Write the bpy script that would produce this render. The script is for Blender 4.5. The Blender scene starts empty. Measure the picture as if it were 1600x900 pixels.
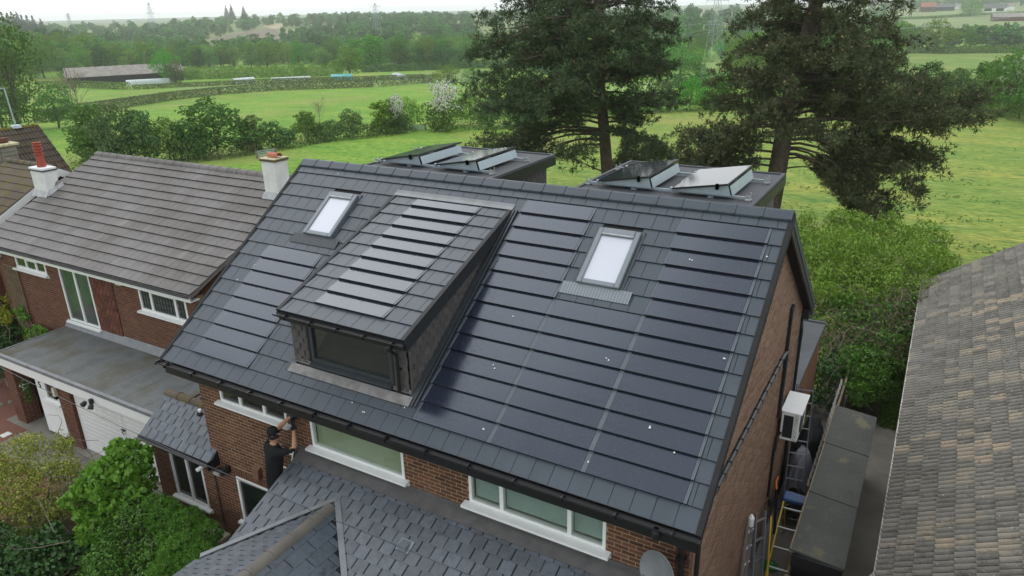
import bpy, bmesh, math, random
import numpy as np
from mathutils import Vector, Matrix

SC = bpy.context.scene
COL = SC.collection
R = random.Random(7)
NR = np.random.default_rng(11)

# ------------------------------------------------------------------ camera
CX, CY, CZ = 12.818, -12.207, 11.496
YAW, PITCH, ROLL = math.radians(-30.66), math.radians(21.043), math.radians(-1.365)
FPX = 1136.5                       # focal length in pixels of a 1600 px wide picture
cf = Vector((math.sin(YAW) * math.cos(PITCH), math.cos(YAW) * math.cos(PITCH), -math.sin(PITCH)))
cr = Vector((math.cos(YAW), -math.sin(YAW), 0))
cu = cr.cross(cf)
rr = math.cos(ROLL) * cr + math.sin(ROLL) * cu
uu = -math.sin(ROLL) * cr + math.cos(ROLL) * cu
cam = bpy.data.cameras.new('camera')
cam.sensor_width = 36.0
cam.lens = 36.0 * FPX / 1600
cam.clip_start = 0.1
cam.clip_end = 40000
camo = bpy.data.objects.new('camera', cam)
m3 = Matrix((rr, uu, -cf)).transposed()
camo.matrix_world = Matrix.Translation((CX, CY, CZ)) @ m3.to_4x4()
COL.objects.link(camo)
SC.camera = camo

# ------------------------------------------------------------------ sky, sun, exposure (overcast)
SUN_EL, SUN_AZ = math.radians(46), math.radians(300)      # azimuth clockwise from +Y
W = bpy.data.worlds.new('World')
SC.world = W
W.use_nodes = True
wn, wl = W.node_tree.nodes, W.node_tree.links
wn.clear()
sky = wn.new('ShaderNodeTexSky')
sky.sky_type = 'NISHITA'
sky.sun_disc = False
sky.sun_elevation = SUN_EL
sky.sun_rotation = SUN_AZ
sky.air_density = 1.0
sky.dust_density = 3.0
hs = wn.new('ShaderNodeHueSaturation')
hs.inputs['Saturation'].default_value = 0.35
b1 = wn.new('ShaderNodeBackground')
b1.inputs['Strength'].default_value = 0.05
b2 = wn.new('ShaderNodeBackground')
b2.inputs['Color'].default_value = (0.93, 0.97, 1.0, 1)
b2.inputs['Strength'].default_value = 1.15
ad = wn.new('ShaderNodeAddShader')
wo = wn.new('ShaderNodeOutputWorld')
wl.new(sky.outputs[0], hs.inputs['Color'])
wl.new(hs.outputs[0], b1.inputs['Color'])
wl.new(b1.outputs[0], ad.inputs[0])
wl.new(b2.outputs[0], ad.inputs[1])
wl.new(ad.outputs[0], wo.inputs['Surface'])

sl = bpy.data.lights.new('sun', 'SUN')
sl.energy = 0.55
sl.angle = math.radians(50)
sl.color = (0.95, 0.97, 1.0)
slo = bpy.data.objects.new('sun', sl)
sd = Vector((math.sin(SUN_AZ) * math.cos(SUN_EL), math.cos(SUN_AZ) * math.cos(SUN_EL), math.sin(SUN_EL)))
slo.rotation_euler = sd.to_track_quat('Z', 'Y').to_euler()
slo.location = (0, 0, 60)
COL.objects.link(slo)

SC.view_settings.view_transform = 'Standard'
SC.view_settings.look = 'None'
SC.view_settings.exposure = 0.0
SC.view_settings.gamma = 1.0
SC.render.engine = 'CYCLES'
cy = SC.cycles
cy.use_denoising = True
cy.max_bounces = 8
cy.diffuse_bounces = 3
cy.glossy_bounces = 4
cy.transmission_bounces = 6
cy.transparent_max_bounces = 12
cy.volume_bounces = 3
cy.caustics_reflective = False
cy.caustics_refractive = False
cy.sample_clamp_indirect = 6

# ------------------------------------------------------------------ object helpers
def wloc(o):
    v = Vector((0, 0, 0))
    while o is not None:
        v += o.location
        o = o.parent
    return v

def tag(o, label=None, cat=None, group=None, kind=None):
    if label: o['label'] = label
    if cat: o['category'] = cat
    if group: o['group'] = group
    if kind: o['kind'] = kind
    return o

def thing(name, loc, label, cat, group=None):
    o = bpy.data.objects.new(name, None)
    o.empty_display_size = 0.2
    o.location = loc
    COL.objects.link(o)
    return tag(o, label, cat, group)

def mesh_np(name, V, F, mats=(), midx=None, smooth=False):
    V = np.asarray(V, dtype=np.float32).reshape(-1, 3)
    F = np.asarray(F, dtype=np.int32)
    me = bpy.data.meshes.new(name)
    n, k = F.shape
    me.vertices.add(len(V)); me.vertices.foreach_set('co', V.ravel())
    me.loops.add(n * k); me.loops.foreach_set('vertex_index', F.ravel())
    me.polygons.add(n)
    me.polygons.foreach_set('loop_start', np.arange(0, n * k, k, dtype=np.int32))
    me.polygons.foreach_set('loop_total', np.full(n, k, dtype=np.int32))
    if midx is not None:
        me.polygons.foreach_set('material_index', np.asarray(midx, dtype=np.int32))
    if smooth:
        me.polygons.foreach_set('use_smooth', np.ones(n, dtype=bool))
    for m in mats: me.materials.append(m)
    me.update()
    me.validate()
    return me

class MB:
    """collects faces in world coordinates; build() makes ONE object"""
    def __init__(s):
        s.v = []; s.f = []; s.m = []; s.mi = 0
    def add(s, vs, fs, M=None):
        o = len(s.v)
        if M is not None: vs = [M @ Vector(v) for v in vs]
        s.v += [tuple(v) for v in vs]
        for f in fs:
            s.f.append(tuple(i + o for i in f)); s.m.append(s.mi)
        return s
    def box(s, x0, x1, y0, y1, z0, z1, M=None):
        vs = [(x0,y0,z0),(x1,y0,z0),(x1,y1,z0),(x0,y1,z0),(x0,y0,z1),(x1,y0,z1),(x1,y1,z1),(x0,y1,z1)]
        return s.add(vs, [(0,3,2,1),(4,5,6,7),(0,1,5,4),(1,2,6,5),(2,3,7,6),(3,0,4,7)], M)
    def cbox(s, x0, x1, y0, y1, z0, z1, c=0.004, M=None):
        """box with chamfered edges on the four upright corners and the top"""
        vs = []
        for z, i in ((z0, 0), (z1 - c, 0), (z1, c)):
            vs += [(x0+c+i,y0+i,z),(x1-c-i,y0+i,z),(x1-i,y0+c+i,z),(x1-i,y1-c-i,z),(x1-c-i,y1-i,z),(x0+c+i,y1-i,z),(x0+i,y1-c-i,z),(x0+i,y0+c+i,z)]
        fs = [tuple(reversed(range(8))), tuple(range(16, 24))]
        for k in (0, 8):
            for i in range(8):
                j = (i + 1) % 8
                fs.append((k+i, k+j, k+8+j, k+8+i))
        return s.add(vs, fs, M)
    def quad(s, a, b, c, d): return s.add([a, b, c, d], [(0, 1, 2, 3)])
    def tri(s, a, b, c): return s.add([a, b, c], [(0, 1, 2)])
    def prism(s, prof, axis, a0, a1, M=None):
        """profile [(p,q)...] swept along axis: 'x' -> (a,p,q), 'y' -> (p,a,q), 'z' -> (p,q,a)"""
        def pt(p, q, a):
            return {'x': (a, p, q), 'y': (p, a, q), 'z': (p, q, a)}[axis]
        n = len(prof)
        vs = [pt(p, q, a0) for p, q in prof] + [pt(p, q, a1) for p, q in prof]
        fs = [tuple(range(n)), tuple(reversed(range(n, 2 * n)))]
        for i in range(n):
            j = (i + 1) % n
            fs.append((i, i + n, j + n, j))
        return s.add(vs, fs, M)
    def tube(s, pts, r, n=8, caps=True):
        pts = [Vector(p) for p in pts]
        rs = r if isinstance(r, (list, tuple)) else [r] * len(pts)
        vs = []; up = Vector((0, 0, 1))
        for i, p in enumerate(pts):
            d = (pts[min(i+1, len(pts)-1)] - pts[max(i-1, 0)]).normalized()
            a = d.cross(up)
            if a.length < 1e-3: a = d.cross(Vector((1, 0, 0)))
            a.normalize(); b = a.cross(d)
            for k in range(n):
                t = 2 * math.pi * k / n
                vs.append(p + (a * math.cos(t) + b * math.sin(t)) * rs[i])
        fs = []
        for i in range(len(pts) - 1):
            for k in range(n):
                l = (k + 1) % n
                fs.append((i*n+k, i*n+l, (i+1)*n+l, (i+1)*n+k))
        if caps:
            fs.append(tuple(reversed(range(n)))); fs.append(tuple(range((len(pts)-1)*n, len(pts)*n)))
        return s.add(vs, fs)
    def lathe(s, prof, c, n=16, M=None):
        vs = []; fs = []
        for r, z in prof:
            for k in range(n):
                t = 2 * math.pi * k / n
                vs.append((c[0] + r * math.cos(t), c[1] + r * math.sin(t), c[2] + z))
        for i in range(len(prof) - 1):
            for k in range(n):
                l = (k + 1) % n
                fs.append((i*n+k, i*n+l, (i+1)*n+l, (i+1)*n+k))
        fs.append(tuple(reversed(range(n)))); fs.append(tuple(range((len(prof)-1)*n, len(prof)*n)))
        return s.add(vs, fs, M)
    def mesh(s, name, mats, off=(0, 0, 0), smooth=False):
        me = bpy.data.meshes.new(name)
        ox, oy, oz = off
        me.from_pydata([(x-ox, y-oy, z-oz) for x, y, z in s.v], [], s.f)
        for m in (mats if isinstance(mats, (list, tuple)) else [mats]): me.materials.append(m)
        me.polygons.foreach_set('material_index', s.m)
        if smooth: me.polygons.foreach_set('use_smooth', [True] * len(s.f))
        bm = bmesh.new(); bm.from_mesh(me)
        bmesh.ops.recalc_face_normals(bm, faces=bm.faces)
        bm.to_mesh(me); bm.free()
        me.update()
        return me
    def build(s, name, mats, parent=None, smooth=False, loc=None):
        off = wloc(parent) if parent is not None else (Vector(loc) if loc else Vector((0, 0, 0)))
        o = bpy.data.objects.new(name, s.mesh(name, mats, off, smooth))
        if parent is not None: o.parent = parent
        else: o.location = off
        COL.objects.link(o)
        return o

def link_mesh(name, me, parent=None, M=None):
    """an object that shares a mesh; M places it in world space"""
    o = bpy.data.objects.new(name, me)
    if parent is not None:
        o.parent = parent
        if M is not None: o.matrix_local = Matrix.Translation(-wloc(parent)) @ M
    elif M is not None:
        o.matrix_world = M
    COL.objects.link(o)
    return o

def px_dist(p):
    return (Vector(p) - Vector((CX, CY, CZ))).length

def pieces(parent, name, mesh_fn, mats_list, limit=300, rest=None):
    """mats_list: [(mesh key, world matrix)]: the `limit` nearest become objects, the rest one joined part"""
    items = sorted(mats_list, key=lambda t: px_dist(t[1].translation))
    for key, M in items[:limit]:
        link_mesh(name, mesh_fn(key), parent, M)
    if items[limit:]:
        V = []; F = []; MI = []; cnt = 0
        cache = {}
        for key, M in items[limit:]:
            if key not in cache:
                me = mesh_fn(key)
                cache[key] = ([v.co.copy() for v in me.vertices], [tuple(p.vertices) for p in me.polygons], [p.material_index for p in me.polygons], list(me.materials))
            vs, fs, mi, ms = cache[key]
            V += [tuple(M @ v) for v in vs]
            F += [tuple(i + cnt for i in f) for f in fs]
            MI += mi
            cnt += len(vs)
        off = wloc(parent)
        me = bpy.data.meshes.new(name)
        me.from_pydata([(v[0]-off.x, v[1]-off.y, v[2]-off.z) for v in V], [], F)
        for m in ms: me.materials.append(m)
        me.polygons.foreach_set('material_index', MI)
        me.update()
        o = bpy.data.objects.new(rest or name + '_courses', me)
        o.parent = parent
        o['kind'] = 'stuff'
        COL.objects.link(o)

# ------------------------------------------------------------------ material helpers
class NT:
    def __init__(s, name):
        s.m = bpy.data.materials.new(name); s.m.use_nodes = True
        s.n = s.m.node_tree.nodes; s.l = s.m.node_tree.links
        s.n.clear()
        s.out = s.n.new('ShaderNodeOutputMaterial')
    def node(s, t, **kw):
        x = s.n.new(t)
        for k, v in kw.items():
            if hasattr(x, k): setattr(x, k, v)
            else: x.inputs[k.replace('_', ' ')].default_value = v
        return x
    def link(s, a, b): s.l.new(a, b)
    def coords(s, kind='Object'):
        return s.node('ShaderNodeTexCoord').outputs[kind]
    def noise(s, vec, scale, detail=4, rough=0.55):
        x = s.node('ShaderNodeTexNoise'); x.inputs['Scale'].default_value = scale
        x.inputs['Detail'].default_value = detail; x.inputs['Roughness'].default_value = rough
        if vec is not None: s.link(vec, x.inputs['Vector'])
        return x.outputs['Fac']
    def ramp(s, fac, stops):
        x = s.node('ShaderNodeValToRGB')
        e = x.color_ramp.elements
        while len(e) > 1: e.remove(e[-1])
        e[0].position = stops[0][0]; e[0].color = tuple(stops[0][1]) + (1,)
        for p, c in stops[1:]:
            q = e.new(p); q.color = tuple(c) + (1,)
        s.link(fac, x.inputs[0])
        return x.outputs[0]
    def mix(s, fac, a, b, mode='MIX'):
        x = s.node('ShaderNodeMix'); x.data_type = 'RGBA'; x.blend_type = mode
        for i, v in ((0, fac), (6, a), (7, b)):
            if hasattr(v, 'links') or hasattr(v, 'is_linked'): s.link(v, x.inputs[i])
            else: x.inputs[i].default_value = v if i == 0 else tuple(v) + ((1,) if len(v) == 3 else ())
        return x.outputs[2]
    def math(s, op, a, b=0.0):
        x = s.node('ShaderNodeMath'); x.operation = op
        for i, v in ((0, a), (1, b)):
            if hasattr(v, 'is_linked'): s.link(v, x.inputs[i])
            else: x.inputs[i].default_value = v
        return x.outputs[0]
    def rnd(s):
        """a random number per piece: per object plus per loose island"""
        a = s.node('ShaderNodeObjectInfo').outputs['Random']
        b = s.node('ShaderNodeNewGeometry').outputs['Random Per Island']
        return s.math('FRACT', s.math('ADD', a, b))
    def bsdf(s, color, rough=0.6, spec=0.5, metal=0.0, bump=None, bump_d=0.01, bump_s=0.5, **kw):
        p = s.node('ShaderNodeBsdfPrincipled')
        if hasattr(color, 'is_linked'): s.link(color, p.inputs['Base Color'])
        else: p.inputs['Base Color'].default_value = tuple(color) + (1,)
        if hasattr(rough, 'is_linked'): s.link(rough, p.inputs['Roughness'])
        else: p.inputs['Roughness'].default_value = rough
        p.inputs['Specular IOR Level'].default_value = spec
        p.inputs['Metallic'].default_value = metal
        for k, v in kw.items(): p.inputs[k.replace('_', ' ')].default_value = v
        if bump is not None:
            b = s.node('ShaderNodeBump'); b.inputs['Strength'].default_value = bump_s; b.inputs['Distance'].default_value = bump_d
            s.link(bump, b.inputs['Height']); s.link(b.outputs[0], p.inputs['Normal'])
        s.link(p.outputs[0], s.out.inputs['Surface'])
        return s.m

def mk(name, c, var=0.12, rough=0.6, spec=0.4, scale=6.0, metal=0.0, bump_d=0.0, rnd=False, speck=None, fine=60.0, RV=0.4):
    """a plain material: colour varied by two noises, optionally per piece and with pale specks"""
    t = NT(name)
    v = t.coords('Object')
    geo = t.node('ShaderNodeNewGeometry').outputs['Position']
    n1 = t.noise(geo, scale, 5)
    n2 = t.noise(geo, fine, 3)
    lo = tuple(max(0, x * (1 - 2 * var)) for x in c); hi = tuple(min(1, x * (1 + 2 * var)) for x in c)
    col = t.ramp(n1, [(0.3, lo), (0.7, hi)])
    col = t.mix(0.35, col, t.ramp(n2, [(0.3, lo), (0.7, hi)]))
    if rnd:
        r = t.rnd()
        col = t.mix(1.0, col, t.ramp(r, [(0, (1 - 0.24 * RV,) * 3), (0.5, (1.0,) * 3), (1, (1 + 0.2 * RV, 1 + 0.19 * RV, 1 + 0.17 * RV))]), 'MULTIPLY')
    if speck:
        n3 = t.noise(geo, speck[0], 2)
        col = t.mix(t.ramp(n3, [(speck[1], (0,) * 3), (speck[1] + 0.03, (1,) * 3)]), col, speck[2])
    return t.bsdf(col, rough, spec, metal, bump=n2 if bump_d else None, bump_d=bump_d or 0.01)
# ------------------------------------------------------------------ materials
M_TILE = mk('slate_grey_tile', (0.042, 0.055, 0.070), 0.07, 0.45, 0.45, 3.0, rnd=True, bump_d=0.002, speck=(90, 0.74, (0.3, 0.31, 0.31)), RV=0.22)
M_BLACK = mk('black_plastic', (0.012, 0.012, 0.013), 0.1, 0.42, 0.4)
M_BLACKM = mk('black_matt', (0.015, 0.015, 0.016), 0.1, 0.7, 0.3)
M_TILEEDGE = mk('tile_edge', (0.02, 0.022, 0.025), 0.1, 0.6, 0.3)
M_PVC = mk('white_plastic', (0.78, 0.79, 0.78), 0.02, 0.35, 0.5)
M_WHITEW = mk('white_painted_wall', (0.74, 0.75, 0.74), 0.05, 0.7, 0.3, 2.0, bump_d=0.004)
M_DIRTYWHITE = mk('weathered_white_paint', (0.62, 0.62, 0.58), 0.16, 0.7, 0.3, 5.0, bump_d=0.004)
M_LEAD = mk('lead_sheet', (0.17, 0.18, 0.19), 0.14, 0.5, 0.5, 4.0, bump_d=0.003)
M_LEADL = mk('bright_lead', (0.34, 0.35, 0.36), 0.18, 0.45, 0.5, 5.0, bump_d=0.003)
M_LEADP = mk('dark_lead', (0.105, 0.10, 0.10), 0.16, 0.6, 0.4, 5.0, bump_d=0.003)
M_LEADB = mk('stained_lead', (0.30, 0.275, 0.265), 0.22, 0.55, 0.4, 6.0, bump_d=0.003)
M_ALU = mk('aluminium', (0.62, 0.64, 0.65), 0.05, 0.32, 0.5, 8, metal=0.85)
M_GALV = mk('galvanised_steel', (0.33, 0.39, 0.42), 0.06, 0.42, 0.5, 8, metal=0.35)
M_ANTH = mk('anthracite_frame', (0.035, 0.042, 0.05), 0.06, 0.35, 0.5)
M_RIDGEC = mk('brown_grey_ridge', (0.135, 0.122, 0.105), 0.16, 0.85, 0.3, 2.0, bump_d=0.004)
M_CHIMW = mk('aged_white_render', (0.70, 0.70, 0.68), 0.09, 0.75, 0.3, 2.5, bump_d=0.004)
M_GREYF = mk('grey_metal_frame', (0.17, 0.19, 0.21), 0.05, 0.38, 0.5, 6, metal=0.2)
M_MORTAR = mk('mortar', (0.34, 0.24, 0.14), 0.16, 0.9, 0.2, 3.0, bump_d=0.004)
M_MORTARG = mk('weathered_mortar', (0.43, 0.32, 0.215), 0.14, 0.9, 0.2, 3.0, bump_d=0.004)
M_MORTARN = mk('pale_brown_mortar', (0.25, 0.17, 0.11), 0.14, 0.9, 0.2, 3.0)
M_CONC = mk('concrete', (0.22, 0.205, 0.17), 0.18, 0.85, 0.3, 1.2, bump_d=0.004)
M_FELT = mk('grey_roof_felt', (0.075, 0.08, 0.086), 0.12, 0.75, 0.35, 2.0, bump_d=0.003)
M_WOODD = mk('dark_wood', (0.07, 0.058, 0.045), 0.2, 0.8, 0.25, 5.0, bump_d=0.004)
M_WOOD = mk('weathered_wood', (0.20, 0.16, 0.10), 0.18, 0.8, 0.25, 5.0, bump_d=0.004)
M_TERRA = mk('terracotta', (0.40, 0.13, 0.07), 0.12, 0.7, 0.3, 8.0, bump_d=0.003)
M_TERRAR = mk('red_clay', (0.30, 0.06, 0.035), 0.10, 0.6, 0.4, 8.0)
M_CREAM = mk('cream_plastic', (0.62, 0.58, 0.46), 0.05, 0.5, 0.4)
M_BARK = mk('bark', (0.105, 0.082, 0.066), 0.28, 0.95, 0.15, 5.0, bump_d=0.03, fine=14)
M_BARKG = mk('grey_twigs', (0.20, 0.17, 0.135), 0.2, 0.9, 0.2, 4.0)
M_YEL = mk('yellow_paint', (0.62, 0.40, 0.03), 0.05, 0.45, 0.5)
M_BLUE = mk('blue_plastic', (0.02, 0.07, 0.20), 0.05, 0.4, 0.5)
M_ORANGE = mk('orange_plastic', (0.75, 0.17, 0.02), 0.05, 0.4, 0.5)
M_GREENP = mk('green_plastic', (0.02, 0.22, 0.05), 0.05, 0.4, 0.5)
M_MOSS = mk('moss', (0.13, 0.11, 0.03), 0.25, 0.95, 0.1, 9.0, bump_d=0.01)

def brick_mat(name, cols):
    t = NT(name)
    r = t.rnd()
    geo = t.node('ShaderNodeNewGeometry').outputs['Position']
    c = t.ramp(r, [(i / (len(cols) - 1), k) for i, k in enumerate(cols)])
    n = t.noise(geo, 40, 4)
    c = t.mix(1.0, c, t.ramp(n, [(0.25, (0.72,) * 3), (0.75, (1.25,) * 3)]), 'MULTIPLY')
    w = t.noise(geo, 1.1, 4)
    c = t.mix(t.ramp(w, [(0.5, (0, 0, 0)), (0.85, (0.3,) * 3)]), c, (0.19, 0.12, 0.075))
    return t.bsdf(c, 0.88, 0.25, bump=n, bump_d=0.004)
M_BRICK = brick_mat('brown_brick', [(0.062, 0.030, 0.022), (0.115, 0.052, 0.034), (0.078, 0.036, 0.027), (0.15, 0.068, 0.040), (0.095, 0.044, 0.03), (0.17, 0.075, 0.05)])
M_BRICKG = brick_mat('gable_brick', [(0.115, 0.068, 0.046), (0.165, 0.098, 0.066), (0.135, 0.08, 0.055), (0.20, 0.12, 0.08)])
M_BRICKN = brick_mat('red_brown_brick', [(0.075, 0.030, 0.021), (0.12, 0.048, 0.031), (0.09, 0.036, 0.025), (0.15, 0.062, 0.039)])
M_BRICKS = brick_mat('orange_brown_brick', [(0.24, 0.12, 0.06), (0.30, 0.15, 0.08), (0.20, 0.10, 0.055)])
M_PLAINTILE = brick_mat('clay_plain_tile', [(0.10, 0.035, 0.024), (0.16, 0.055, 0.035), (0.075, 0.03, 0.022), (0.20, 0.085, 0.06)])

def slate_mat(name, c, hue=0.12, rough=0.42, lichen=0.0):
    t = NT(name)
    r = t.rnd()
    geo = t.node('ShaderNodeNewGeometry').outputs['Position']
    k = t.ramp(r, [(0, tuple(x * 0.84 for x in c)), (0.4, c), (0.75, tuple(x * 1.1 for x in c)), (1, (c[0] * 1.2, c[1] * 1.18, c[2] * 1.22))])
    n = t.noise(geo, 9, 5)
    k = t.mix(1.0, k, t.ramp(n, [(0.3, (0.8,) * 3), (0.7, (1.2,) * 3)]), 'MULTIPLY')
    n2 = t.noise(geo, 55, 3)
    if lichen:
        n3 = t.noise(geo, 3.2, 6, 0.7)
        k = t.mix(t.ramp(n3, [(0.58, (0, 0, 0)), (0.68, (lichen,) * 3)]), k, (0.022, 0.024, 0.028))
        n4 = t.noise(geo, 26, 2)
        k = t.mix(t.ramp(n4, [(0.72, (0, 0, 0)), (0.76, (0.5,) * 3)]), k, (0.3, 0.3, 0.28))
    return t.bsdf(k, rough, 0.5, bump=n2, bump_d=0.0025)
M_SLATE = slate_mat('natural_slate', (0.086, 0.099, 0.114), lichen=0.35)
M_SLATED = slate_mat('dark_porch_slate', (0.052, 0.066, 0.083), lichen=0.9)
M_HUNG = slate_mat('hung_slate', (0.070, 0.064, 0.063), rough=0.7)
M_NTILE = None

def conc_tile(name, c, speck, moss=None):
    t = NT(name)
    r = t.rnd()
    geo = t.node('ShaderNodeNewGeometry').outputs['Position']
    k = t.ramp(r, [(0, tuple(x * 0.92 for x in c)), (0.5, c), (0.95, tuple(x * 1.05 for x in c)), (1, tuple(x * 1.2 for x in c))])
    n = t.noise(geo, 0.7, 4)
    k = t.mix(1.0, k, t.ramp(n, [(0.35, (0.82, 0.81, 0.8)), (0.65, (1.12, 1.12, 1.14))]), 'MULTIPLY')
    n2 = t.noise(geo, 34, 3)
    k = t.mix(t.ramp(n2, [(0.60, (0, 0, 0)), (0.70, (speck,) * 3)]), k, (0.46, 0.45, 0.43))
    n5 = t.noise(geo, 12, 4)
    k = t.mix(t.ramp(n5, [(0.6, (0, 0, 0)), (0.75, (0.4,) * 3)]), k, tuple(x * 0.5 for x in c))
    if moss:
        n3 = t.noise(geo, moss[0], 5, 0.65)
        k = t.mix(t.ramp(n3, [(moss[1], (0, 0, 0)), (moss[1] + 0.08, (0.85,) * 3)]), k, moss[2])
    return t.bsdf(k, 0.85, 0.3, bump=n2, bump_d=0.004)
M_NTILE = conc_tile('grey_concrete_tile', (0.165, 0.154, 0.146), 0.40)
M_MTILE = conc_tile('mossy_brown_tile', (0.10, 0.08, 0.058), 0.12, (2.4, 0.50, (0.11, 0.085, 0.02)))
M_BTILE = conc_tile('brown_roll_tile', (0.10, 0.078, 0.062), 0.2, (1.5, 0.62, (0.12, 0.10, 0.04)))

def right_tile():
    t = NT('lichened_roll_tile')
    r = t.rnd()
    geo = t.node('ShaderNodeNewGeometry').outputs['Position']
    c = (0.19, 0.18, 0.158)
    k = t.ramp(r, [(0, tuple(x * 0.75 for x in c)), (0.5, c), (1, tuple(x * 1.3 for x in c))])
    n = t.noise(geo, 5.5, 6, 0.65)
    k = t.mix(t.ramp(n, [(0.44, (0, 0, 0)), (0.62, (0.5,) * 3)]), k, (0.235, 0.22, 0.19))
    big = t.noise(geo, 0.45, 3)
    n2 = t.noise(geo, 4.2, 5, 0.6)
    f = t.math('MULTIPLY', t.ramp(t.math('ADD', t.math('MULTIPLY', n2, 0.5), t.math('MULTIPLY', r, 0.5)), [(0.60, (0, 0, 0)), (0.66, (0.65,) * 3)]), t.ramp(big, [(0.42, (0.0,) * 3), (0.6, (1,) * 3)]))
    k = t.mix(f, k, (0.42, 0.33, 0.23))
    n3 = t.noise(geo, 30, 3, 0.6)
    k = t.mix(t.ramp(n3, [(0.66, (0, 0, 0)), (0.70, (0.9,) * 3)]), k, (0.52, 0.51, 0.47))
    n4 = t.noise(geo, 7, 6, 0.7)
    k = t.mix(t.ramp(n4, [(0.56, (0, 0, 0)), (0.64, (0.5,) * 3)]), k, (0.06, 0.054, 0.045))
    return t.bsdf(k, 0.92, 0.2, bump=n3, bump_d=0.012, bump_s=0.8)
M_RTILE = right_tile()

def solar_mat():
    t = NT('solar_glass')
    geo = t.node('ShaderNodeNewGeometry').outputs['Position']
    r = t.rnd()
    k = t.ramp(r, [(0, (0.011, 0.015, 0.028)), (1, (0.016, 0.020, 0.035))])
    n = t.noise(geo, 34, 2, 0.5)
    d = t.ramp(n, [(0.63, (0, 0, 0)), (0.70, (1,) * 3)])          # rain drops
    big = t.noise(geo, 2.0, 3)
    rough = t.mix(d, t.ramp(big, [(0.3, (0.13,) * 3), (0.7, (0.2,) * 3)]), (0.30, 0.30, 0.30))
    return t.bsdf(k, rough, 0.75, bump=d, bump_d=0.0012, bump_s=0.5, Specular_Tint=(0.82, 0.91, 1.0, 1.0))
M_SOLAR = solar_mat()
M_PANEL = mk('smooth_panel_glass', (0.018, 0.022, 0.03), 0.05, 0.06, 0.8)
M_SOLARE = mk('panel_edge_strip', (0.085, 0.10, 0.12), 0.06, 0.45, 0.5)
M_DROP = mk('bird_dropping', (0.75, 0.75, 0.72), 0.05, 0.8, 0.2)

def glass_mat(name, base, rough=0.03, spec=0.8):
    t = NT(name)
    geo = t.node('ShaderNodeNewGeometry').outputs['Position']
    n = t.noise(geo, 1.6, 3)
    k = t.ramp(n, [(0.35, tuple(x * 0.75 for x in base)), (0.65, tuple(x * 1.2 for x in base))])
    return t.bsdf(k, rough, spec)
M_GLASSD = glass_mat('dark_window_glass', (0.012, 0.016, 0.014))
M_GLASSB = glass_mat('reed_patterned_glass', (0.055, 0.075, 0.07), 0.12)
M_SKYL = mk('white_blind_behind_glass', (0.55, 0.565, 0.63), 0.015, 0.08, 0.6, 1.0)
M_FROST = None
def clear_glass():
    t = NT('clear_glass')
    tr = t.node('ShaderNodeBsdfTransparent'); tr.inputs[0].default_value = (0.86, 0.92, 0.88, 1)
    gl = t.node('ShaderNodeBsdfGlossy'); gl.inputs['Roughness'].default_value = 0.02
    fr = t.node('ShaderNodeLayerWeight'); fr.inputs['Blend'].default_value = 0.5
    mx = t.node('ShaderNodeMixShader')
    t.link(t.math('ADD', t.math('MULTIPLY', t.math('POWER', fr.outputs['Facing'], 4.0), 0.85), 0.05), mx.inputs[0]); t.link(tr.outputs[0], mx.inputs[1]); t.link(gl.outputs[0], mx.inputs[2])
    t.link(mx.outputs[0], t.out.inputs['Surface'])
    return t.m
M_GLASS = clear_glass()
M_BLIND = mk('pale_blind', (0.47, 0.45, 0.34), 0.06, 0.6, 0.3, 2.0)
M_SLATB = mk('grey_blind_slat', (0.42, 0.46, 0.46), 0.05, 0.5, 0.4)
M_ROOM = mk('dim_room_wall', (0.22, 0.22, 0.19), 0.1, 0.9, 0.2)
M_ROOMW = mk('pale_room_sill', (0.68, 0.76, 0.64), 0.06, 0.8, 0.2)

# foliage: colour per leaf and per plant, thin leaves let light through
def leaf_mat(name, cols, transl=0.3, rough=0.5, spread=0.35, tone=False):
    t = NT(name)
    isl = t.node('ShaderNodeNewGeometry').outputs['Random Per Island']
    ob = t.node('ShaderNodeObjectInfo').outputs['Random']
    c = t.ramp(isl, [(i / (len(cols) - 1), k) for i, k in enumerate(cols)])
    hs = t.node('ShaderNodeHueSaturation')
    t.link(c, hs.inputs['Color'])
    t.link(t.math('ADD', t.math('MULTIPLY', ob, 0.06 * spread / 0.35), 0.5 - (0.014 if spread > 0.1 else 0.03) * spread / 0.35), hs.inputs['Hue'])
    ob2 = t.math('FRACT', t.math('MULTIPLY', ob, 7.31))
    if tone: ob2 = t.node('ShaderNodeAttribute', attribute_name='tone').outputs['Fac']
    t.link(t.math('ADD', t.math('MULTIPLY', ob2, spread * 2), 1 - spread), hs.inputs['Value'])
    ob3 = t.math('FRACT', t.math('MULTIPLY', ob, 13.7))
    t.link(t.math('ADD', t.math('MULTIPLY', ob3, 0.3 if spread > 0.1 else 0.02), 0.95 if spread > 0.1 else 1.02), hs.inputs['Saturation'])
    df = t.node('ShaderNodeBsdfDiffuse'); tl = t.node('ShaderNodeBsdfTranslucent')
    gl = t.node('ShaderNodeBsdfGlossy'); gl.inputs['Roughness'].default_value = rough
    gl.inputs['Color'].default_value = (1, 1, 1, 1)
    t.link(hs.outputs[0], df.inputs[0]); t.link(hs.outputs[0], tl.inputs[0])
    m1 = t.node('ShaderNodeMixShader'); m1.inputs[0].default_value = transl
    t.link(df.outputs[0], m1.inputs[1]); t.link(tl.outputs[0], m1.inputs[2])
    m2 = t.node('ShaderNodeMixShader'); m2.inputs[0].default_value = 0.025
    t.link(m1.outputs[0], m2.inputs[1]); t.link(gl.outputs[0], m2.inputs[2])
    t.link(m2.outputs[0], t.out.inputs['Surface'])
    return t.m
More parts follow.
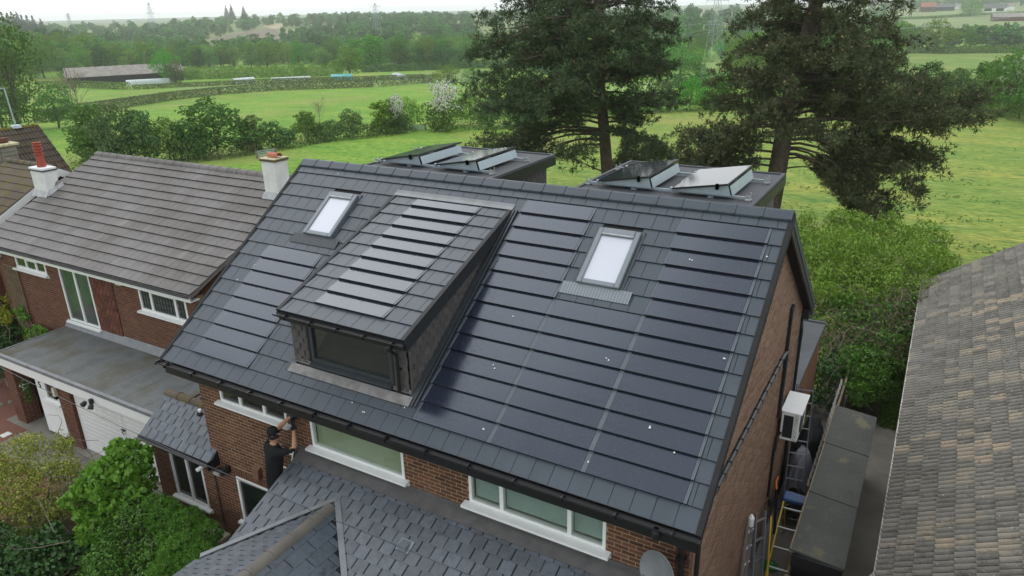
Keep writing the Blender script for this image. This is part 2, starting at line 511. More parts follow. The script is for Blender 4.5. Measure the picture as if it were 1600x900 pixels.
L_WOOD = leaf_mat('woodland_leaf', [(0.09, 0.18, 0.03), (0.15, 0.26, 0.04), (0.12, 0.22, 0.045), (0.24, 0.35, 0.07)], 0.35, spread=0.42)
L_HEDGE = leaf_mat('hedge_leaf', [(0.05, 0.10, 0.026), (0.09, 0.165, 0.036), (0.07, 0.13, 0.03), (0.135, 0.215, 0.055)], 0.3, spread=0.28)
L_TRIM = leaf_mat('clipped_hedge_leaf', [(0.085, 0.135, 0.045), (0.12, 0.175, 0.055), (0.16, 0.19, 0.075)], 0.25, spread=0.12)
L_BRIGHT = leaf_mat('fresh_green_leaf', [(0.07, 0.16, 0.02), (0.12, 0.24, 0.035), (0.16, 0.30, 0.05), (0.09, 0.19, 0.03)], 0.35, spread=0.1)
L_HAW = leaf_mat('garden_tree_leaf', [(0.11, 0.21, 0.025), (0.19, 0.33, 0.04), (0.27, 0.43, 0.06), (0.15, 0.27, 0.03)], 0.35, spread=0.05)
L_BLOSSOM = leaf_mat('white_blossom', [(0.62, 0.62, 0.55), (0.78, 0.77, 0.72)], 0.3, spread=0.05)
L_YELLOW = leaf_mat('yellow_variegated_leaf', [(0.30, 0.34, 0.04), (0.18, 0.25, 0.035), (0.46, 0.46, 0.11), (0.12, 0.18, 0.03), (0.35, 0.37, 0.06)], 0.3, spread=0.02)
L_BROAD = leaf_mat('broad_green_leaf', [(0.07, 0.17, 0.018), (0.13, 0.29, 0.03), (0.22, 0.40, 0.06), (0.10, 0.23, 0.025)], 0.3, spread=0.03)
L_MID = leaf_mat('mid_green_leaf', [(0.05, 0.13, 0.018), (0.085, 0.20, 0.026), (0.13, 0.27, 0.04)], 0.3, spread=0.03)
L_NARROW = leaf_mat('narrow_green_leaf', [(0.06, 0.165, 0.018), (0.105, 0.25, 0.028), (0.16, 0.34, 0.045)], 0.3, spread=0.03)
L_DARK = leaf_mat('dark_glossy_leaf', [(0.025, 0.07, 0.016), (0.045, 0.115, 0.024), (0.07, 0.15, 0.035)], 0.2, spread=0.05)
L_PINE = leaf_mat('pine_needles', [(0.034, 0.060, 0.026), (0.058, 0.094, 0.038), (0.088, 0.13, 0.055), (0.070, 0.082, 0.038)], 0.12, spread=0.05)
L_PINEB = leaf_mat('brownish_pine_needles', [(0.042, 0.062, 0.025), (0.068, 0.092, 0.036), (0.10, 0.122, 0.052), (0.088, 0.088, 0.042)], 0.12, spread=0.05)
L_CONE = leaf_mat('pine_cones', [(0.20, 0.15, 0.065), (0.30, 0.24, 0.12), (0.13, 0.095, 0.045)], 0.0, spread=0.05)
L_TWIG = leaf_mat('dry_twigs', [(0.13, 0.10, 0.07), (0.19, 0.155, 0.11), (0.085, 0.066, 0.05)], 0.0, spread=0.1)
L_CONIF = leaf_mat('far_conifer', [(0.018, 0.042, 0.026), (0.03, 0.06, 0.035)], 0.15, spread=0.2)
L_FLOWER = leaf_mat('purple_flowers', [(0.12, 0.03, 0.25), (0.2, 0.06, 0.4)], 0.2, spread=0.02)

# ------------------------------------------------------------------ terrain
RN = np.array([0, 35, 100, 200, 320, 500, 850, 1250, 2000, 3500, 5600, 7000.0])
HN = np.array([0, 0, -3.2, -8.2, -14.0, -17, -16, -8, -6, -6, 2, 2.0])
def hgt(x, y):
    dx, dy = np.asarray(x) - CX, np.asarray(y) - CY
    r = np.hypot(dx, dy)
    az = np.degrees(np.arctan2(dx, dy))
    h = np.interp(r, RN, HN)
    h = (h + np.interp(r * 0.93, RN, HN) + np.interp(r * 1.07, RN, HN)) / 3
    g = lambda a, s, rc, sr, A: A * np.exp(-((az - a) / s) ** 2) * np.exp(-(np.log(np.maximum(r, 1) / rc) / sr) ** 2)
    h = h + g(-66, 8, 560, 0.35, 15) + g(-45, 12, 1500, 0.25, 7) + g(-38, 7, 900, 0.3, 9) + g(-18, 9, 900, 0.45, 11) + g(4, 9, 2200, 0.3, 20)
    h = h + 0.5 * np.sin(x / 37.0) * np.cos(y / 29.0) * np.clip((r - 90) / 200, 0, 1)
    return h

def pix_ray(u, v):
    d = rr * ((u - 800) / FPX) + uu * (-(v - 450) / FPX) + cf
    return d.normalized()
TS = np.concatenate([np.linspace(5, 120, 500), np.geomspace(120.5, 5500, 2500)])
def gp(u, v):
    """the terrain point that the picture shows at (u, v)"""
    d = pix_ray(u, v)
    xs, ys, zs = CX + TS * d.x, CY + TS * d.y, CZ + TS * d.z
    below = zs < hgt(xs, ys)
    i = int(np.argmax(below)) if below.any() else len(TS) - 1
    return Vector((float(xs[i]), float(ys[i]), float(hgt(xs[i], ys[i]))))
def gpr(u, r):
    """the terrain point in the direction of column u at the horizontal distance r"""
    d = pix_ray(u, 200); k = r / math.hypot(d.x, d.y)
    x, y = CX + d.x * k, CY + d.y * k
    return Vector((x, y, float(hgt(x, y))))
def project(P):
    q = Vector(P) - Vector((CX, CY, CZ))
    z = q.dot(cf)
    return 800 + FPX * q.dot(rr) / z, 450 - FPX * q.dot(uu) / z

def inpoly(u, v, poly):
    c = np.zeros(u.shape, bool); n = len(poly)
    for i in range(n):
        x1, y1 = poly[i]; x2, y2 = poly[(i + 1) % n]
        k = ((y1 > v) != (y2 > v)) & (u < (x2 - x1) * (v - y1) / ((y2 - y1) + 1e-9) + x1)
        c ^= k
    return c

def build_terrain():
    azs = np.radians(np.concatenate([np.arange(-180, -76, 4.0), np.arange(-76, 18, 0.22), np.arange(18, 180, 4.0)]))
    rs = np.concatenate([np.arange(0.5, 30, 3.0), np.geomspace(30, 700, 190), np.geomspace(715, 5600, 90)])
    A, Q = np.meshgrid(azs, rs)
    X = CX + Q * np.sin(A); Y = CY + Q * np.cos(A)
    Z = hgt(X, Y)
    na, nr = len(azs), len(rs)
    V = np.stack([X, Y, Z], -1).reshape(-1, 3)
    i, j = np.meshgrid(np.arange(nr - 1), np.arange(na), indexing='ij')
    j2 = (j + 1) % na
    F = np.stack([i * na + j, i * na + j2, (i + 1) * na + j2, (i + 1) * na + j], -1).reshape(-1, 4)
    me = mesh_np('ground', V, F, [M_GROUND], smooth=True)
    # what grows where: r = grass kind, one value per field
    q = V - np.array([CX, CY, CZ])
    zc = q @ np.array(cf); ok = zc > 1
    u = np.where(ok, 800 + FPX * (q @ np.array(rr)) / np.where(ok, zc, 1), -9999)
    v = np.where(ok, 450 - FPX * (q @ np.array(uu)) / np.where(ok, zc, 1), -9999)
    col = np.zeros((len(V), 4), np.float32); col[:] = (0.165, 0.295, 0.042, 1)
    rad = np.hypot(q[:, 0], q[:, 1])
    col[rad > 700, :3] = (0.17, 0.215, 0.085)
    col[rad > 2500, :3] = (0.10, 0.15, 0.07)
    def paint(poly, c):
        col[ok & inpoly(u, v, poly), :3] = c
    paint([(560, 290), (700, 225), (1000, 174), (1440, 160), (1600, 186), (1900, 300), (1900, 700), (1250, 700)], (0.205, 0.275, 0.056))
    paint([(60, 176), (200, 140), (420, 140), (420, 152), (200, 170), (60, 185)], (0.17, 0.27, 0.045))
    paint([(270, 133), (700, 112), (760, 108), (760, 128), (680, 131), (270, 142)], (0.175, 0.27, 0.075))
    paint([(270, 115), (560, 104), (560, 112), (270, 120)], (0.16, 0.23, 0.07))
    paint([(1350, 80), (1700, 80), (1700, 150), (1350, 130)], (0.145, 0.24, 0.05))
    paint([(325, 62), (400, 46), (430, 44), (440, 62), (395, 70), (330, 64)], (0.17, 0.135, 0.11))
    paint([(465, 49), (520, 39), (525, 52), (480, 57)], (0.17, 0.125, 0.11))
    paint([(412, 39), (444, 36), (444, 46), (420, 44)], (0.42, 0.35, 0.22))
    paint([(700, 40), (745, 40), (745, 66), (715, 64), (700, 55)], (0.16, 0.26, 0.08))
    paint([(1310, 20), (1700, 12), (1700, 40), (1310, 38)], (0.19, 0.25, 0.10))
    ca = me.color_attributes.new('field', 'FLOAT_COLOR', 'POINT')
    ca.data.foreach_set('color', col.ravel())
    o = link_mesh('ground', me); o['kind'] = 'structure'
    return o

def ground_mat():
    t = NT('pasture')
    at = t.node('ShaderNodeAttribute'); at.attribute_name = 'field'
    geo = t.node('ShaderNodeNewGeometry').outputs['Position']
    mp = t.node('ShaderNodeMapping'); t.link(geo, mp.inputs[0])
    mp.inputs['Rotation'].default_value = (0, 0, math.radians(30)); mp.inputs['Scale'].default_value = (0.35, 1.0, 1.0)
    n1 = t.noise(mp.outputs[0], 0.22, 6, 0.65)
    n2 = t.noise(mp.outputs[0], 1.5, 5, 0.65)
    n3 = t.noise(geo, 14, 4, 0.7)
    c = t.mix(1.0, at.outputs['Color'], t.ramp(n1, [(0.38, (0.78, 0.90, 0.9)), (0.5, (1, 1, 1)), (0.62, (1.30, 1.08, 1.15))]), 'MULTIPLY')
    c = t.mix(1.0, c, t.ramp(n2, [(0.36, (0.55, 0.74, 0.8)), (0.45, (1, 1, 1)), (0.56, (1.0, 1.0, 1.0)), (0.65, (1.35, 1.18, 1.4))]), 'MULTIPLY')
    c = t.mix(1.0, c, t.ramp(n3, [(0.3, (0.72, 0.78, 0.75)), (0.7, (1.25, 1.2, 1.2))]), 'MULTIPLY')
    n4 = t.noise(mp.outputs[0], 4.5, 4, 0.7)
    c = t.mix(1.0, c, t.ramp(n4, [(0.38, (0.55, 0.68, 0.65)), (0.5, (1, 1, 1)), (0.62, (1.35, 1.25, 1.3))]), 'MULTIPLY')
    n5 = t.noise(geo, 0.045, 4, 0.6)
    c = t.mix(t.ramp(n5, [(0.50, (0, 0, 0)), (0.62, (0.5,) * 3)]), c, (0.28, 0.275, 0.085))
    return t.bsdf(c, 0.95, 0.1, bump=t.math('ADD', t.math('MULTIPLY', n2, 0.7), n3), bump_d=0.12, bump_s=0.5)
M_GROUND = ground_mat()
ground = build_terrain()
# ------------------------------------------------------------------ the main house
TH = math.radians(35.455)
RZ = 8.25                    # height of the roof plane at the ridge line (y = 0)
HL = 10.958                  # roof length
G = 0.343                    # tile gauge
TW = 0.3105                  # tile cover width
ct, st = math.cos(TH), math.sin(TH)

def plane_M(o, xdir, updir):
    x = Vector(xdir).normalized(); u = Vector(updir).normalized(); n = x.cross(u)
    M = Matrix((x, u, n)).transposed().to_4x4(); M.translation = Vector(o)
    return M

_mesh_cache = {}
def tile_mesh(key):
    """a flat interlocking tile: x across, y up the slope, z off the roof; ('tile', width, gauge, thickness, style)"""
    if key in _mesh_cache: return _mesh_cache[key]
    kind, w, g, t, st_ = key
    b = MB()
    c = {'hs': 0.014, 'pt': 0.014, 'sl': 0.010, 'sd': 0.010}.get(kind, 0.004)
    zt = 0.004
    top = g + 0.03
    e = {'hs': 0.005, 'sl': 0.0055, 'sd': 0.005, 'tile': 0.0013}.get(kind, 0.0025)
    x0, x1 = e, w - e
    # underside lower edge z=0.004, face: lower edge t, upper edge sinks under the next course
    vs = [(x0, 0, zt), (x1, 0, zt), (x0, 0, t - c), (x1, 0, t - c), (x0 + c, c, t), (x1 - c, c, t), (x0 + c, top, zt + 0.004), (x1 - c, top, zt + 0.004),
          (x0, top, -0.004), (x1, top, -0.004)]
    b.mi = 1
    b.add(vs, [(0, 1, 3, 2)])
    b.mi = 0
    b.mi = 1 if kind in ('hs', 'pt', 'sl', 'sd') else 0  # dark rim painted in for the shadow and dirt line under each course
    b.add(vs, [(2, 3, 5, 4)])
    b.mi = 0
    b.add(vs, [(4, 5, 7, 6), (2, 4, 6, 8), (5, 3, 9, 7), (0, 2, 8), (3, 1, 9)])
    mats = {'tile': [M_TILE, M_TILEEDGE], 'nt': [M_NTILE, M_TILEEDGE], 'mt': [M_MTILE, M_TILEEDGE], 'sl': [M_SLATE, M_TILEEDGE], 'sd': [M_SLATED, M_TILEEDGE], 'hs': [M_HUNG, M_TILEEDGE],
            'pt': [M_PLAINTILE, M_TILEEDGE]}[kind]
    if st_ == 'solar':
        mats = [M_SOLAR, M_BLACK, M_SOLARE]
        b = MB()
        s = 0.022
        for xa, xb, mi in ((x0, x0 + s, 2), (x0 + s + 0.004, x1 - 2 * s - 0.006, 0), (x1 - 2 * s, x1 - s - 0.003, 2), (x1 - s, x1, 2)):
            b.mi = mi
            zz = t if mi == 0 else t - 0.002
            b.add([(xa, 0, zz), (xb, 0, zz), (xb, top, zt + 0.006), (xa, top, zt + 0.006)], [(0, 1, 2, 3)])
        b.mi = 1
        b.add([(x0, 0, -0.004), (x1, 0, -0.004), (x1, 0, t - 0.004), (x0, 0, t - 0.004)], [(0, 1, 2, 3)])
        b.add([(x0, 0, t - 0.004), (x1, 0, t - 0.004), (x1, top, zt), (x0, top, zt)], [(0, 1, 2, 3)])
        b.add([(x0, 0, 0), (x0, 0, t), (x0, top, zt)], [(0, 1, 2)])
        b.add([(x1, 0, 0), (x1, 0, t), (x1, top, zt)], [(0, 1, 2)])
    me = b.mesh({'tile': 'roof_tile', 'nt': 'roof_tile', 'mt': 'roof_tile', 'sl': 'slate', 'sd': 'slate', 'hs': 'slate', 'pt': 'tile'}[kind], mats)
    _mesh_cache[key] = me
    return me

def row_spans(x0, x1, w, phase):
    """tile widths that fill x0..x1 with joints at phase + k*w"""
    k = math.ceil((x0 - phase) / w + 1e-6)
    xs = [x0] + [phase + i * w for i in range(k, k + 200) if phase + i * w < x1 - 1e-6] + [x1]
    xs = [xs[0]] + [x for a, x in zip(xs, xs[1:]) if x - a > 0.03]
    xs[-1] = x1
    return list(zip(xs, xs[1:]))

def brick_mesh(key):
    k = ('brick',) + key
    if k in _mesh_cache: return _mesh_cache[k]
    mat, w, h, d = key
    b = MB(); c = 0.005
    vs = [(0, 0, 0), (w, 0, 0), (w, 0, h), (0, 0, h), (c, -d, c), (w - c, -d, c), (w - c, -d, h - c), (c, -d, h - c)]
    b.add(vs, [(4, 5, 6, 7), (0, 1, 5, 4), (1, 2, 6, 5), (2, 3, 7, 6), (3, 0, 4, 7)])
    me = b.mesh('brick', [BMATS[mat]])
    _mesh_cache[k] = me
    return me
BMATS = {'f': M_BRICK, 'g': M_BRICKG, 'n': M_BRICKN, 's': M_BRICKS}

def cut_rects(u0, u1, z0, z1, holes):
    """the rectangle minus the holes, as rectangles"""
    us = sorted({u0, u1} | {min(max(h[i], u0), u1) for h in holes for i in (0, 1)})
    out = []
    for a, b in zip(us, us[1:]):
        if b - a < 1e-4: continue
        m = (a + b) / 2
        hs = sorted((max(h[2], z0), min(h[3], z1)) for h in holes if h[0] < m < h[1] and h[3] > z0 and h[2] < z1)
        z = z0
        for p, q in hs:
            if p > z + 1e-4: out.append((a, b, z, p))
            z = max(z, q)
        if z1 > z + 1e-4: out.append((a, b, z, z1))
    return out

def brick_wall(root, M, u0, u1, z0, z1, holes=(), mat='f', mortar=None, limit=300, clip=None, thick=0.2, stretch=1.0, name='wall', soldier=(), vis=None):
    """a wall part of mortar with real bricks standing proud of it. M: local (u, depth, z) -> world; outside is -depth"""
    b = MB()
    mortar = mortar or M_MORTAR
    if clip is None:
        for a, c, p, q in cut_rects(u0, u1, z0, z1, holes):
            b.box(a, c, 0, thick, p, q, M)
    else:
        b.prism(clip[0], 'y', 0, thick, M)
    w = b.build(name, mortar, root)
    bw, bh, j = 0.215 * stretch, 0.063 if mat != 'g' else 0.055, 0.012 if mat != 'g' else 0.020
    items = []
    row = 0; z = z0
    allh = list(holes) + list(soldier)
    while z < z1 - 0.02:
        zz = min(z + bh, z1)
        off = (bw + j) / 2 if row % 2 else 0
        u = u0 - off
        lo, hi = u0, u1
        if clip is not None:
            lo, hi = clip[1](zz)
        while u < hi:
            segs = [(max(u, lo), min(u + bw, hi))]
            for h in allh:
                if h[3] > z + 0.02 and h[2] < zz - 0.02:
                    n = []
                    for a, c in segs:
                        if h[1] <= a or h[0] >= c: n.append((a, c))
                        else:
                            if h[0] > a: n.append((a, h[0]))
                            if h[1] < c: n.append((h[1], c))
                    segs = n
            for a, c in segs:
                if c - a > 0.03 and (vis is None or vis((a + c) / 2, z)):
                    key = (mat, round((c - a) * 80) / 80, bh, round(0.004 + 0.004 * R.random(), 3))
                    items.append((key, M @ Matrix.Translation((a, 0, z))))
            u += bw + j
        z += bh + j; row += 1
    for h in soldier:
        u = h[0]
        while u < h[1] - 0.03:
            items.append(((mat, 0.063, round((h[3] - h[2]) * 100) / 100, 0.007), M @ Matrix.Translation((u, 0, h[2]))))
            u += 0.075
    pieces(w, 'brick', brick_mesh, items, limit, 'brick_courses')
    return w

def wall_M(axis, c):
    """-y facing wall at y=c: local u = x. +x facing wall at x=c: local u = y (outside towards +x)"""
    if axis == '-y': return Matrix.Translation((0, c, 0))
    if axis == '+x':
        m = Matrix(((0, -1, 0), (1, 0, 0), (0, 0, 1))).to_4x4(); m.translation = (c, 0, 0); return m

def window(root, x0, x1, y, z0, z1, verts=(), fw=0.055, pane=None, frame=None, sill=0.12, trans=(), name='window', depth=0.07, sill_over=0.09, room=False, sill_mat=None):
    """a window in a wall that faces -y: frame > panes, sill"""
    pane = pane or M_GLASSD; frame = frame or M_PVC
    b = MB()
    ya, yb = y - 0.018, y + depth
    b.cbox(x0, x0 + fw, ya, yb, z0, z1); b.cbox(x1 - fw, x1, ya, yb, z0, z1)
    b.box(x0 + fw, x1 - fw, ya + 0.003, yb, z0, z0 + fw); b.box(x0 + fw, x1 - fw, ya + 0.003, yb, z1 - fw, z1)
    for v in verts: b.box(v - fw * 0.62, v + fw * 0.62, ya + 0.002, yb, z0 + fw, z1 - fw)
    for (a, c, z) in trans: b.box(a, c, ya + 0.004, yb, z - fw * 0.6, z + fw * 0.6)
    w = b.build(name, frame, root)
    xs = [x0] + list(verts) + [x1]
    for a, c in zip(xs, xs[1:]):
        zs = [z0] + [z for (p, q, z) in trans if p <= (a + c) / 2 <= q] + [z1]
        for p, q in zip(zs, zs[1:]):
            MB().box(a + 0.02, c - 0.02, y + 0.022, y + 0.030, p + 0.02, q - 0.02).build('pane', pane, w)
    if sill:
        MB().prism([(y - sill, z0 - 0.035), (y - sill, z0 - 0.015), (y - 0.02, z0 - 0.002), (y + 0.05, z0 - 0.002), (y + 0.05, z0 - 0.11), (y - 0.02, z0 - 0.11), (y - 0.02, z0 - 0.06), (y - sill, z0 - 0.06)], 'x', x0 - sill_over, x1 + sill_over).build('sill', sill_mat or frame, w)
    if room:
        r = MB()
        r.box(x0 + 0.01, x1 - 0.01, y + 0.55, y + 0.56, z0 - 0.3, z1)
        r.build('room_back', M_ROOM, w)
    return w

WY = -4.05      # front wall face
GX = 10.75      # gable wall face
house = thing('house', (5.4, 0, 0), 'brown brick house under a new slate grey solar tiled roof with dormers', 'house')

# --- walls
W1 = (1.07, 2.95, 4.20, 4.86); W2 = (3.56, 5.74, 3.90, 4.86); W3 = (7.08, 9.50, 3.93, 4.86); W4 = (1.08, 2.62, 1.25, 2.38)
brick_wall(house, wall_M('-y', WY), 0.42, GX, 0.0, 4.90, holes=[W1, W2, W3, W4, (3.1, 6.3, 0, 2.6)], mat='f', limit=300, soldier=[(1.02, 2.7, 2.39, 2.60)], stretch=0.99,
           vis=lambda u, z: not (u > 3.4 and z < 3.5))
gpoly = [(-4.05, 0), (4.05, 0), (4.05, 5.2), (0, 8.06), (-4.05, 5.2)]
def gclip(z):
    if z <= 5.2: return (-4.05, 4.05)
    h = (8.06 - z) / (8.06 - 5.2) * 4.05
    return (-h, h)
brick_wall(house, wall_M('+x', GX), -4.05, 4.05, 0.0, 8.0, mat='g', mortar=M_MORTARG, limit=60, clip=(gpoly, gclip), name='gable_wall')
b = MB(); b.box(0.42, 0.62, WY + 0.2, 4.0, 0, 4.9); b.box(0.62, GX - 0.2, 3.85, 4.05, 0, 4.9)
b.prism([(-4.05, 4.9), (4.05, 4.9), (0, 8.02)], 'x', 0.42, 0.62)
b.build('rear_wall', M_BRICKN, house)
window(house, *W1[:2], WY, *W1[2:], verts=(1.66, 2.34), pane=M_GLASSD)
window(house, *W2[:2], WY, *W2[2:], pane=M_BLIND if False else M_GLASS, sill=0.13, room=False)
w2 = [o for o in house.children if o.name.startswith('window')][-1]
MB().box(W2[0] + 0.05, W2[1] - 0.05, WY + 0.09, WY + 0.10, W2[2], W2[3]).build('blind', M_BLIND, w2)
w3 = window(house, *W3[:2], WY, *W3[2:], verts=(7.70, 8.90), pane=M_GLASS, sill=0.15)
bl = MB()
z = W3[2] + 0.1
while z < W3[3]:
    for a, c in ((W3[0] + 0.08, 7.68), (7.74, 8.86), (8.94, W3[1] - 0.08)):
        bl.box(a, c, -0.010, 0.010, -0.0012, 0.0012, Matrix.Translation((0, WY + 0.085, z)) @ Matrix.Rotation(0.75, 4, 'X'))
    z += 0.0165
o = bl.build('blind_slats', M_SLATB, w3); o['kind'] = 'stuff'
MB().box(W3[0] + 0.02, W3[1] - 0.02, WY + 0.16, WY + 0.17, W3[2] - 0.1, W3[3]).build('room_back', M_ROOM, w3)
window(house, W4[0], W4[1], WY, W4[2], W4[3], pane=M_GLASSD, fw=0.07, sill=0.1)

# --- main roof
def rp(x, s, n=0.0):
    """a point on the front slope: s down from the ridge, n off the plane"""
    return Vector((x, -s * ct - n * st, RZ - s * st + n * ct))
SL = 16 * G
b = MB()
T = 0.10
b.mi = 0
b.add([rp(0, 0, -0.01), rp(HL, 0, -0.01), rp(HL, SL, -0.01), rp(0, SL, -0.01), rp(0, 0, -T), rp(HL, 0, -T), rp(HL, SL - 0.02, -T), rp(0, SL - 0.02, -T)],
      [(0, 1, 2, 3), (7, 6, 5, 4), (0, 3, 7, 4), (1, 5, 6, 2), (3, 2, 6, 7)])
roof = b.build('roof', M_BLACKM, house)
def bp_(x, s, n=0.0):
    p = rp(x, s, n); return Vector((p.x, -p.y, p.z))
b = MB()
for r_ in range(16):
    b.box(0.0, HL, 0, G + 0.02, 0.0, 0.025, plane_M(bp_(HL, (r_ + 1) * G), (-1, 0, 0), (0, -ct, st)))
b.add([bp_(0, 0, -0.01), bp_(HL, 0, -0.01), bp_(HL, SL, -0.01), bp_(0, SL, -0.01), bp_(0, 0, -T), bp_(HL, 0, -T), bp_(HL, SL, -T), bp_(0, SL, -T)],
      [(3, 2, 1, 0), (4, 5, 6, 7), (0, 4, 7, 3), (1, 2, 6, 5), (3, 7, 6, 2)])
b.build('rear_roof_slope', M_TILE, house)

def RM(x, row):
    return plane_M(rp(x, row * G), (1, 0, 0), (0, ct, st))
SECT = [(0.70, 2.27, 8, 15), (6.145, 7.604, 2, 15), (7.604, 9.19, 8, 15), (9.19, 10.694, 2, 15)]
DX0, DX1 = 3.13, 5.94           # dormer roof
SKY = [(1.44, 2.235, 0.83, 2.0), (7.85, 8.63, 0.83, 2.03)]
tiles = []; solars = []
for row in range(1, 17):
    s0, s1 = (row - 1) * G, row * G
    holes = []
    for a, c, r0, r1 in SECT:
        if r0 <= row <= r1:
            holes.append((a, c)); solars.append((('tile', round(c - a, 3), G, 0.056, 'solar'), RM(a, row)))
    for a, c, p, q in SKY:
        if s1 > p + 0.06 and s0 < q - 0.02: holes.append((a + 0.02, c - 0.02))
    if s0 > 0.5 and s1 < 4.9: holes.append((DX0 + 0.12, 6.10))
    xs = [0.0]; holes.sort()
    segs = []; x = 0.0
    for a, c in holes:
        if a > x + 0.03: segs.append((x, a))
        x = max(x, c)
    if x < HL - 0.03: segs.append((x, HL))
    for a, c in segs:
        for p, q in row_spans(a, c, TW, 0.05 + (TW / 2 if row % 2 else 0)):
            tiles.append((('tile', round(q - p, 3), G, 0.032, ''), RM(p, row)))
pieces(roof, 'roof_tile', tile_mesh, tiles, 300, 'roof_tile_courses')
pieces(roof, 'solar_tile', tile_mesh, solars, 300)

# ridge tiles, verge caps
def arc_tile(key):
    k = ('arc',) + key
    if k in _mesh_cache: return _mesh_cache[k]
    L, r, mat, ang = key
    b = MB()
    n = 8
    pts = []
    for i in range(n + 1):
        t = -ang + 2 * ang * i / n
        pts.append((math.sin(t), math.cos(t)))
    for (xa, xb, ro) in ((0, L - 0.05, r), (L - 0.055, L, r + 0.012)):
        vs = [(xa, p * ro, q * ro) for p, q in pts] + [(xb, p * ro, q * ro) for p, q in pts] + [(xa, p * (ro - .02), q * (ro - .02)) for p, q in pts] + [(xb, p * (ro - .02), q * (ro - .02)) for p, q in pts]
        m = n + 1; fs = []
        for i in range(n):
            fs += [(i, i + 1, m + i + 1, m + i), (2*m + i, 3*m + i, 3*m + i + 1, 2*m + i + 1), (i, 2*m + i, 2*m + i + 1, i + 1), (m + i, m + i + 1, 3*m + i + 1, 3*m + i)]
        fs += [(0, m, 3*m, 2*m), (n, 2*m + n, 3*m + n, m + n)]
        b.add(vs, fs)
    me = b.mesh('ridge_tile', mat, smooth=False)
    _mesh_cache[k] = me
    return me
def angle_ridge(key):
    k = ('ang',) + key
    if k in _mesh_cache: return _mesh_cache[k]
    L, = key
    b = MB()
    w = 0.20
    pr = [(-w * ct, -w * st), (-0.03, -0.012), (0, 0.0), (0.03, -0.012), (w * ct, -w * st), (w * ct, -w * st - 0.03), (0, -0.035), (-w * ct, -w * st - 0.03)]
    b.prism(pr, 'x', 0.003, L - 0.05)
    b.prism([(p * 1.03, q + 0.008) for p, q in pr], 'x', L - 0.05, L - 0.003)
    me = b.mesh('ridge_tile', M_TILE)
    _mesh_cache[k] = me
    return me
nr = 24; rl = HL / nr
pieces(roof, 'ridge_tile', angle_ridge, [((round(rl, 4),), Matrix.Translation((i * rl, 0, RZ + 0.075))) for i in range(nr)])
def verge_mesh(key):
    k = ('verge',) + key
    if k in _mesh_cache: return _mesh_cache[k]
    side, dep = key
    b = MB()
    s = side
    b.box(min(0, 0.028 * s), max(0, 0.028 * s), -0.012, G + 0.004, -dep, 0.034)
    b.box(min(-0.05 * s, 0.028 * s), max(-0.05 * s, 0.028 * s), -0.004, G + 0.002, 0.032, 0.038)
    me = b.mesh('verge_cap', M_TILEEDGE if dep > 0.12 else M_BLACKM)
    _mesh_cache[k] = me
    return me
vc = []
for row in range(1, 17):
    vc.append(((1, 0.10), RM(HL, row))); vc.append(((-1, 0.10), RM(0, row)))
pieces(roof, 'verge_cap', verge_mesh, vc)
# rear verge, barge boards, soffits and gutters
b = MB()
for fn, sg in ((rp, 1), (bp_, -1)):
    b.add([fn(HL - 0.012, 0, -0.10), fn(HL - 0.012, SL - 0.05, -0.10), fn(HL - 0.012, SL - 0.05, -0.24), fn(HL - 0.012, 0.15, -0.24),
           fn(HL - 0.045, 0, -0.10), fn(HL - 0.045, SL - 0.05, -0.10), fn(HL - 0.045, SL - 0.05, -0.24), fn(HL - 0.045, 0.15, -0.24)],
          [(0, 1, 2, 3), (4, 7, 6, 5), (0, 4, 5, 1), (1, 5, 6, 2), (2, 6, 7, 3)])
b.build('barge_board', M_BLACK, house)
b = MB()
for fn in (rp, bp_):
    b.add([fn(GX, 0.1, -0.21), fn(HL - 0.045, 0.1, -0.21), fn(HL - 0.045, SL, -0.21), fn(GX, SL, -0.21)], [(0, 1, 2, 3)])
for sg in (-1, 1):
    ya, yb = sorted((sg * 4.055, sg * 4.44))
    b.box(0.3, HL - 0.05, ya, yb, 4.80, 4.84)
    b.box(GX + 0.02, HL - 0.055, ya, yb, 4.84, 5.05)
    b.box(0.28, 0.40, ya, yb, 4.80, 5.02)
b.build('soffit', M_BLACKM, house)
MB().box(0.05, HL - 0.03, -4.465, -4.44, 4.78, 5.0).build('fascia', M_BLACK, house)
MB().box(0.05, HL - 0.03, 4.44, 4.465, 4.78, 5.0).build('fascia', M_BLACK, house)
def gutter(mb, x0, x1, y, z, r=0.058, axis='x'):
    pr = [(y + r * math.cos(t), z + r * math.sin(t)) for t in [math.pi + math.pi * i / 8 for i in range(9)]]
    pi_ = [(y + (r - 0.006) * math.cos(t), z + (r - 0.006) * math.sin(t)) for t in [2 * math.pi - math.pi * i / 8 for i in range(9)]]
    mb.prism(pr + pi_, axis, x0, x1)
b = MB(); gutter(b, -0.06, HL + 0.03, -4.53, 5.045)
for i in range(14): b.box(0.2 + i * 0.8, 0.235 + i * 0.8, -4.595, -4.465, 4.975, 5.05)
b.box(-0.065, -0.05, -4.59, -4.47, 4.985, 5.048); b.box(HL + 0.025, HL + 0.04, -4.59, -4.47, 4.985, 5.048)
b.build('gutter', M_BLACK, house)
b = MB(); gutter(b, 0.0, HL, 4.53, 5.03); b.build('gutter', M_BLACK, house)
b = MB(); b.tube([(10.40, -4.53, 5.02), (10.40, -4.53, 4.88), (10.42, -4.25, 4.68), (10.62, -4.16, 4.55), (10.66, -4.12, 4.42), (10.66, -4.12, 0.1)], 0.036, 10)
b.tube([(10.84, -3.98, 4.7), (10.84, -3.98, 0.05)], 0.034, 10)
b.lathe([(0.06, 0), (0.06, 0.1), (0.045, 0.14), (0.03, 0.16)], (10.40, -4.53, 4.86), 10)
for zz in (4.3, 2.6, 1.0): b.box(10.60, 10.72, -4.17, -4.05, zz, zz + 0.03)
b.build('downpipe', M_BLACK, house)
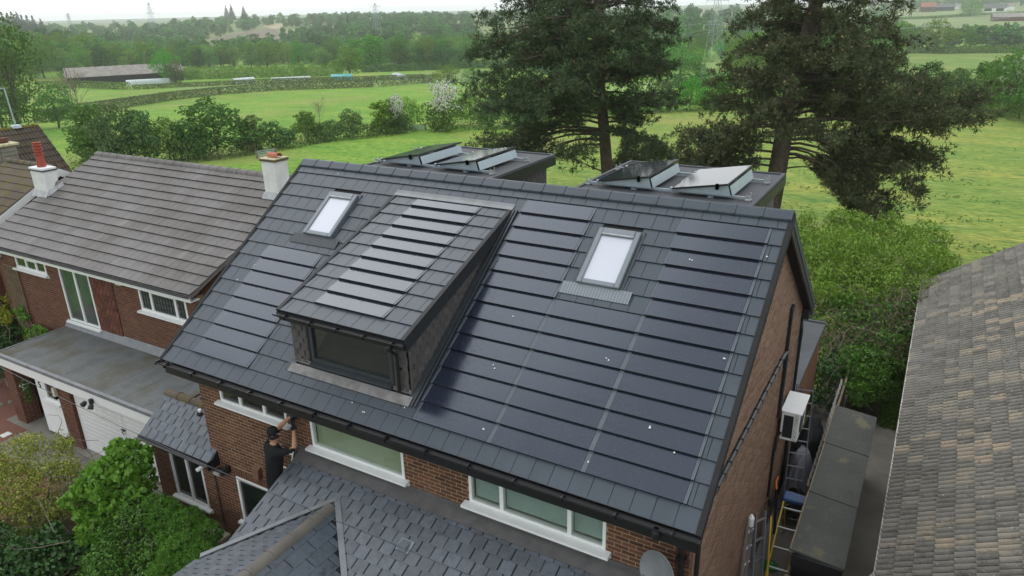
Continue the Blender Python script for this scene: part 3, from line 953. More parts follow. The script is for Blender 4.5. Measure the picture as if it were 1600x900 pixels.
b = MB(); b.tube([(10.70, 4.50, 5.0), (10.72, 4.3, 4.8), (10.80, 4.0, 4.6), (10.80, 4.0, 0.1)], 0.04, 10); b.build('downpipe', M_BLACK, house)

# skylights
for k, (x0, x1, s0, s1) in enumerate(SKY):
    M = plane_M(rp(x0, s1), (1, 0, 0), (0, ct, st)); w = x1 - x0; h = s1 - s0
    b = MB()
    f = 0.095
    b.cbox(0, f, 0.0, h, -0.02, 0.10, 0.012, M); b.cbox(w - f, w, 0.0, h, -0.02, 0.10, 0.012, M)
    b.cbox(f, w - f, 0, f, -0.02, 0.094, 0.012, M); b.cbox(f, w - f, h - 0.16, h, -0.02, 0.112, 0.012, M)
    sk = b.build('skylight', M_GREYF, house)
    MB().box(f - 0.01, w - f + 0.01, f - 0.01, h - 0.15, 0.055, 0.066, M).build('pane', M_SKYL, sk)
    MB().box(f, w - f, h - 0.15, h - 0.125, 0.09, 0.1135, M).build('vent_flap', M_LEADL, sk)
    b = MB()
    b.box(-0.06, -0.004, -0.05, h + 0.05, 0.018, 0.038, M); b.box(w + 0.004, w + 0.06, -0.05, h + 0.05, 0.018, 0.038, M)
    b.box(-0.06, w + 0.06, h + 0.003, h + 0.05, 0.020, 0.040, M)
    b.build('flashing', M_ANTH, sk)
    b = MB()
    n = 46; xa, xb = -0.24, w + 0.24
    for i in range(n):
        p, q = xa + (xb - xa) * i / n, xa + (xb - xa) * (i + 1) / n
        za, zb = (0.034, 0.041) if i % 2 else (0.041, 0.034)
        b.add([(p, -0.24, za), (q, -0.24, zb), (q, -0.003, zb + 0.012), (p, -0.003, za + 0.012), (p, -0.24, 0.02), (q, -0.24, 0.02)], [(0, 1, 2, 3), (4, 5, 1, 0)], M)
    b.build('pleated_apron', M_GREYF if k else M_ANTH, sk)

M_LEADA = mk('weathered_lead_apron', (0.19, 0.18, 0.178), 0.25, 0.55, 0.4, 5.0, bump_d=0.004)
# --- front dormer
DT = math.radians(20.5); dc, ds = math.cos(DT), math.sin(DT)
DY0, DZ0 = -0.48, 7.905
DSL = 11 * G + 0.03
def dp(x, s, n=0.0):
    return Vector((x, DY0 - s * dc - n * ds, DZ0 - s * ds + n * dc))
b = MB()
b.add([dp(DX0, -0.1, -0.01), dp(DX1, -0.1, -0.01), dp(DX1, DSL, -0.01), dp(DX0, DSL, -0.01), dp(DX0, -0.1, -0.12), dp(DX1, -0.1, -0.12), dp(DX1, DSL, -0.12), dp(DX0, DSL, -0.12)],
      [(0, 1, 2, 3), (7, 6, 5, 4), (0, 3, 7, 4), (1, 5, 6, 2), (3, 2, 6, 7)])
droof = b.build('dormer_roof', M_BLACKM, house)
def DM(x, row): return plane_M(dp(x, 0.03 + row * G), (1, 0, 0), (0, dc, ds))
tl = []; so = []; vg = []
for row in range(1, 12):
    segs = [(DX0, DX1)]
    if row <= 10:
        so.append((('tile', 1.58, G, 0.056, 'solar'), DM(3.73, row))); segs = [(DX0, 3.73), (5.31, DX1)]
    for a, c in segs:
        for p, q in row_spans(a, c, TW, 5.31 + (TW / 2 if row % 2 else 0)):
            tl.append((('tile', round(q - p, 3), G, 0.032, ''), DM(p, row)))
    vg.append(((1, 0.20), DM(DX1, row))); vg.append(((-1, 0.16), DM(DX0, row)))
pieces(droof, 'roof_tile', tile_mesh, tl); pieces(droof, 'solar_tile', tile_mesh, so); pieces(droof, 'verge_cap', verge_mesh, vg)
b = MB(); M = DM(DX0 - 0.03, 0)
b.box(0.0, DX1 - DX0 + 0.06, -0.075, 0.02, 0.034, 0.040, M)
b.add([(0, 0.02, 0.040), (DX1 - DX0 + .06, 0.02, 0.040), (DX1 - DX0 + .06, 0.09, 0.06), (0, 0.09, 0.06)], [(0, 1, 2, 3)], M)
b.build('lead_flashing', M_LEAD, droof)
DFY = -3.86
DCX0, DCX1 = 3.20, 5.86
def sole(y): return RZ + y * math.tan(TH) + 0.03            # height of the main roof plane under the dormer
def under(y): return DZ0 + (y - DY0) * math.tan(DT) - 0.15
# front wall core with the window opening
b = MB()
zb = sole(DFY)
for a, c, p, q in cut_rects(DCX0, DCX1, zb - 0.05, under(DFY) + 0.03, [(3.62, 5.50, 5.60, 6.36)]):
    b.box(a, c, DFY, DFY + 0.12, p, q)
dwall = b.build('dormer_front_wall', M_BLACKM, house)
def hung(parent, M, u0, u1, z0, z1, keep, w=0.2, g=0.125):
    it = []; row = 0
    z = z0
    while z < z1:
        for p, q in row_spans(u0, u1, w, u0 + (w / 2 if row % 2 else 0)):
            k = keep(p, q, z, min(z + g, z1))
            if k:
                p2, q2 = k
                if q2 - p2 > 0.04:
                    jit = R.uniform(-0.004, 0.004)
                    it.append((('hs', round((q2 - p2) * 50) / 50, g, round(0.015 + R.random() * 0.006, 3), ''), M @ Matrix.Translation((p2, z + jit, 0)) @ Matrix.Rotation(R.uniform(-0.02, 0.02), 4, 'Z')))
        z += g; row += 1
    pieces(parent, 'slate', tile_mesh, it, 300)
Mf = plane_M((0, DFY - 0.002, 0), (1, 0, 0), (0, 0, 1))
for a, c in ((DCX0, 3.58), (5.54, DCX1)):
    hung(dwall, Mf, a, c, zb, under(DFY) - 0.05, lambda p, q, z, zz: (p, q), w=0.19)
Mc = plane_M((DCX1 + 0.012, 0, 0), (0, 1, 0), (0, 0, 1))
b = MB(); b.prism([(DFY, sole(DFY) - 0.1), (DFY, under(DFY)), (-0.45, under(-0.45)), (-0.45, sole(-0.45) - 0.1)], 'x', DCX1 - 0.1, DCX1 + 0.008)
MB().prism([(DFY, sole(DFY) - 0.1), (DFY, under(DFY)), (-0.45, under(-0.45)), (-0.45, sole(-0.45) - 0.1)], 'x', DCX0 - 0.01, DCX0 + 0.1).build('dormer_cheek', M_HUNG, house)
cheek = b.build('dormer_cheek', M_BLACKM, house)
def ckeep(p, q, z, zz):
    # cut to the triangle between the roofs
    ylo = max(p, (z - 0.02 - (DZ0 - 0.13)) / math.tan(DT) + DY0 - 0.0)
    yhi = min(q, (zz - RZ - 0.02) / math.tan(TH))
    lo = p
    zt = DZ0 - 0.13
    ylo = max(p, DY0 + (zz - 0.06 - zt) / math.tan(DT))
    if yhi - ylo < 0.03: return None
    return (ylo, yhi)
hung(cheek, Mc, DFY, -0.5, sole(DFY), 7.8, ckeep, w=0.2, g=0.125)
# window of the dormer
dw = window(house, 3.62, 5.50, DFY + 0.02, 5.60, 6.36, fw=0.07, pane=M_GLASS, frame=M_ANTH, sill=0.10, name='dormer_window', depth=0.08, sill_over=0.0)
b = MB(); b.box(3.5, 5.6, DFY + 0.9, DFY + 0.92, 5.3, 6.45); b.box(3.48, 3.5, DFY + 0.12, DFY + 0.9, 5.3, 6.4); b.box(5.6, 5.62, DFY + 0.12, DFY + 0.9, 5.3, 6.4); b.box(3.5, 5.6, DFY + .12, DFY + .9, 6.4, 6.42)
b.build('room', M_ROOM, dw)
MB().box(3.5, 5.6, DFY + 0.13, DFY + 0.45, 5.52, 5.56).build('inner_sill', M_ROOMW, dw)
b = MB(); Ms = plane_M(rp(3.05, 4.99), (1, 0, 0), (0, ct, st))
b.box(0.12, 2.90, 0.02, 0.20, 0.036, 0.044, Ms)
b.box(DCX0 - 0.02, DCX1 + 0.02, DFY - 0.016, DFY - 0.010, zb - 0.02, zb + 0.06)
b.build('lead_apron', M_LEADA, house)
b = MB()
Ms = plane_M(rp(DCX1 + 0.02, 4.95), (1, 0, 0), (0, ct, st))
b.box(0, 0.10, 0, 4.30, 0.012, 0.022, Ms); b.box(0.10, 0.135, 0, 4.30, 0.012, 0.05, Ms); b.box(0.17, 0.20, 0, 4.30, 0.012, 0.052, Ms); b.box(0.135, 0.17, 0, 4.30, 0.005, 0.015, Ms)
b.build('valley_trim', M_ANTH, house)
b = MB(); Ms2 = plane_M(rp(DCX0 - 0.12, 4.95), (1, 0, 0), (0, ct, st)); b.box(0, 0.12, 0, 4.30, 0.012, 0.03, Ms2); b.build('valley_trim', M_ANTH, house)
b = MB()
yg = dp(0, DSL)[1] - 0.055; zg = dp(0, DSL)[2] - 0.035
gutter(b, DX0 - 0.04, DX1 + 0.0, yg, zg, 0.055)
b.box(DX0, DX1, yg + 0.055, yg + 0.08, zg - 0.14, zg + 0.01)
b.box(DX0, DX1, yg + 0.08, DFY, zg - 0.14, zg - 0.12)
for i in range(5): b.box(DX0 + 0.2 + i * 0.6, DX0 + 0.235 + i * 0.6, yg - 0.06, yg + 0.06, zg - 0.065, zg + 0.004)
b.build('dormer_gutter', M_BLACK, house)
b = MB(); b.tube([(5.66, yg, zg - 0.03), (5.66, yg, zg - 0.16), (5.68, DFY - 0.08, zg - 0.30), (5.68, DFY - 0.075, sole(DFY) + 0.02)], 0.033, 10)
b.lathe([(0.055, 0), (0.055, 0.06), (0.04, 0.1)], (5.66, yg, zg - 0.17), 10)
b.box(5.63, 5.73, DFY - 0.09, DFY, 5.95, 5.975)
b.build('dormer_downpipe', M_BLACK, house)

# --- rear dormers with flat roofs
for x0, x1 in ((1.5, 4.93), (6.84, 10.20)):
    y1 = 3.25; zt = 8.20
    b = MB(); b.box(x0, x1, 0.16, y1, zt - 0.03, zt); b.box(x0 - 0.005, x0 + 0.06, 0.16, y1 + .005, zt - 0.02, zt + 0.03); b.box(x1 - 0.06, x1 + 0.005, 0.16, y1 + .005, zt - 0.02, zt + 0.03); b.box(x0, x1, y1 - 0.06, y1 + 0.006, zt - 0.02, zt + 0.028)
    b.box(x0 + .05, x1 - .05, 0.13, 0.16, zt - 0.3, zt + 0.008)
    for i in range(1, 4): b.box(x0 + i * (x1 - x0) / 4 - .03, x0 + i * (x1 - x0) / 4 + .03, 0.17, y1 - 0.07, zt, zt + 0.004)
    fr = b.build('rear_dormer', M_FELT, house)
    MB().box(x0 - 0.02, x1 + 0.02, 0.2, y1 + 0.02, zt - 0.23, zt - 0.031).build('fascia', M_BLACK, fr)
    w = MB().box(x0 + 0.15, x1 - 0.15, 0.3, y1 - 0.15, 5.8, zt - 0.231).build('side_wall', M_HUNG, fr)
    Mr = plane_M((x1 - 0.148, 0, 0), (0, 1, 0), (0, 0, 1))
    it = []
    for k in range(16):
        for p, q in row_spans(0.9, y1 - 0.15, 0.2, 0.9 + (0.1 if k % 2 else 0)):
            if 6.0 + k * 0.125 + 0.125 < zt - 0.2 and 6.0 + k * 0.125 > RZ - p * math.tan(TH): it.append((('hs', round((q - p) * 50) / 50, 0.125, 0.013, ''), Mr @ Matrix.Translation((p, 6.0 + k * 0.125, 0))))
    V = MB()
    for key, Mx in it:
        me = tile_mesh(key); V.add([v.co for v in me.vertices], [tuple(p.vertices) for p in me.polygons], Mx)
    V.build('slate_courses', M_HUNG, fr)['kind'] = 'stuff'

# --- pent roof in front, with the porch gable
PSL = math.atan(0.42); pc_, ps_ = math.cos(PSL), math.sin(PSL)
PX0, PX1 = 3.19, 10.75
def pp(x, s, n=0.0): return Vector((x, WY - 0.005 - s * pc_ - n * ps_, 3.695 - s * ps_ + n * pc_))
PG = 0.217; NPR = 12
PL = 0.10 + NPR * PG
PRX = 4.635                   # porch ridge
def porch_z(x): return 3.43 - 0.40 * abs(x - PRX)
b = MB()
b.add([pp(PX0, 0, -0.012), pp(PX1, 0, -0.012), pp(PX1, PL, -0.012), pp(PX0, PL, -0.012), pp(PX0, 0, -0.09), pp(PX1, 0, -0.09), pp(PX1, PL, -0.09), pp(PX0, PL, -0.09)],
      [(0, 1, 2, 3), (7, 6, 5, 4), (0, 3, 7, 4), (1, 5, 6, 2), (3, 2, 6, 7)])
pent = b.build('pent_roof', M_BLACKM, house)
it = []
for row in range(1, NPR + 1):
    s = 0.10 + row * PG
    p0 = pp(0, s - PG / 2)
    half = max(0.0, (3.43 - p0.z) / 0.40)
    segs = [(PX0, PX1)] if half <= 0 else [(PX0, PRX - half - 0.02), (PRX + half + 0.02, PX1)]
    for a, c in segs:
        if c - a < 0.05: continue
        for p, q in row_spans(a, c, 0.255, PX0 + 0.085 + (0.1275 if row % 2 else 0)):
            M = plane_M(pp(p, s + R.uniform(-0.004, 0.004)), (1, 0, 0), (0, pc_, ps_)) @ Matrix.Rotation(R.uniform(-0.006, 0.006), 4, 'Z')
            it.append((('sl', round(q - p, 2), PG, round(R.choice((0.010, 0.011, 0.012)), 3), ''), M))
pieces(pent, 'slate', tile_mesh, it, 300, 'slate_courses')
b = MB(); M = plane_M(pp(PX0, 0.24), (1, 0, 0), (0, pc_, ps_))
for i in range(7):
    b.box(0.0 + i * 1.08 + 0.003, min(PX1 - PX0, (i + 1) * 1.08 + 0.02), 0.0, 0.235, 0.014 + 0.002 * (i % 2), 0.022 + 0.002 * (i % 2), M)
b.box(PX0, PX1, WY - 0.016, WY - 0.010, 3.66, 3.80)
b.build('lead_flashing', M_LEADP, pent)
b = MB(); b.box(PX0 + 0.12, PX1, WY - 2.25, WY, 0.0, 2.55)
b.add([pp(PX0 + 0.05, 0, -0.09), pp(PX0 + 0.05, PL, -0.09), (PX0 + 0.05, WY, 2.5), pp(PX0 + 0.05, PL, -0.13)], [(0, 1, 3, 2)])
b.build('lower_front_wall', M_BRICK, house)
b = MB(); M = plane_M(pp(6.22, 1.03), (1, 0, 0), (0, pc_, ps_))
b.box(0, 0.26, 0, 0.22, 0.012, 0.026, M); b.prism([(0.0, 0.026), (0.05, 0.085), (0.2, 0.03)], 'x', 0.04, 0.20, M)
b.build('vent_slate', M_GREYF, pent)
# porch gable roof
PY1 = -9.6
b = MB()
def po(x, y, n=0.0):
    s = 1 if x > PRX else -1
    k = math.atan(0.40)
    return Vector((x + s * n * math.sin(k), y, porch_z(x) + n * math.cos(k)))
def valley_y(x): return pp(0, 0).y - (3.695 - porch_z(x)) / 0.42
for xe in (2.93, 6.34):
    yv = valley_y(xe)
    yr = valley_y(PRX)
    b.add([(PRX, yr + 0.05, 3.42), (xe, yv + 0.05, porch_z(xe) - 0.01), (xe, PY1, porch_z(xe) - 0.01), (PRX, PY1, 3.42), (PRX, yr + 0.05, 3.30), (xe, yv + 0.05, porch_z(xe) - 0.1), (xe, PY1, porch_z(xe) - 0.1), (PRX, PY1, 3.30)],
          [(0, 1, 2, 3), (7, 6, 5, 4), (0, 4, 5, 1), (1, 5, 6, 2), (2, 6, 7, 3)])
porch = b.build('porch_roof', M_BLACKM, house)
it = []
kk = math.atan(0.40); ck, sk_ = math.cos(kk), math.sin(kk)
for side, kind, gw, tw in ((1, 'sd', 0.235, 0.50), (-1, 'sl', 0.16, 0.25)):
    nrow = int(1.71 / ck / gw) + 1
    for row in range(1, nrow + 1):
        x = PRX + side * row * gw * ck
        xm = PRX + side * (row - 0.6) * gw * ck
        yv = valley_y(xm) - 0.06
        for p, q in row_spans(PY1, yv, tw, PY1 + (tw / 2 if row % 2 else 0)):
            zz = 3.43 - abs(x - PRX) * 0.4
            if side > 0: M = plane_M((x, p, zz), (0, 1, 0), (-ck, 0, sk_))
            else: M = plane_M((x, q, zz), (0, -1, 0), (ck, 0, sk_))
            it.append(((kind, round(q - p, 2), gw, 0.012 if kind == 'sd' else round(R.choice((0.007, 0.010)), 3), ''), M))
pieces(porch, 'slate', tile_mesh, it, 300, 'slate_courses')
nrt = 11
pieces(porch, 'ridge_tile', arc_tile, [((0.46, 0.125, M_RIDGEC, 1.35), Matrix.Translation((PRX, valley_y(PRX) - 0.12 - i * 0.46, 3.365)) @ Matrix.Rotation(-math.pi / 2, 4, 'Z')) for i in range(nrt)])
b = MB()
for xe in (2.93, 6.34):
    s = 1 if xe > PRX else -1
    a = Vector((PRX, valley_y(PRX) + 0.05, 3.47)); c = Vector((xe, valley_y(xe), porch_z(xe) + 0.03)); d = (c - a)
    for off, wd, h in (((0, 0.02, 0.0), 0.05, 0.02),):
        sdv = Vector((d.y, -d.x, 0)).normalized() * wd
        b.add([a - sdv, a + sdv, c + sdv, c - sdv, a - sdv + Vector((0, 0, h)), a + sdv + Vector((0, 0, h)), c + sdv + Vector((0, 0, h)), c - sdv + Vector((0, 0, h))],
              [(4, 5, 6, 7), (0, 4, 7, 3), (1, 2, 6, 5), (0, 1, 5, 4), (3, 7, 6, 2)])
b.build('lead_valley', M_LEAD, porch)
b = MB(); b.box(3.1, 6.2, PY1 + 0.3, WY - 2.25, 0, 2.62); b.build('porch_wall', M_BRICK, house)

# --- side extension on the left with its little slate roof
EX0, EX1 = -1.80, 0.40
EZ0, EY0, EZ1, EY1 = 2.68, -4.30, 3.36, -3.43
brick_wall(house, wall_M('-y', WY + 0.003), EX0, EX1, 0.0, 2.62, holes=[(-1.18, -0.05, 1.12, 2.32)], mat='f', limit=140, name='extension_wall', stretch=0.99, soldier=[(-1.25, 0.03, 2.33, 2.54)])
window(house, -1.18, -0.05, WY + 0.003, 1.12, 2.32, verts=(-0.60,), pane=M_GLASSD, sill=0.1)
b = MB(); b.box(EX0, EX0 + 0.2, WY + 0.2, -2.9, 0, 2.6); b.box(EX0, EX1, -2.95, -2.75, 0, 2.6)
b.prism([(WY + 0.2, 2.6), (-2.95, 2.6), (-3.43, 3.2)], 'x', EX0, EX0 + 0.2)
b.build('extension_rear_wall', M_BRICK, house)
e = Vector((0, EY1 - EY0, EZ1 - EZ0)); el = e.length; eu = e.normalized()
XR = EX1 + 0.22
b = MB()
n_ = Vector((1, 0, 0)).cross(eu)
def ep(x, s, n=0.0): return Vector((x, EY0, EZ0)) + eu * s + n_ * n
b.add([ep(-1.75, 0, -.012), ep(XR, 0, -.012), ep(XR, el, -.012), ep(-1.75, el, -.012), ep(-1.75, 0, -.09), ep(XR, 0, -.09), ep(XR, el, -.09), ep(-1.75, el, -.09)],
      [(0, 1, 2, 3), (7, 6, 5, 4), (0, 3, 7, 4), (1, 5, 6, 2), (0, 4, 5, 1)])
b.add([(-1.75, EY1, EZ1), (EX1, EY1, EZ1), (EX1, -2.6, 2.7), (-1.75, -2.6, 2.7)], [(0, 1, 2, 3)])
ext = b.build('extension_roof', M_BLACKM, house)
it = []
ng = 5; gg = el / ng
for row in range(ng):
    for p, q in row_spans(-1.77, XR, 0.262, -1.77 + (0.131 if row % 2 else 0)):
        if row > 1 and q > EX1 + 0.02: q = EX1 + 0.02
        if q - p > 0.03: it.append((('sl', round(q - p, 2), round(gg, 3), R.choice((0.010, 0.013)), ''), plane_M(ep(p, row * gg), (1, 0, 0), eu)))
pieces(ext, 'slate', tile_mesh, it, 300)
pieces(ext, 'ridge_tile', arc_tile, [((0.45, 0.115, M_MTILE, 1.4), Matrix.Translation((-1.78 + i * 0.45, EY1 + 0.02, EZ1 - 0.06))) for i in range(5)])
b = MB(); gutter(b, -1.82, XR + 0.02, EY0 - 0.05, EZ0 - 0.02, 0.055); b.box(-1.78, XR, EY0, EY0 + 0.025, EZ0 - 0.15, EZ0 - 0.01); b.box(-1.78, XR, EY0 + .025, WY, EZ0 - 0.15, EZ0 - 0.13)
b.box(XR - 0.012, XR + 0.012, EY0 - 0.06, WY - 0.01, EZ0 - 0.15, EZ0 + 0.06)
b.build('extension_gutter', M_BLACK, ext)
b = MB(); b.tube([(0.40, WY - 0.04, 2.85), (0.405, WY - 0.03, 0.05)], 0.012, 6); b.build('wall_cable', M_BLACK, house)

# flat roofed extension behind the gable, seen past its corner
b = MB(); b.box(8.2, 10.72, 4.07, 9.0, 0.0, 2.62); rx = b.build('rear_extension', M_BRICKS, house)
b = MB(); b.box(8.1, 10.80, 4.06, 9.08, 2.62, 2.72); b.box(8.1, 10.80, 9.0, 9.1, 2.70, 2.76); b.build('flat_roof', M_FELT, rx)
b = MB(); b.box(10.72, 10.76, 5.2, 6.0, 0.1, 2.1); b.build('side_door', M_ANTH, rx)
# gable details: vertical black trunking
b = MB()
b.cbox(GX + 0.0, GX + 0.07, 2.22, 2.32, 3.2, 5.72, 0.01)
b.tube([(GX + 0.035, 2.27, 5.68), (GX + 0.04, 2.38, 5.74), (GX + 0.02, 2.46, 5.70)], 0.045, 6)
b.build('black_trunking', M_BLACKM, house)
# ------------------------------------------------------------------ solar arrays on the rear flat roofs
def solar_array(x_low, label):
    zt = 8.20
    t = thing('solar_panel_array', (x_low[0], 1.5, zt + 0.004), label, 'solar panels', 'tilted panel arrays on the rear flat roofs')
    y0, y1 = 0.62, 2.42
    yr = (0.78, 2.28)
    b = MB()
    for y in yr:
        b.box(x_low[0] - 0.28, x_low[1] + 1.42, y - 0.022, y + 0.022, zt + 0.035, zt + 0.075)
    for k, y in enumerate(yr):
        r_ = MB().box(x_low[0] - 0.28, x_low[1] + 1.42, y - 0.022, y + 0.022, zt + 0.035, zt + 0.075)
        r_.build('rail', M_GALV, t)
        for i, x in enumerate((x_low[0] - 0.24, x_low[0] + 0.72, x_low[1] + 0.72, x_low[1] + 1.38)):
            c = MB(); c.box(x - 0.05, x + 0.05, y - 0.06, y + 0.06, zt + 0.005, zt + 0.034)
            if i in (0, 3):
                c.tube([(x - 0.03, y - 0.03, zt + 0.03), (x - 0.03, y - 0.03, zt + 0.13)], 0.009, 6); c.tube([(x + 0.03, y + 0.035, zt + 0.03), (x + 0.03, y + 0.035, zt + 0.15)], 0.009, 6)
                c.box(x - 0.045, x + 0.045, y - 0.035, y - 0.023, zt + 0.03, zt + 0.10)
            else:
                c.tube([(x, y - 0.05, zt + 0.03), (x, y - 0.05, zt + 0.13)], 0.012, 6); c.box(x - 0.02, x + 0.05, y - 0.05, y - 0.023, zt + 0.06, zt + 0.075)
            c.build('roof_fixing', M_ALU if i in (0, 3) else M_GALV, t)
    for x in x_low:
        W_ = 1.06; a = math.radians(9.5)
        M = Matrix.Translation((x, 0, zt + 0.105)) @ Matrix.Rotation(-a, 4, 'Y')
        p = MB(); p.box(0, W_, y0, y1, 0, 0.032, M)
        pn = p.build('panel', M_BLACK, t)
        MB().box(0.008, W_ - 0.008, y0 + 0.008, y1 - 0.008, 0.0322, 0.0345, M).build('panel_glass', M_PANEL, pn)
        xe = x + W_ * math.cos(a); ze = zt + 0.105 + W_ * math.sin(a)
        d = MB(); d.add([(xe + 0.015, y0 + 0.1, ze - 0.03), (xe + 0.015, y1 - 0.1, ze - 0.03), (xe + 0.07, y1 - 0.1, zt + 0.078), (xe + 0.07, y0 + 0.1, zt + 0.078),
                         (xe + 0.005, y0 + 0.1, ze - 0.03), (xe + 0.005, y1 - 0.1, ze - 0.03), (xe + 0.06, y1 - 0.1, zt + 0.078), (xe + 0.06, y0 + 0.1, zt + 0.078)], [(0, 3, 2, 1), (4, 5, 6, 7), (0, 1, 5, 4), (0, 4, 7, 3), (1, 2, 6, 5)])
        d.build('wind_deflector', M_GALV, t)
        for y in yr:
            s = MB(); s.prism([(x + 0.10, zt + 0.076), (xe + 0.05, zt + 0.076), (xe - 0.01, ze - 0.012), (x + 0.10, zt + 0.112)], 'y', y - 0.02 - 0.09, y - 0.014 - 0.09)
            s.build('side_plate', M_GALV, t)
            c = MB(); c.box(x + 0.0, x + 0.035, y - 0.18, y - 0.13, zt + 0.08, zt + 0.155); c.box(xe - 0.22, xe - 0.17, y0 - 0.012, y0 + 0.03, ze - 0.09, ze + 0.012)
            c.build('clamp', M_ALU, t)
    return t
solar_array((1.80, 3.32), 'two tilted solar panels on the rear flat roof nearer the white chimney')
solar_array((7.18, 8.66), 'two tilted solar panels on the rear flat roof nearer the gable wall')

# ------------------------------------------------------------------ neighbour on the left (grey concrete tiled house with flat roofed garage)
nb = thing('neighbouring_house', (-8.5, 3, 0), 'neighbouring brick house with grey concrete tiled roof and white fascia', 'house')
NY = -1.07
NX0, NX1 = -13.95, -3.3
NE = Vector((0, -1.36, 4.73)); NRg = Vector((0, 3.22, 6.82))
nd = (NRg - NE); nL = nd.length; nu = nd.normalized(); nn_ = Vector((1, 0, 0)).cross(nu)
def npnt(x, s, n=0.0): return Vector((x, NE.y, NE.z)) + nu * s + nn_ * n
NW1 = (-12.46, -10.70, 4.0, 4.62); NFR = (-10.0, -8.40, 2.62, 4.62); NW2 = (-6.02, -3.95, 3.72, 4.62); NLW = (-12.5, -11.7, 1.0, 1.95)
brick_wall(nb, wall_M('-y', NY), -13.7, -3.45, 0.0, 4.66, holes=[NW1, NFR, NW2, NLW, (-8.37, -7.25, 2.5, 4.62)], mat='n', mortar=M_MORTARN, limit=60, name='front_wall', vis=lambda u, z: z > 2.3 or u < -9.8)
b = MB(); b.box(-13.7, -13.5, NY + 0.2, 7.4, 0, 4.6); b.box(-3.65, -3.45, NY + 0.2, 7.4, 0, 4.6); b.box(-13.7, -3.45, 7.4, 7.6, 0, 4.6)
for x in (-13.7, -3.65): b.prism([(NY, 4.6), (7.6, 4.6), (3.22, 6.6)], 'x', x, x + 0.2)
b.build('side_wall', M_BRICKN, nb)
window(nb, *NW1[:2], NY, *NW1[2:], verts=(-11.83, -11.25), trans=((-11.83, -11.25, 4.36),), pane=M_GLASSD, fw=0.075)
window(nb, *NLW[:2], NY, *NLW[2:], pane=M_GLASSD, fw=0.08)
wn2 = window(nb, *NW2[:2], NY, *NW2[2:], verts=(-5.48, -4.42), trans=((-5.48, -4.42, 4.37),), pane=M_GLASSB, fw=0.075)
b = MB()
for i in range(1, 17):
    x = NW2[0] + i * 0.125; b.box(x - 0.006, x + 0.006, NY + 0.012, NY + 0.02, NW2[2] + .06, NW2[3] - .06)
for i in range(1, 5):
    z = NW2[2] + i * 0.17; b.box(NW2[0] + .06, NW2[1] - .06, NY + 0.011, NY + 0.019, z - 0.006, z + 0.006)
b.build('leaded_lattice', M_BLACKM, wn2)['kind'] = 'stuff'
wn3 = window(nb, *NFR[:2], NY, *NFR[2:], verts=(-9.18,), pane=M_GLASSB, fw=0.07)
b = MB()
for x0, x1 in ((-9.92, -9.24), (-9.12, -8.48)):
    n = 13
    pr = [(x0 + (x1 - x0) * i / n, NY + 0.10 + (0.03 if i % 2 else 0)) for i in range(n + 1)]
    pr2 = [(p, q + 0.006) for p, q in reversed(pr)]
    b.prism(pr + pr2, 'z', NFR[2] + 0.1, NFR[3] - 0.05)
b.build('net_curtain', M_BLIND, wn3)
# tile hung panel
it = []
Mt = plane_M((0, NY - 0.02, 0), (1, 0, 0), (0, 0, 1))
MB().box(-8.37, -7.25, NY - 0.018, NY + 0.2, 2.5, 4.62).build('tile_hung_panel', M_BLACKM, nb)
thp = nb.children[-1]
for k in range(17):
    for p, q in row_spans(-8.37, -7.25, 0.17, -8.37 + (0.085 if k % 2 else 0)):
        it.append((('pt', round((q - p) * 50) / 50, 0.125, 0.014, ''), Mt @ Matrix.Translation((p, 2.5 + k * 0.125, 0))))
pieces(thp, 'tile', tile_mesh, it, 300)
# roof
b = MB()
b.add([npnt(NX0, 0, -.012), npnt(NX1, 0, -.012), npnt(NX1, nL, -.012), npnt(NX0, nL, -.012), npnt(NX0, 0, -.1), npnt(NX1, 0, -.1), npnt(NX1, nL, -.1), npnt(NX0, nL, -.1)],
      [(0, 1, 2, 3), (7, 6, 5, 4), (0, 3, 7, 4), (1, 5, 6, 2), (0, 4, 5, 1)])
b.add([(NX0, 3.22, 6.82), (NX1, 3.22, 6.82), (NX1, 7.8, 4.73), (NX0, 7.8, 4.73)], [(0, 1, 2, 3)])
nroof = b.build('roof', M_NTILE, nb)
it = []; rows = 14; ng_ = nL / rows
for row in range(rows):
    for p, q in row_spans(NX0, NX1, 0.30, NX0 + (0.15 if row % 2 else 0)):
        it.append((('nt', round((q - p) * 100) / 100, round(ng_, 3), round(R.choice((0.048, 0.052)), 3), ''), plane_M(npnt(p, row * ng_ + R.uniform(-0.004, 0.004)), (1, 0, 0), nu)))
pieces(nroof, 'roof_tile', tile_mesh, it, 300, 'roof_tile_courses')
pieces(nroof, 'ridge_tile', arc_tile, [((0.45, 0.135, M_NTILE, 1.45), Matrix.Translation((NX0 + 0.0 + i * 0.45, 3.22, 6.78))) for i in range(24)])
b = MB(); b.box(NX0 + 0.02, NX1 - 0.02, -1.37, -1.345, 4.53, 4.70); b.box(NX0 + 0.02, NX1 - 0.02, -1.345, NY, 4.53, 4.55); b.build('fascia', M_PVC, nb)
b = MB(); gutter(b, NX0, NX1, -1.425, 4.715, 0.05); b.build('gutter', M_BLACK, nb)
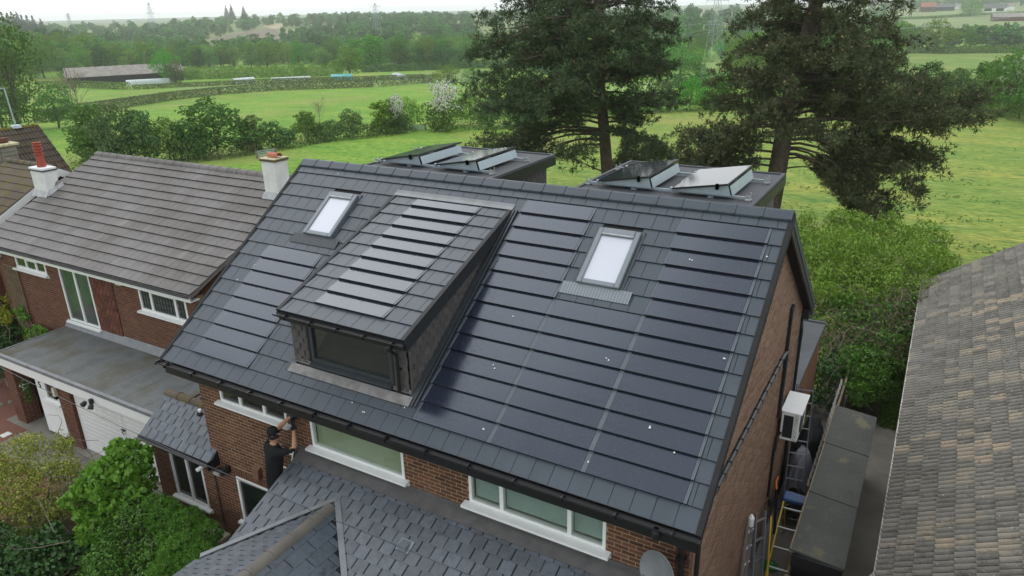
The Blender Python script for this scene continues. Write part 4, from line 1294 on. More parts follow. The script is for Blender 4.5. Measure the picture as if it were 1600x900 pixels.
# chimneys
def chimney(root, x0, x1, y0, y1, zb, zt, kind):
    b = MB(); b.cbox(x0, x1, y0, y1, zb, zt, 0.015)
    c = b.build('chimney', M_CHIMW, root)
    b = MB()
    if kind == 'r':
        b.cbox(x0 - 0.04, x1 + 0.04, y0 - 0.04, y1 + 0.04, zt, zt + 0.06, 0.015); b.build('cap', M_MTILE, c)
        MB().cbox(x0 - 0.02, x1 + 0.02, y0 - 0.02, y1 + 0.02, zt + 0.061, zt + 0.085, 0.01).build('mortar_flaunching', M_LICHEN, c)
        pieces(c, 'ridge_tile', arc_tile, [((0.42, 0.12, M_TERRA, 1.5), Matrix.Translation((x0 + 0.10, (y0 + y1) / 2, zt + 0.10)))])
    else:
        b.cbox(x0 - 0.03, x1 + 0.03, y0 - 0.03, y1 + 0.03, zt - 0.10, zt - 0.045, 0.01); b.build('cap', M_FELT, c)
        MB().cbox(x0 - 0.02, x1 + 0.02, y0 - 0.02, y1 + 0.02, zt - 0.044, zt + 0.02, 0.01).build('mortar_flaunching', M_WHITEW, c)
        pr = [(0.145, 0), (0.125, 0.4)]
        for i in range(4): pr += [(0.15, 0.42 + i * 0.1), (0.15, 0.46 + i * 0.1), (0.115, 0.475 + i * 0.1), (0.115, 0.50 + i * 0.1)]
        pr += [(0.14, 0.84), (0.10, 0.86), (0.08, 0.7)]
        MB().lathe(pr, ((x0 + x1) / 2, (y0 + y1) / 2, zt + 0.015), 14).build('chimney_pot', M_TERRAR, c)
    b = MB(); k = math.tan(math.atan2(nd.z, nd.y))
    zf = lambda y: NE.z + (y - NE.y) * k
    b.add([(x0 - 0.03, y0 - 0.14, zf(y0 - 0.14) + 0.045), (x1 + 0.10, y0 - 0.14, zf(y0 - 0.14) + 0.045), (x1 + 0.10, y0 - 0.008, zf(y0) + 0.16), (x0 - 0.03, y0 - 0.008, zf(y0) + 0.16)], [(0, 1, 2, 3)])
    b.add([(x1 + 0.008, y0 - 0.05, zf(y0 - .05) + 0.16), (x1 + 0.11, y0 - 0.08, zf(y0 - .08) + 0.045), (x1 + 0.11, y1 + 0.1, zf(y1 + .1) + 0.045), (x1 + 0.008, y1 + 0.1, zf(y1 + .1) + 0.16)], [(0, 1, 2, 3)])
    b.build('lead_flashing', M_LEADL, c)
    return c
M_LICHEN = mk('lichened_mortar', (0.52, 0.47, 0.30), 0.2, 0.9, 0.2, 9.0, bump_d=0.01)
chimney(nb, -4.24, -3.68, 2.35, 2.85, 6.2, 7.50, 'r')
cl = chimney(nb, -14.3, -13.5, 0.95, 1.40, 5.5, 6.72, 'l')
MB().prism([(0.8, 5.65), (1.38, 5.9), (1.38, 6.28), (1.28, 6.2), (1.2, 6.02), (1.1, 5.95)], 'x', -13.498, -13.49).build('bare_render_patch', M_CONC, cl)
# flat garage roof, fascia, piers, door
GZ = 2.42
b = MB(); b.box(-10.05, -2.6, -3.30, NY - 0.02, GZ - 0.05, GZ)
for i in range(9):
    x = -9.6 + i * 0.9; b.box(x - 0.04, x + 0.04, -3.28, NY - 0.03, GZ, GZ + 0.004)
def felt_mat():
    t = NT('worn_garage_felt')
    geo = t.node('ShaderNodeNewGeometry').outputs['Position']
    n1 = t.noise(geo, 0.8, 5, 0.6); n2 = t.noise(geo, 30, 3)
    c = t.ramp(n1, [(0.3, (0.095, 0.103, 0.105)), (0.47, (0.14, 0.148, 0.146)), (0.58, (0.12, 0.12, 0.105)), (0.70, (0.09, 0.082, 0.05))])
    c = t.mix(1.0, c, t.ramp(n2, [(0.3, (0.85,) * 3), (0.7, (1.15,) * 3)]), 'MULTIPLY')
    return t.bsdf(c, 0.8, 0.3, bump=n2, bump_d=0.003)
M_GFELT = felt_mat()
gar = b.build('garage_roof', M_GFELT, nb)
b = MB(); b.add([(-10.16, NY - 0.012, GZ + 0.22), (-3.0, NY - 0.012, GZ + 0.22), (-3.0, NY - 0.16, GZ + 0.012), (-10.16, NY - 0.16, GZ + 0.012), (-10.16, NY - .008, GZ)], [(0, 1, 2, 3), (0, 3, 4)])
b.build('felt_upstand', M_FELTU if False else M_LEAD, gar)
b = MB(); b.box(-10.08, -2.6, -3.40, -3.301, GZ - 0.05, GZ + 0.045); b.box(-10.10, -10.051, -3.40, NY, GZ - 0.05, GZ + 0.02)
b.build('drip_edge', M_LEAD, gar)
b = MB(); b.box(-10.09, -2.6, -3.37, -3.31, GZ - 0.34, GZ - 0.052); b.build('garage_fascia', M_PVC, nb)
b = MB(); b.box(-10.07, -10.045, -3.30, NY, GZ - 0.3, GZ - 0.052); b.build('garage_fascia', M_PVC, nb)
MB().box(-10.04, -2.6, -3.30, NY - 0.2, GZ - 0.09, GZ - 0.052).build('porch_ceiling', M_WHITEW, nb)
def pier(x0, x1, y0, y1, z1, lim):
    w = brick_wall(nb, wall_M('-y', y0), x0, x1, 0.0, z1, mat='n', mortar=M_MORTARN, limit=lim, thick=(y1 - y0), name='brick_pier')
    Ms = wall_M('+x', x1); it = []
    for k in range(int(z1 / 0.075)):
        off = 0.1125 if k % 2 == 0 else 0
        u = y0 - off
        while u < y1:
            a, c = max(u, y0), min(u + 0.215, y1)
            if c - a > 0.03: it.append((('n', round((c - a) * 80) / 80, 0.063, 0.006), Ms @ Matrix.Translation((a, 0, k * 0.075))))
            u += 0.227
    pieces(w, 'brick', brick_mesh, it, lim, 'brick_courses')
pier(-10.22, -9.72, -3.20, -2.75, GZ - 0.1, 60)
pier(-7.42, -6.82, -3.18, -2.75, GZ - 0.1, 60)
MB().box(-10.2, -10.0, -2.75, NY, 0, GZ - 0.1).build('porch_side_wall', M_BRICKN, nb)
MB().box(-9.98, -8.66, -1.5, -1.3, 0, GZ - 0.1).build('porch_back_wall', M_BRICKN, nb)
b = MB()
for a, c, p, q in cut_rects(-8.66, -7.43, 0.12, GZ - 0.1, [(-8.20, -7.56, 1.30, 2.05)]): b.box(a, c, -3.12, -3.0, p, q)
b.box(-8.66, -8.55, -3.0, -1.4, 0.12, GZ - 0.1)
pw = b.build('white_panel_wall', M_WHITEW, nb)
MB().box(-8.66, -7.43, -3.10, -3.0, 0.0, 0.12).build('plinth', M_BRICKN, nb)
window(nb, -8.20, -7.56, -3.12, 1.30, 2.05, pane=M_GLASSD, fw=0.06, sill=0.10)
b = MB()
for i in range(15):
    b.cbox(-6.78, -4.62, -3.10, -3.06, 0.03 + i * 0.137, 0.03 + i * 0.137 + 0.130, 0.008); b.cbox(-4.60, -2.62, -3.10, -3.06, 0.03 + i * 0.137, 0.03 + i * 0.137 + 0.130, 0.008)
gd = MB().box(-6.80, -2.6, -3.06, -3.03, 0.0, GZ - 0.3).build('garage_door', M_PVC, nb)
for k, (a, c) in enumerate(((-6.78, -4.62), (-4.60, -2.62))):
    for i in range(15):
        MB().cbox(a, c, -3.10, -3.061, 0.03 + i * 0.137, 0.03 + i * 0.137 + 0.132, 0.006).build('door_slat', M_PVC, gd)
b = MB(); b.box(-4.72, -4.56, -3.14, -3.10, 1.28, 1.31); b.tube([(-4.64, -3.10, 1.26), (-4.64, -3.17, 1.26), (-4.56, -3.17, 1.2)], 0.012, 6); b.build('door_handle', M_BLACK, gd)
# house number on the white panel
cu_ = bpy.data.curves.new('house_number', 'FONT'); cu_.body = '5'; cu_.size = 0.30; cu_.extrude = 0.006
cu_.materials.append(M_BLACK)
tmp = bpy.data.objects.new('house_number', cu_); COL.objects.link(tmp)
bpy.context.view_layer.update()
nm = bpy.data.meshes.new_from_object(tmp.evaluated_get(bpy.context.evaluated_depsgraph_get()))
bpy.data.objects.remove(tmp)
link_mesh('house_number', nm, pw, Matrix.Translation((-8.52, -3.128, 1.58)) @ Matrix.Rotation(math.pi / 2, 4, 'X'))
MB().box(-10.6, -2.6, -3.36, NY, 0.004, 0.05).build('porch_slab', M_CONC, nb)
# lamps, cameras
lt = thing('wall_lantern', (-7.48, -3.2, 1.6), 'small cream and black lantern beside the white panel window', 'lamp')
b = MB(); b.box(-7.55, -7.43, -3.26, -3.125, 1.62, 1.88); b.build('lamp_body', M_CREAM, lt)
b = MB(); b.box(-7.54, -7.44, -3.25, -3.13, 1.52, 1.615); b.build('lamp_base', M_BLACK, lt)
fl = thing('floodlight', (-5.3, -3.4, 2.1), 'black twin security floodlight with sensor on the garage fascia', 'floodlight')
b = MB(); b.cbox(-5.33, -5.21, -3.46, -3.375, 2.08, 2.22, 0.02); b.build('bracket', M_BLACK, fl)
for dx in (-0.16, 0.10):
    b = MB(); b.lathe([(0.035, 0), (0.06, 0.03), (0.075, 0.13), (0.068, 0.14)], (0, 0, 0), 12, Matrix.Translation((-5.27 + dx, -3.47, 2.12)) @ Matrix.Rotation(math.radians(140), 4, 'X') @ Matrix.Rotation(dx * 3, 4, 'Y')); b.build('lamp_head', M_BLACK, fl)
b = MB(); b.lathe([(0.03, 0), (0.04, 0.05), (0.02, 0.07)], (-5.29, -3.50, 1.96), 10); b.build('sensor', M_PVC, fl)
# plants and pots in the porch
pt = thing('flower_pot', (-9.05, -2.55, 0.05), 'dark ribbed pot of purple flowers in the porch shade', 'pot')
b = MB(); b.lathe([(0.14, 0), (0.2, 0.3), (0.22, 0.32), (0.20, 0.33), (0.19, 0.28)], (-9.05, -2.55, 0.05), 16)
for i in range(16): b.box(-0.012, 0.012, -0.225, -0.19, 0.02, 0.3, Matrix.Translation((-9.05, -2.55, 0.05)) @ Matrix.Rotation(i * math.pi / 8, 4, 'Z'))
b.build('pot', M_BLACK, pt)
# trellis with climber
tr = thing('garden_trellis', (-12.85, NY - 0.08, 0), 'weathered wooden diamond trellis fixed to the end of the neighbour wall', 'trellis')
w_, h_ = 0.85, 4.0
it = []
def lath(a, c, y):
    d = Vector(c) - Vector(a); b = MB()
    s = Vector((d.z, 0, -d.x)).normalized() * 0.014
    p = [Vector(a) - s, Vector(a) + s, Vector(c) + s, Vector(c) - s]
    b.add([(v.x, y, v.z) for v in p] + [(v.x, y + 0.01, v.z) for v in p], [(3, 2, 1, 0), (4, 5, 6, 7), (0, 1, 5, 4), (1, 2, 6, 5), (2, 3, 7, 6), (3, 0, 4, 7)])
    b.build('slat', M_WOOD, tr)
x0t = -13.3
k = -w_
while k < h_:
    for sgn in (1, -1):
        za, zb_ = k, k + w_ * 1.4
        xa, xb = x0t, x0t + w_
        if sgn < 0: xa, xb = xb, xa
        def cl_(x, z, x2, z2, lim):
            t_ = (lim - z) / (z2 - z); return x + (x2 - x) * t_, lim
        A = (xa, za); B = (xb, zb_)
        if A[1] < 0: A = cl_(*A, *B, 0)
        if B[1] > h_: B = cl_(*A, *B, h_)
        if B[1] - A[1] > 0.05: lath((A[0], 0, A[1]), (B[0], 0, B[1]), NY - (0.05 if sgn > 0 else 0.062))
    k += 0.19
for x in (x0t, x0t + w_): lath((x, 0, 0), (x, 0, h_), NY - 0.075)
lath((x0t - .02, 0, h_), (x0t + w_ + .02, 0, h_), NY - 0.075)
ab = thing('alarm_box', (-13.35, NY - 0.1, 4.2), 'white alarm box on the brick wall under the left eave', 'alarm box')
MB().cbox(-13.52, -13.25, NY - 0.13, NY - 0.006, 4.22, 4.46, 0.02).build('cover', M_DIRTYWHITE, ab)
ab = thing('alarm_box', (-6.75, NY - 0.1, 4.3), 'cream alarm box under the fascia beside the tile hung panel', 'alarm box')
MB().cbox(-6.95, -6.68, NY - 0.10, NY - 0.006, 4.36, 4.52, 0.02).build('cover', M_CREAM, ab)

# ------------------------------------------------------------------ the houses further left
def gable_house(name, label, x0, x1, ye, ze, yr, zr, kind, wallm, gauge=0.34, tw=0.3, barge=None, depth=None):
    h = thing(name, ((x0 + x1) / 2, yr, 0), label, 'house')
    b = MB(); k = (zr - ze) / (yr - ye)
    yb = 2 * yr - ye
    b.prism([(ye + 0.3, 0), (yb - 0.3, 0), (yb - 0.3, ze), (yr, zr - 0.15), (ye + 0.3, ze)], 'x', x0 + 0.25, x1 - 0.12)
    b.build('wall', wallm, h)
    d = Vector((0, yr - ye, zr - ze)); L = d.length; u = d.normalized(); n = Vector((1, 0, 0)).cross(u)
    b = MB()
    for sg in (1, -1):
        q = lambda x, s, o: Vector((x, yr - sg * (yr - ye) * (1 - s / L), ze + u.z * s)) + Vector((0, sg * n.y * o, n.z * o))
        b.add([q(x0, 0, -.01), q(x1, 0, -.01), q(x1, L, -.01), q(x0, L, -.01), q(x0, 0, -.1), q(x1, 0, -.1), q(x1, L, -.1), q(x0, L, -.1)],
              [(0, 1, 2, 3), (7, 6, 5, 4), (0, 3, 7, 4), (1, 5, 6, 2), (0, 4, 5, 1)])
    rf = b.build('roof', {'mt': M_MTILE, 'bt': M_BTILE}[kind], h)
    rows = int(L / gauge); g = L / rows
    it = []
    for row in range(rows):
        for p, q_ in row_spans(x0, x1, tw, x0):
            M = plane_M(Vector((p, ye, ze)) + u * (row * g), (1, 0, 0), u)
            it.append(((('mt', round(q_ - p, 2), round(g, 3), 0.032, '') if kind == 'mt' else ('roll', round(q_ - p, 2), round(g, 3))), M))
    pieces(rf, 'roof_tile', tile_mesh if kind == 'mt' else roll_tile, it, 300, 'roof_tile_courses')
    pieces(rf, 'ridge_tile', arc_tile, [((0.45, 0.13, M_MOSS if kind == 'bt' else M_MTILE, 1.4), Matrix.Translation((x0 + i * 0.45, yr, zr - 0.03))) for i in range(int((x1 - x0) / 0.45))])
    if barge:
        b = MB(); b.add([(x1 + .004, ye, ze - .02), (x1 + .004, yr, zr - .02), (x1 + .004, yr, zr - .30), (x1 + .004, ye, ze - .30), (x1 - .02, ye, ze - .02), (x1 - .02, yr, zr - .02), (x1 - .02, yr, zr - .30), (x1 - .02, ye, ze - .30)],
                        [(0, 3, 2, 1), (4, 5, 6, 7), (0, 1, 5, 4), (2, 3, 7, 6)])
        b.add([(x1 + .004, yb, ze - .02), (x1 + .004, yr, zr - .02), (x1 + .004, yr, zr - .30), (x1 + .004, yb, ze - .30)], [(0, 1, 2, 3)])
        b.build('barge_board', M_PVC, h)
    return h
M_RDIRTSHADE = conc_tile('mossy_shaded_tile_pan', (0.032, 0.028, 0.022), 0.1, (6, 0.52, (0.12, 0.11, 0.09)))  # moss and dirt tone, darkened further to paint shade between the rolls
def roll_tile(key):
    """a double roll concrete tile"""
    k = ('rt',) + tuple(key)
    if k in _mesh_cache: return _mesh_cache[k]
    kind, w, g = key[:3]
    mat = [M_RTILE, M_RDIRTSHADE] if kind == 'rroll' else [M_BTILE, M_MTILE]
    b = MB(); n = 16
    prof = []
    for i in range(n + 1):
        x = w * i / n; t = (i / n * 2) % 1.0
        r_ = max(0.0, math.sin(min(1, max(0, (t - 0.10) / 0.80)) * math.pi)) ** 0.7 if 0.10 <= t <= 0.90 else 0
        prof.append((x, 0.062 * r_))
    e = 0.003; vs = []
    prof[0] = (e, prof[0][1]); prof[-1] = (w - e, prof[-1][1])
    for (y, zo) in ((0.0, 0.0), (0.0, 0.048), (g + 0.04, 0.004)):
        for x, z in prof: vs.append((x, y, z * (1 if zo else 0.75) + zo))
    m = n + 1; fs = []
    for i in range(n):
        fs += [(i, i + 1, m + i + 1, m + i), (m + i, m + i + 1, 2 * m + i + 1, 2 * m + i)]
    o_ = len(b.f); b.add(vs, fs)
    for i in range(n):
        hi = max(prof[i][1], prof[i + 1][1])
        b.m[o_ + 2 * i] = 1  # tail lip takes the same painted dark for the course gap
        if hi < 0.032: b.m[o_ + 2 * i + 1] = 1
    me = b.mesh('roof_tile', mat)
    _mesh_cache[k] = me
    return me
BRX, BRY, BRZ, BRA = -24.3, 6.7, 6.8, math.radians(90)
mo = gable_house('mossy_house', 'house with a mossy brown tiled roof and white barge board beyond the grey roof', -18.0, -14.58, -2.4, 4.12, 2.05, 6.47, 'mt', M_BRICKN, barge=True)
br = gable_house('brown_roofed_house', 'farther house with a brown rolled tile roof and television aerial', BRX - 11, BRX, BRY - 3.5, BRZ - 3.7, BRY, BRZ, 'bt', M_BRICKN)
br_pivot = Vector((BRX, BRY, 0))
br_rot = Matrix.Translation(br_pivot) @ Matrix.Rotation(BRA, 4, 'Z') @ Matrix.Translation(-br_pivot)
br.matrix_world = br_rot @ Matrix.Translation(br.location)
# stone chimney on the mossy roof
sc_ = MB().cbox(-23.0, -21.8, 3.6, 4.3, 4.4, 6.45, 0.03).build('stone_chimney', M_CONC, None, loc=(-22.4, 3.9, 5))
sc_.parent = br; sc_.matrix_parent_inverse = br.matrix_world.inverted()
it = []
for k in range(8):
    u = -23.0
    while u < -21.8:
        l = R.uniform(0.25, 0.5); it.append((u, min(u + l, -21.8), 5.0 + k * 0.17)); u += l
def kid(o, par):
    o.parent = par; o.matrix_parent_inverse = (Matrix.Translation(sc_.location)).inverted(); return o
for a, c, z in it:
    kid(MB().cbox(a + .012, c - .012, 3.6 - R.uniform(.02, .05), 3.6, z + .01, z + .16, 0.012).build('stone', M_CONC, None), sc_)
    kid(MB().cbox(-21.8, -21.8 + R.uniform(.02, .05), 3.62, 4.28, z + .01, z + .16, 0.012).build('stone', M_CONC, None), sc_)
kid(MB().cbox(-23.1, -21.7, 3.5, 4.4, 6.45, 6.55, 0.02).build('cap', M_LICHEN, None), sc_)
kid(MB().lathe([(0.25, 0), (0.33, 0.06), (0.3, 0.2), (0.1, 0.22)], (-22.3, 3.95, 6.55), 12).build('chimney_pot', M_BRICKN, None), sc_)
an = thing('television_aerial', (-24.3, 5.7, 6.9), 'galvanised aerial pole with a cross arm on the brown roof ridge', 'aerial')
b = MB(); b.tube([(-24.3, 5.7, 6.8), (-24.45, 5.7, 8.6)], 0.035, 8); b.build('pole', M_GALV, an)
b = MB(); b.tube([(-24.45, 5.7, 8.6), (-25.8, 5.4, 8.5)], 0.03, 6); b.build('cross_arm', M_GALV, an)
b = MB(); b.lathe([(0.25, 0), (0.2, 0.12), (0.05, 0.15)], (-24.3, 5.7, 6.83), 10); b.build('base_bracket', M_GALV, an)

# ------------------------------------------------------------------ the house on the right: a big lichened roof
rh = thing('bungalow', (17, 3, 0), 'bungalow with an old lichened grey rolled tile roof and flaking white eaves', 'house')
RX, RZE, RP = 13.12, 2.47, math.radians(34)
RY0, RY1 = -9.0, 14.8
ru = Vector((math.cos(RP), 0, math.sin(RP)))
b = MB(); L = 6.2
rn_ = Vector((-math.sin(RP), 0, math.cos(RP)))
def rq(y, s, n=0.0): return Vector((RX, y, RZE)) + ru * s + rn_ * n
b.add([rq(RY0, 0, -.01), rq(RY1, 0, -.01), rq(RY1, L, -.01), rq(RY0, L, -.01), rq(RY0, 0, -.1), rq(RY1, 0, -.1), rq(RY1, L, -.1), rq(RY0, L, -.1)],
      [(3, 2, 1, 0), (4, 5, 6, 7), (1, 2, 6, 5), (0, 4, 7, 3), (0, 1, 5, 4)])
xr = rq(0, L).x
b.add([rq(RY0, L, -.01), rq(RY1, L, -.01), (2 * xr - RX, RY1, RZE), (2 * xr - RX, RY0, RZE)], [(0, 1, 2, 3)])
rr_ = b.build('roof', M_RTILE, rh)
it = []; g = 0.315
for row in range(int(L / g)):
    y = RY1; j = 0
    while y > RY0 + 0.1:
        o = rq(y, row * g - 0.03 + R.uniform(-0.008, 0.008), R.uniform(-0.003, 0.006))
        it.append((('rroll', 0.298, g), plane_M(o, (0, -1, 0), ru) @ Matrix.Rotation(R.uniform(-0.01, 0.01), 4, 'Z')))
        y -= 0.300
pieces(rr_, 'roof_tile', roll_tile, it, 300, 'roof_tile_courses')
b = MB()
b.box(13.03, 13.10, RY0, RY1 + 0.05, RZE - 0.20, RZE + 0.005)
y = RY0
while y < RY1:
    l = R.uniform(0.1, 0.45); b.cbox(13.035, 13.10 + R.uniform(0.005, 0.03), y, y + l - 0.004, RZE + 0.004, RZE + R.uniform(0.012, 0.03), 0.004); y += l
b.build('eaves_fascia', M_DIRTYWHITE, rh)
b = MB(); b.box(13.10, 13.4, RY0, RY1 - .05, RZE - 0.2, RZE - 0.17); b.build('soffit', M_WHITEW, rh)
b = MB(); b.box(13.4, 13.6, RY0 + 0.2, RY1 - 0.2, 0, 2.35)
b.prism([(13.6, 0), (2 * xr - RX - .4, 0), (2 * xr - RX - .4, 2.4), (xr, 5.6), (13.6, 2.5)], 'y', RY1 - 0.4, RY1 - 0.2); b.prism([(13.6, 0), (2 * xr - RX - .4, 0), (2 * xr - RX - .4, 2.4), (xr, 5.6), (13.6, 2.5)], 'y', RY0 + 0.2, RY0 + 0.4)
b.build('wall', M_BRICK, rh)
b = MB(); b.box(0, L, RY1 - 0.03, RY1 + 0.04, -0.09, 0.03, Matrix((( ru.x, 0, rn_.x, RX), (0, 1, 0, 0), (ru.z, 0, rn_.z, RZE), (0, 0, 0, 1)))); b.build('verge_mortar', M_LICHEN, rh)
b = MB(); b.tube([(13.07, -0.6, 2.4), (13.0, -0.6, 2.2), (13.3, -0.6, 2.0), (13.35, -0.6, 0.1)], 0.035, 8); b.build('downpipe', M_DIRTYWHITE, rh)
# ------------------------------------------------------------------ things on and beside the main house
# pipe trunking along the gable
tk = thing('pipe_trunking', (GX + 0.04, -0.5, 4.8), 'dark insulated pipe fixed level along the gable wall', 'pipe')
b = MB(); b.tube([(GX + 0.045, -3.2, 4.80), (GX + 0.045, 1.9, 4.80), (GX + 0.05, 2.25, 4.76), (GX + 0.05, 2.32, 4.6), (GX + 0.05, 2.32, 3.3)], 0.036, 8); b.build('pipe', M_ANTH, tk)
for i in range(14): MB().box(GX, GX + 0.083, -3.0 + i * 0.36, -2.985 + i * 0.36, 4.76, 4.84).build('clip', M_BLACK, tk)
b = MB(); b.tube([(GX + 0.04, -3.2, 4.80), (GX + 0.04, -3.32, 4.78), (GX + 0.02, -3.4, 4.70)], 0.05, 8); b.build('pipe_end', M_LEAD, tk)

ac = thing('air_conditioning_unit', (11.0, 2.9, 2.62), 'white outdoor heat pump unit with a dark coil on wall brackets', 'air conditioner')
b = MB(); b.cbox(10.83, 11.19, 2.40, 3.34, 2.62, 3.29, 0.012); b.build('casing', M_PVC, ac)
b = MB(); b.box(10.81, 11.24, 2.38, 3.36, 3.291, 3.315); b.build('lid', M_PVC, ac)
b = MB(); b.box(10.88, 11.08, 2.392, 2.399, 2.68, 3.22); b.build('coil_opening', M_BLACKM, ac)
for i in range(24):
    pass
b = MB()
for i in range(26): b.box(10.885 + i * 0.0075, 10.888 + i * 0.0075, 2.388, 2.393, 2.69, 3.21)
b.build('coil_fins', M_ANTH, ac)['kind'] = 'stuff'
b = MB(); b.box(11.10, 11.185, 2.385, 2.399, 2.64, 3.28); b.build('corner_panel', M_DIRTYWHITE, ac)
for z in (2.75, 3.18): MB().lathe([(0.012, 0), (0.012, 0.006)], (0, 0, 0), 8, Matrix.Translation((11.15, 2.384, z)) @ Matrix.Rotation(math.pi / 2, 4, 'X')).build('screw', M_ANTH, ac)
b = MB(); b.lathe([(0.28, 0), (0.28, 0.01), (0.25, 0.012)], (0, 0, 0), 24, Matrix.Translation((11.192, 2.82, 2.95)) @ Matrix.Rotation(math.pi / 2, 4, 'Y')); b.build('fan_ring', M_ANTH, ac)
for y in (2.55, 3.2):
    b = MB(); b.box(10.75, 11.2, y - 0.02, y + 0.02, 2.575, 2.615); b.box(10.755, 10.79, y - 0.02, y + 0.02, 2.2, 2.575); b.build('bracket', M_BLACK, ac)
b = MB(); b.tube([(10.86, 2.36, 2.8), (10.80, 2.25, 2.7), (10.79, 2.2, 2.4), (10.785, 2.2, 1.2)], 0.03, 8); b.build('coolant_pipe', M_BLACKM, ac)

dish = thing('satellite_dish', (10.35, -4.15, 3.8), 'grey satellite dish low on the front wall by the corner downpipe', 'satellite dish')
Md = Matrix.Translation((10.42, -4.34, 4.16)) @ Matrix.Rotation(math.radians(-22), 4, 'Z') @ Matrix.Rotation(math.radians(75), 4, 'X')
b = MB(); pr = [(0.001, 0.0)] + [(0.29 * i / 8, 0.06 * (i / 8) ** 2) for i in range(1, 9)] + [(0.30, 0.064), (0.29, 0.072)] + [(0.29 * i / 8, 0.06 * (i / 8) ** 2 + 0.012) for i in range(7, 0, -1)] + [(0.001, 0.012)]
b.lathe(pr, (0, 0, 0), 28, Md); b.build('reflector', M_LEAD, dish)
b = MB(); b.tube([Md @ Vector((0, -0.26, 0.05)), Md @ Vector((0, -0.30, 0.18)), Md @ Vector((0, -0.06, 0.36))], 0.012, 6); b.lathe([(0.03, 0), (0.035, 0.05), (0.02, 0.09)], (0, 0, 0), 10, Matrix.Translation(Md @ Vector((0, -0.05, 0.33)))); b.build('feed_arm', M_GREYF, dish)
b = MB(); b.tube([Md @ Vector((0, 0, -0.002)), (10.40, -4.10, 4.05), (10.40, -4.05, 3.9)], 0.02, 8); b.box(10.34, 10.46, -4.068, -4.05, 3.84, 3.98); b.build('wall_bracket', M_GALV, dish)

cam1 = thing('security_camera', (0.2, -4.06, 2.4), 'white bullet camera on the brick wall right of the extension window', 'camera')
b = MB(); Mx = Matrix.Translation((0.2, -4.16, 2.42)) @ Matrix.Rotation(math.radians(-28), 4, 'Z') @ Matrix.Rotation(math.radians(115), 4, 'X'); b.lathe([(0.035, -0.02), (0.045, 0), (0.045, 0.17), (0.038, 0.18)], (0, 0, 0), 14, Mx); b.build('camera_body', M_PVC, cam1)
b = MB(); b.tube([(0.22, -4.05, 2.46), (0.21, -4.14, 2.44)], 0.02, 8); b.build('mount', M_PVC, cam1)
cam2 = thing('security_light', (0.8, -4.06, 2.5), 'small black and silver flood lamp on the wall beside the cable', 'lamp')
b = MB(); b.cbox(0.72, 0.95, -4.26, -4.12, 2.46, 2.56, 0.02); b.build('lamp_head', M_BLACK, cam2)
b = MB(); b.box(0.68, 0.86, -4.30, -4.262, 2.44, 2.50); b.build('lens', M_LEADL, cam2)
b = MB(); b.box(0.86, 0.96, -4.12, -4.055, 2.45, 2.60); b.build('mount', M_BLACK, cam2)
cam3 = thing('security_camera', (0.2, -3.75, 3.6), 'black and white dome camera on an arm above the small slate roof', 'camera')
b = MB(); b.tube([(0.42, -3.85, 3.60), (0.16, -3.95, 3.58)], 0.018, 8); b.build('arm', M_BLACK, cam3)
b = MB(); b.lathe([(0.02, -0.07), (0.06, -0.04), (0.065, 0.0), (0.05, 0.045), (0.02, 0.06)], (0.12, -3.96, 3.58), 14); b.build('dome', M_BLACK, cam3)
b = MB(); b.lathe([(0.035, 0.05), (0.04, 0.1), (0.02, 0.115)], (0.14, -3.96, 3.58), 10); b.build('cap', M_PVC, cam3)
vt = thing('vent_cowl', (1.86, -4.1, 2.7), 'brown clay vent cowl above the lower front window', 'vent')
b = MB(); b.prism([(-4.05, 2.62), (-4.17, 2.64), (-4.15, 2.86), (-4.05, 2.90)], 'x', 1.76, 1.95); b.build('cowl', M_TERRA if False else M_CLAYD, vt) if False else None
M_CLAYD = mk('brown_plastic', (0.16, 0.085, 0.055), 0.08, 0.6, 0.3)
b.build('cowl', M_CLAYD, vt)
mb_ = thing('meter_box', (0.2, -4.3, 0), 'cream meter box lid at the foot of the brick wall by the pent roof', 'box')
b = MB(); b.cbox(-0.10, 0.50, -4.62, -4.07, 0.10, 0.62, 0.02); b.build('box_body', M_CREAM, mb_)
b = MB(); b.cbox(-0.13, 0.53, -4.66, -4.065, 0.621, 0.68, 0.02); b.build('lid', M_CREAM, mb_)
po_ = thing('round_post', (-0.35, -5.95, 0), 'cream round topped garden post among the shrubs', 'post')
b = MB(); b.lathe([(0.10, 0), (0.095, 0.55), (0.12, 0.58), (0.12, 0.62), (0.10, 0.69), (0.06, 0.73), (0.01, 0.745)], (-0.35, -5.95, 0), 16); b.build('shaft', M_CREAM, po_)

# overhead wires
wr = thing('overhead_cable', (3, -8, 4.5), 'thin service cable sagging across the view above the slate roof', 'cable')
def catenary(a, c, sag, n=24):
    a, c = Vector(a), Vector(c)
    return [a.lerp(c, i / n) - Vector((0, 0, sag * 4 * (i / n) * (1 - i / n))) for i in range(n + 1)]
b = MB(); b.tube(catenary((-22, -4.9, 6.2), (13.5, -6.6, 5.4), 1.2, 40), 0.006, 5); b.build('wire', M_ANTH, wr)

# ------------------------------------------------------------------ the side passage
ps = MB().box(GX, 11.62, -8, 12, 0.0, 0.012).build('passage_paving', M_CONC, None); ps['kind'] = 'structure'
ph = MB().box(12.45, 13.42, -8, 8.8, 0.0, 0.016).build('concrete_path', M_PATH if False else M_CONC, None); ph['kind'] = 'structure'
def soil_mat(name, c):
    return mk(name, c, 0.25, 0.95, 0.1, 3.0, bump_d=0.02, fine=25)
M_SOIL = soil_mat('soil', (0.06, 0.045, 0.03))
so_ = MB().box(11.55, 12.62, 5.5, 11.5, 0.0, 0.010).build('soil_bed', M_SOIL, None); so_['kind'] = 'structure'

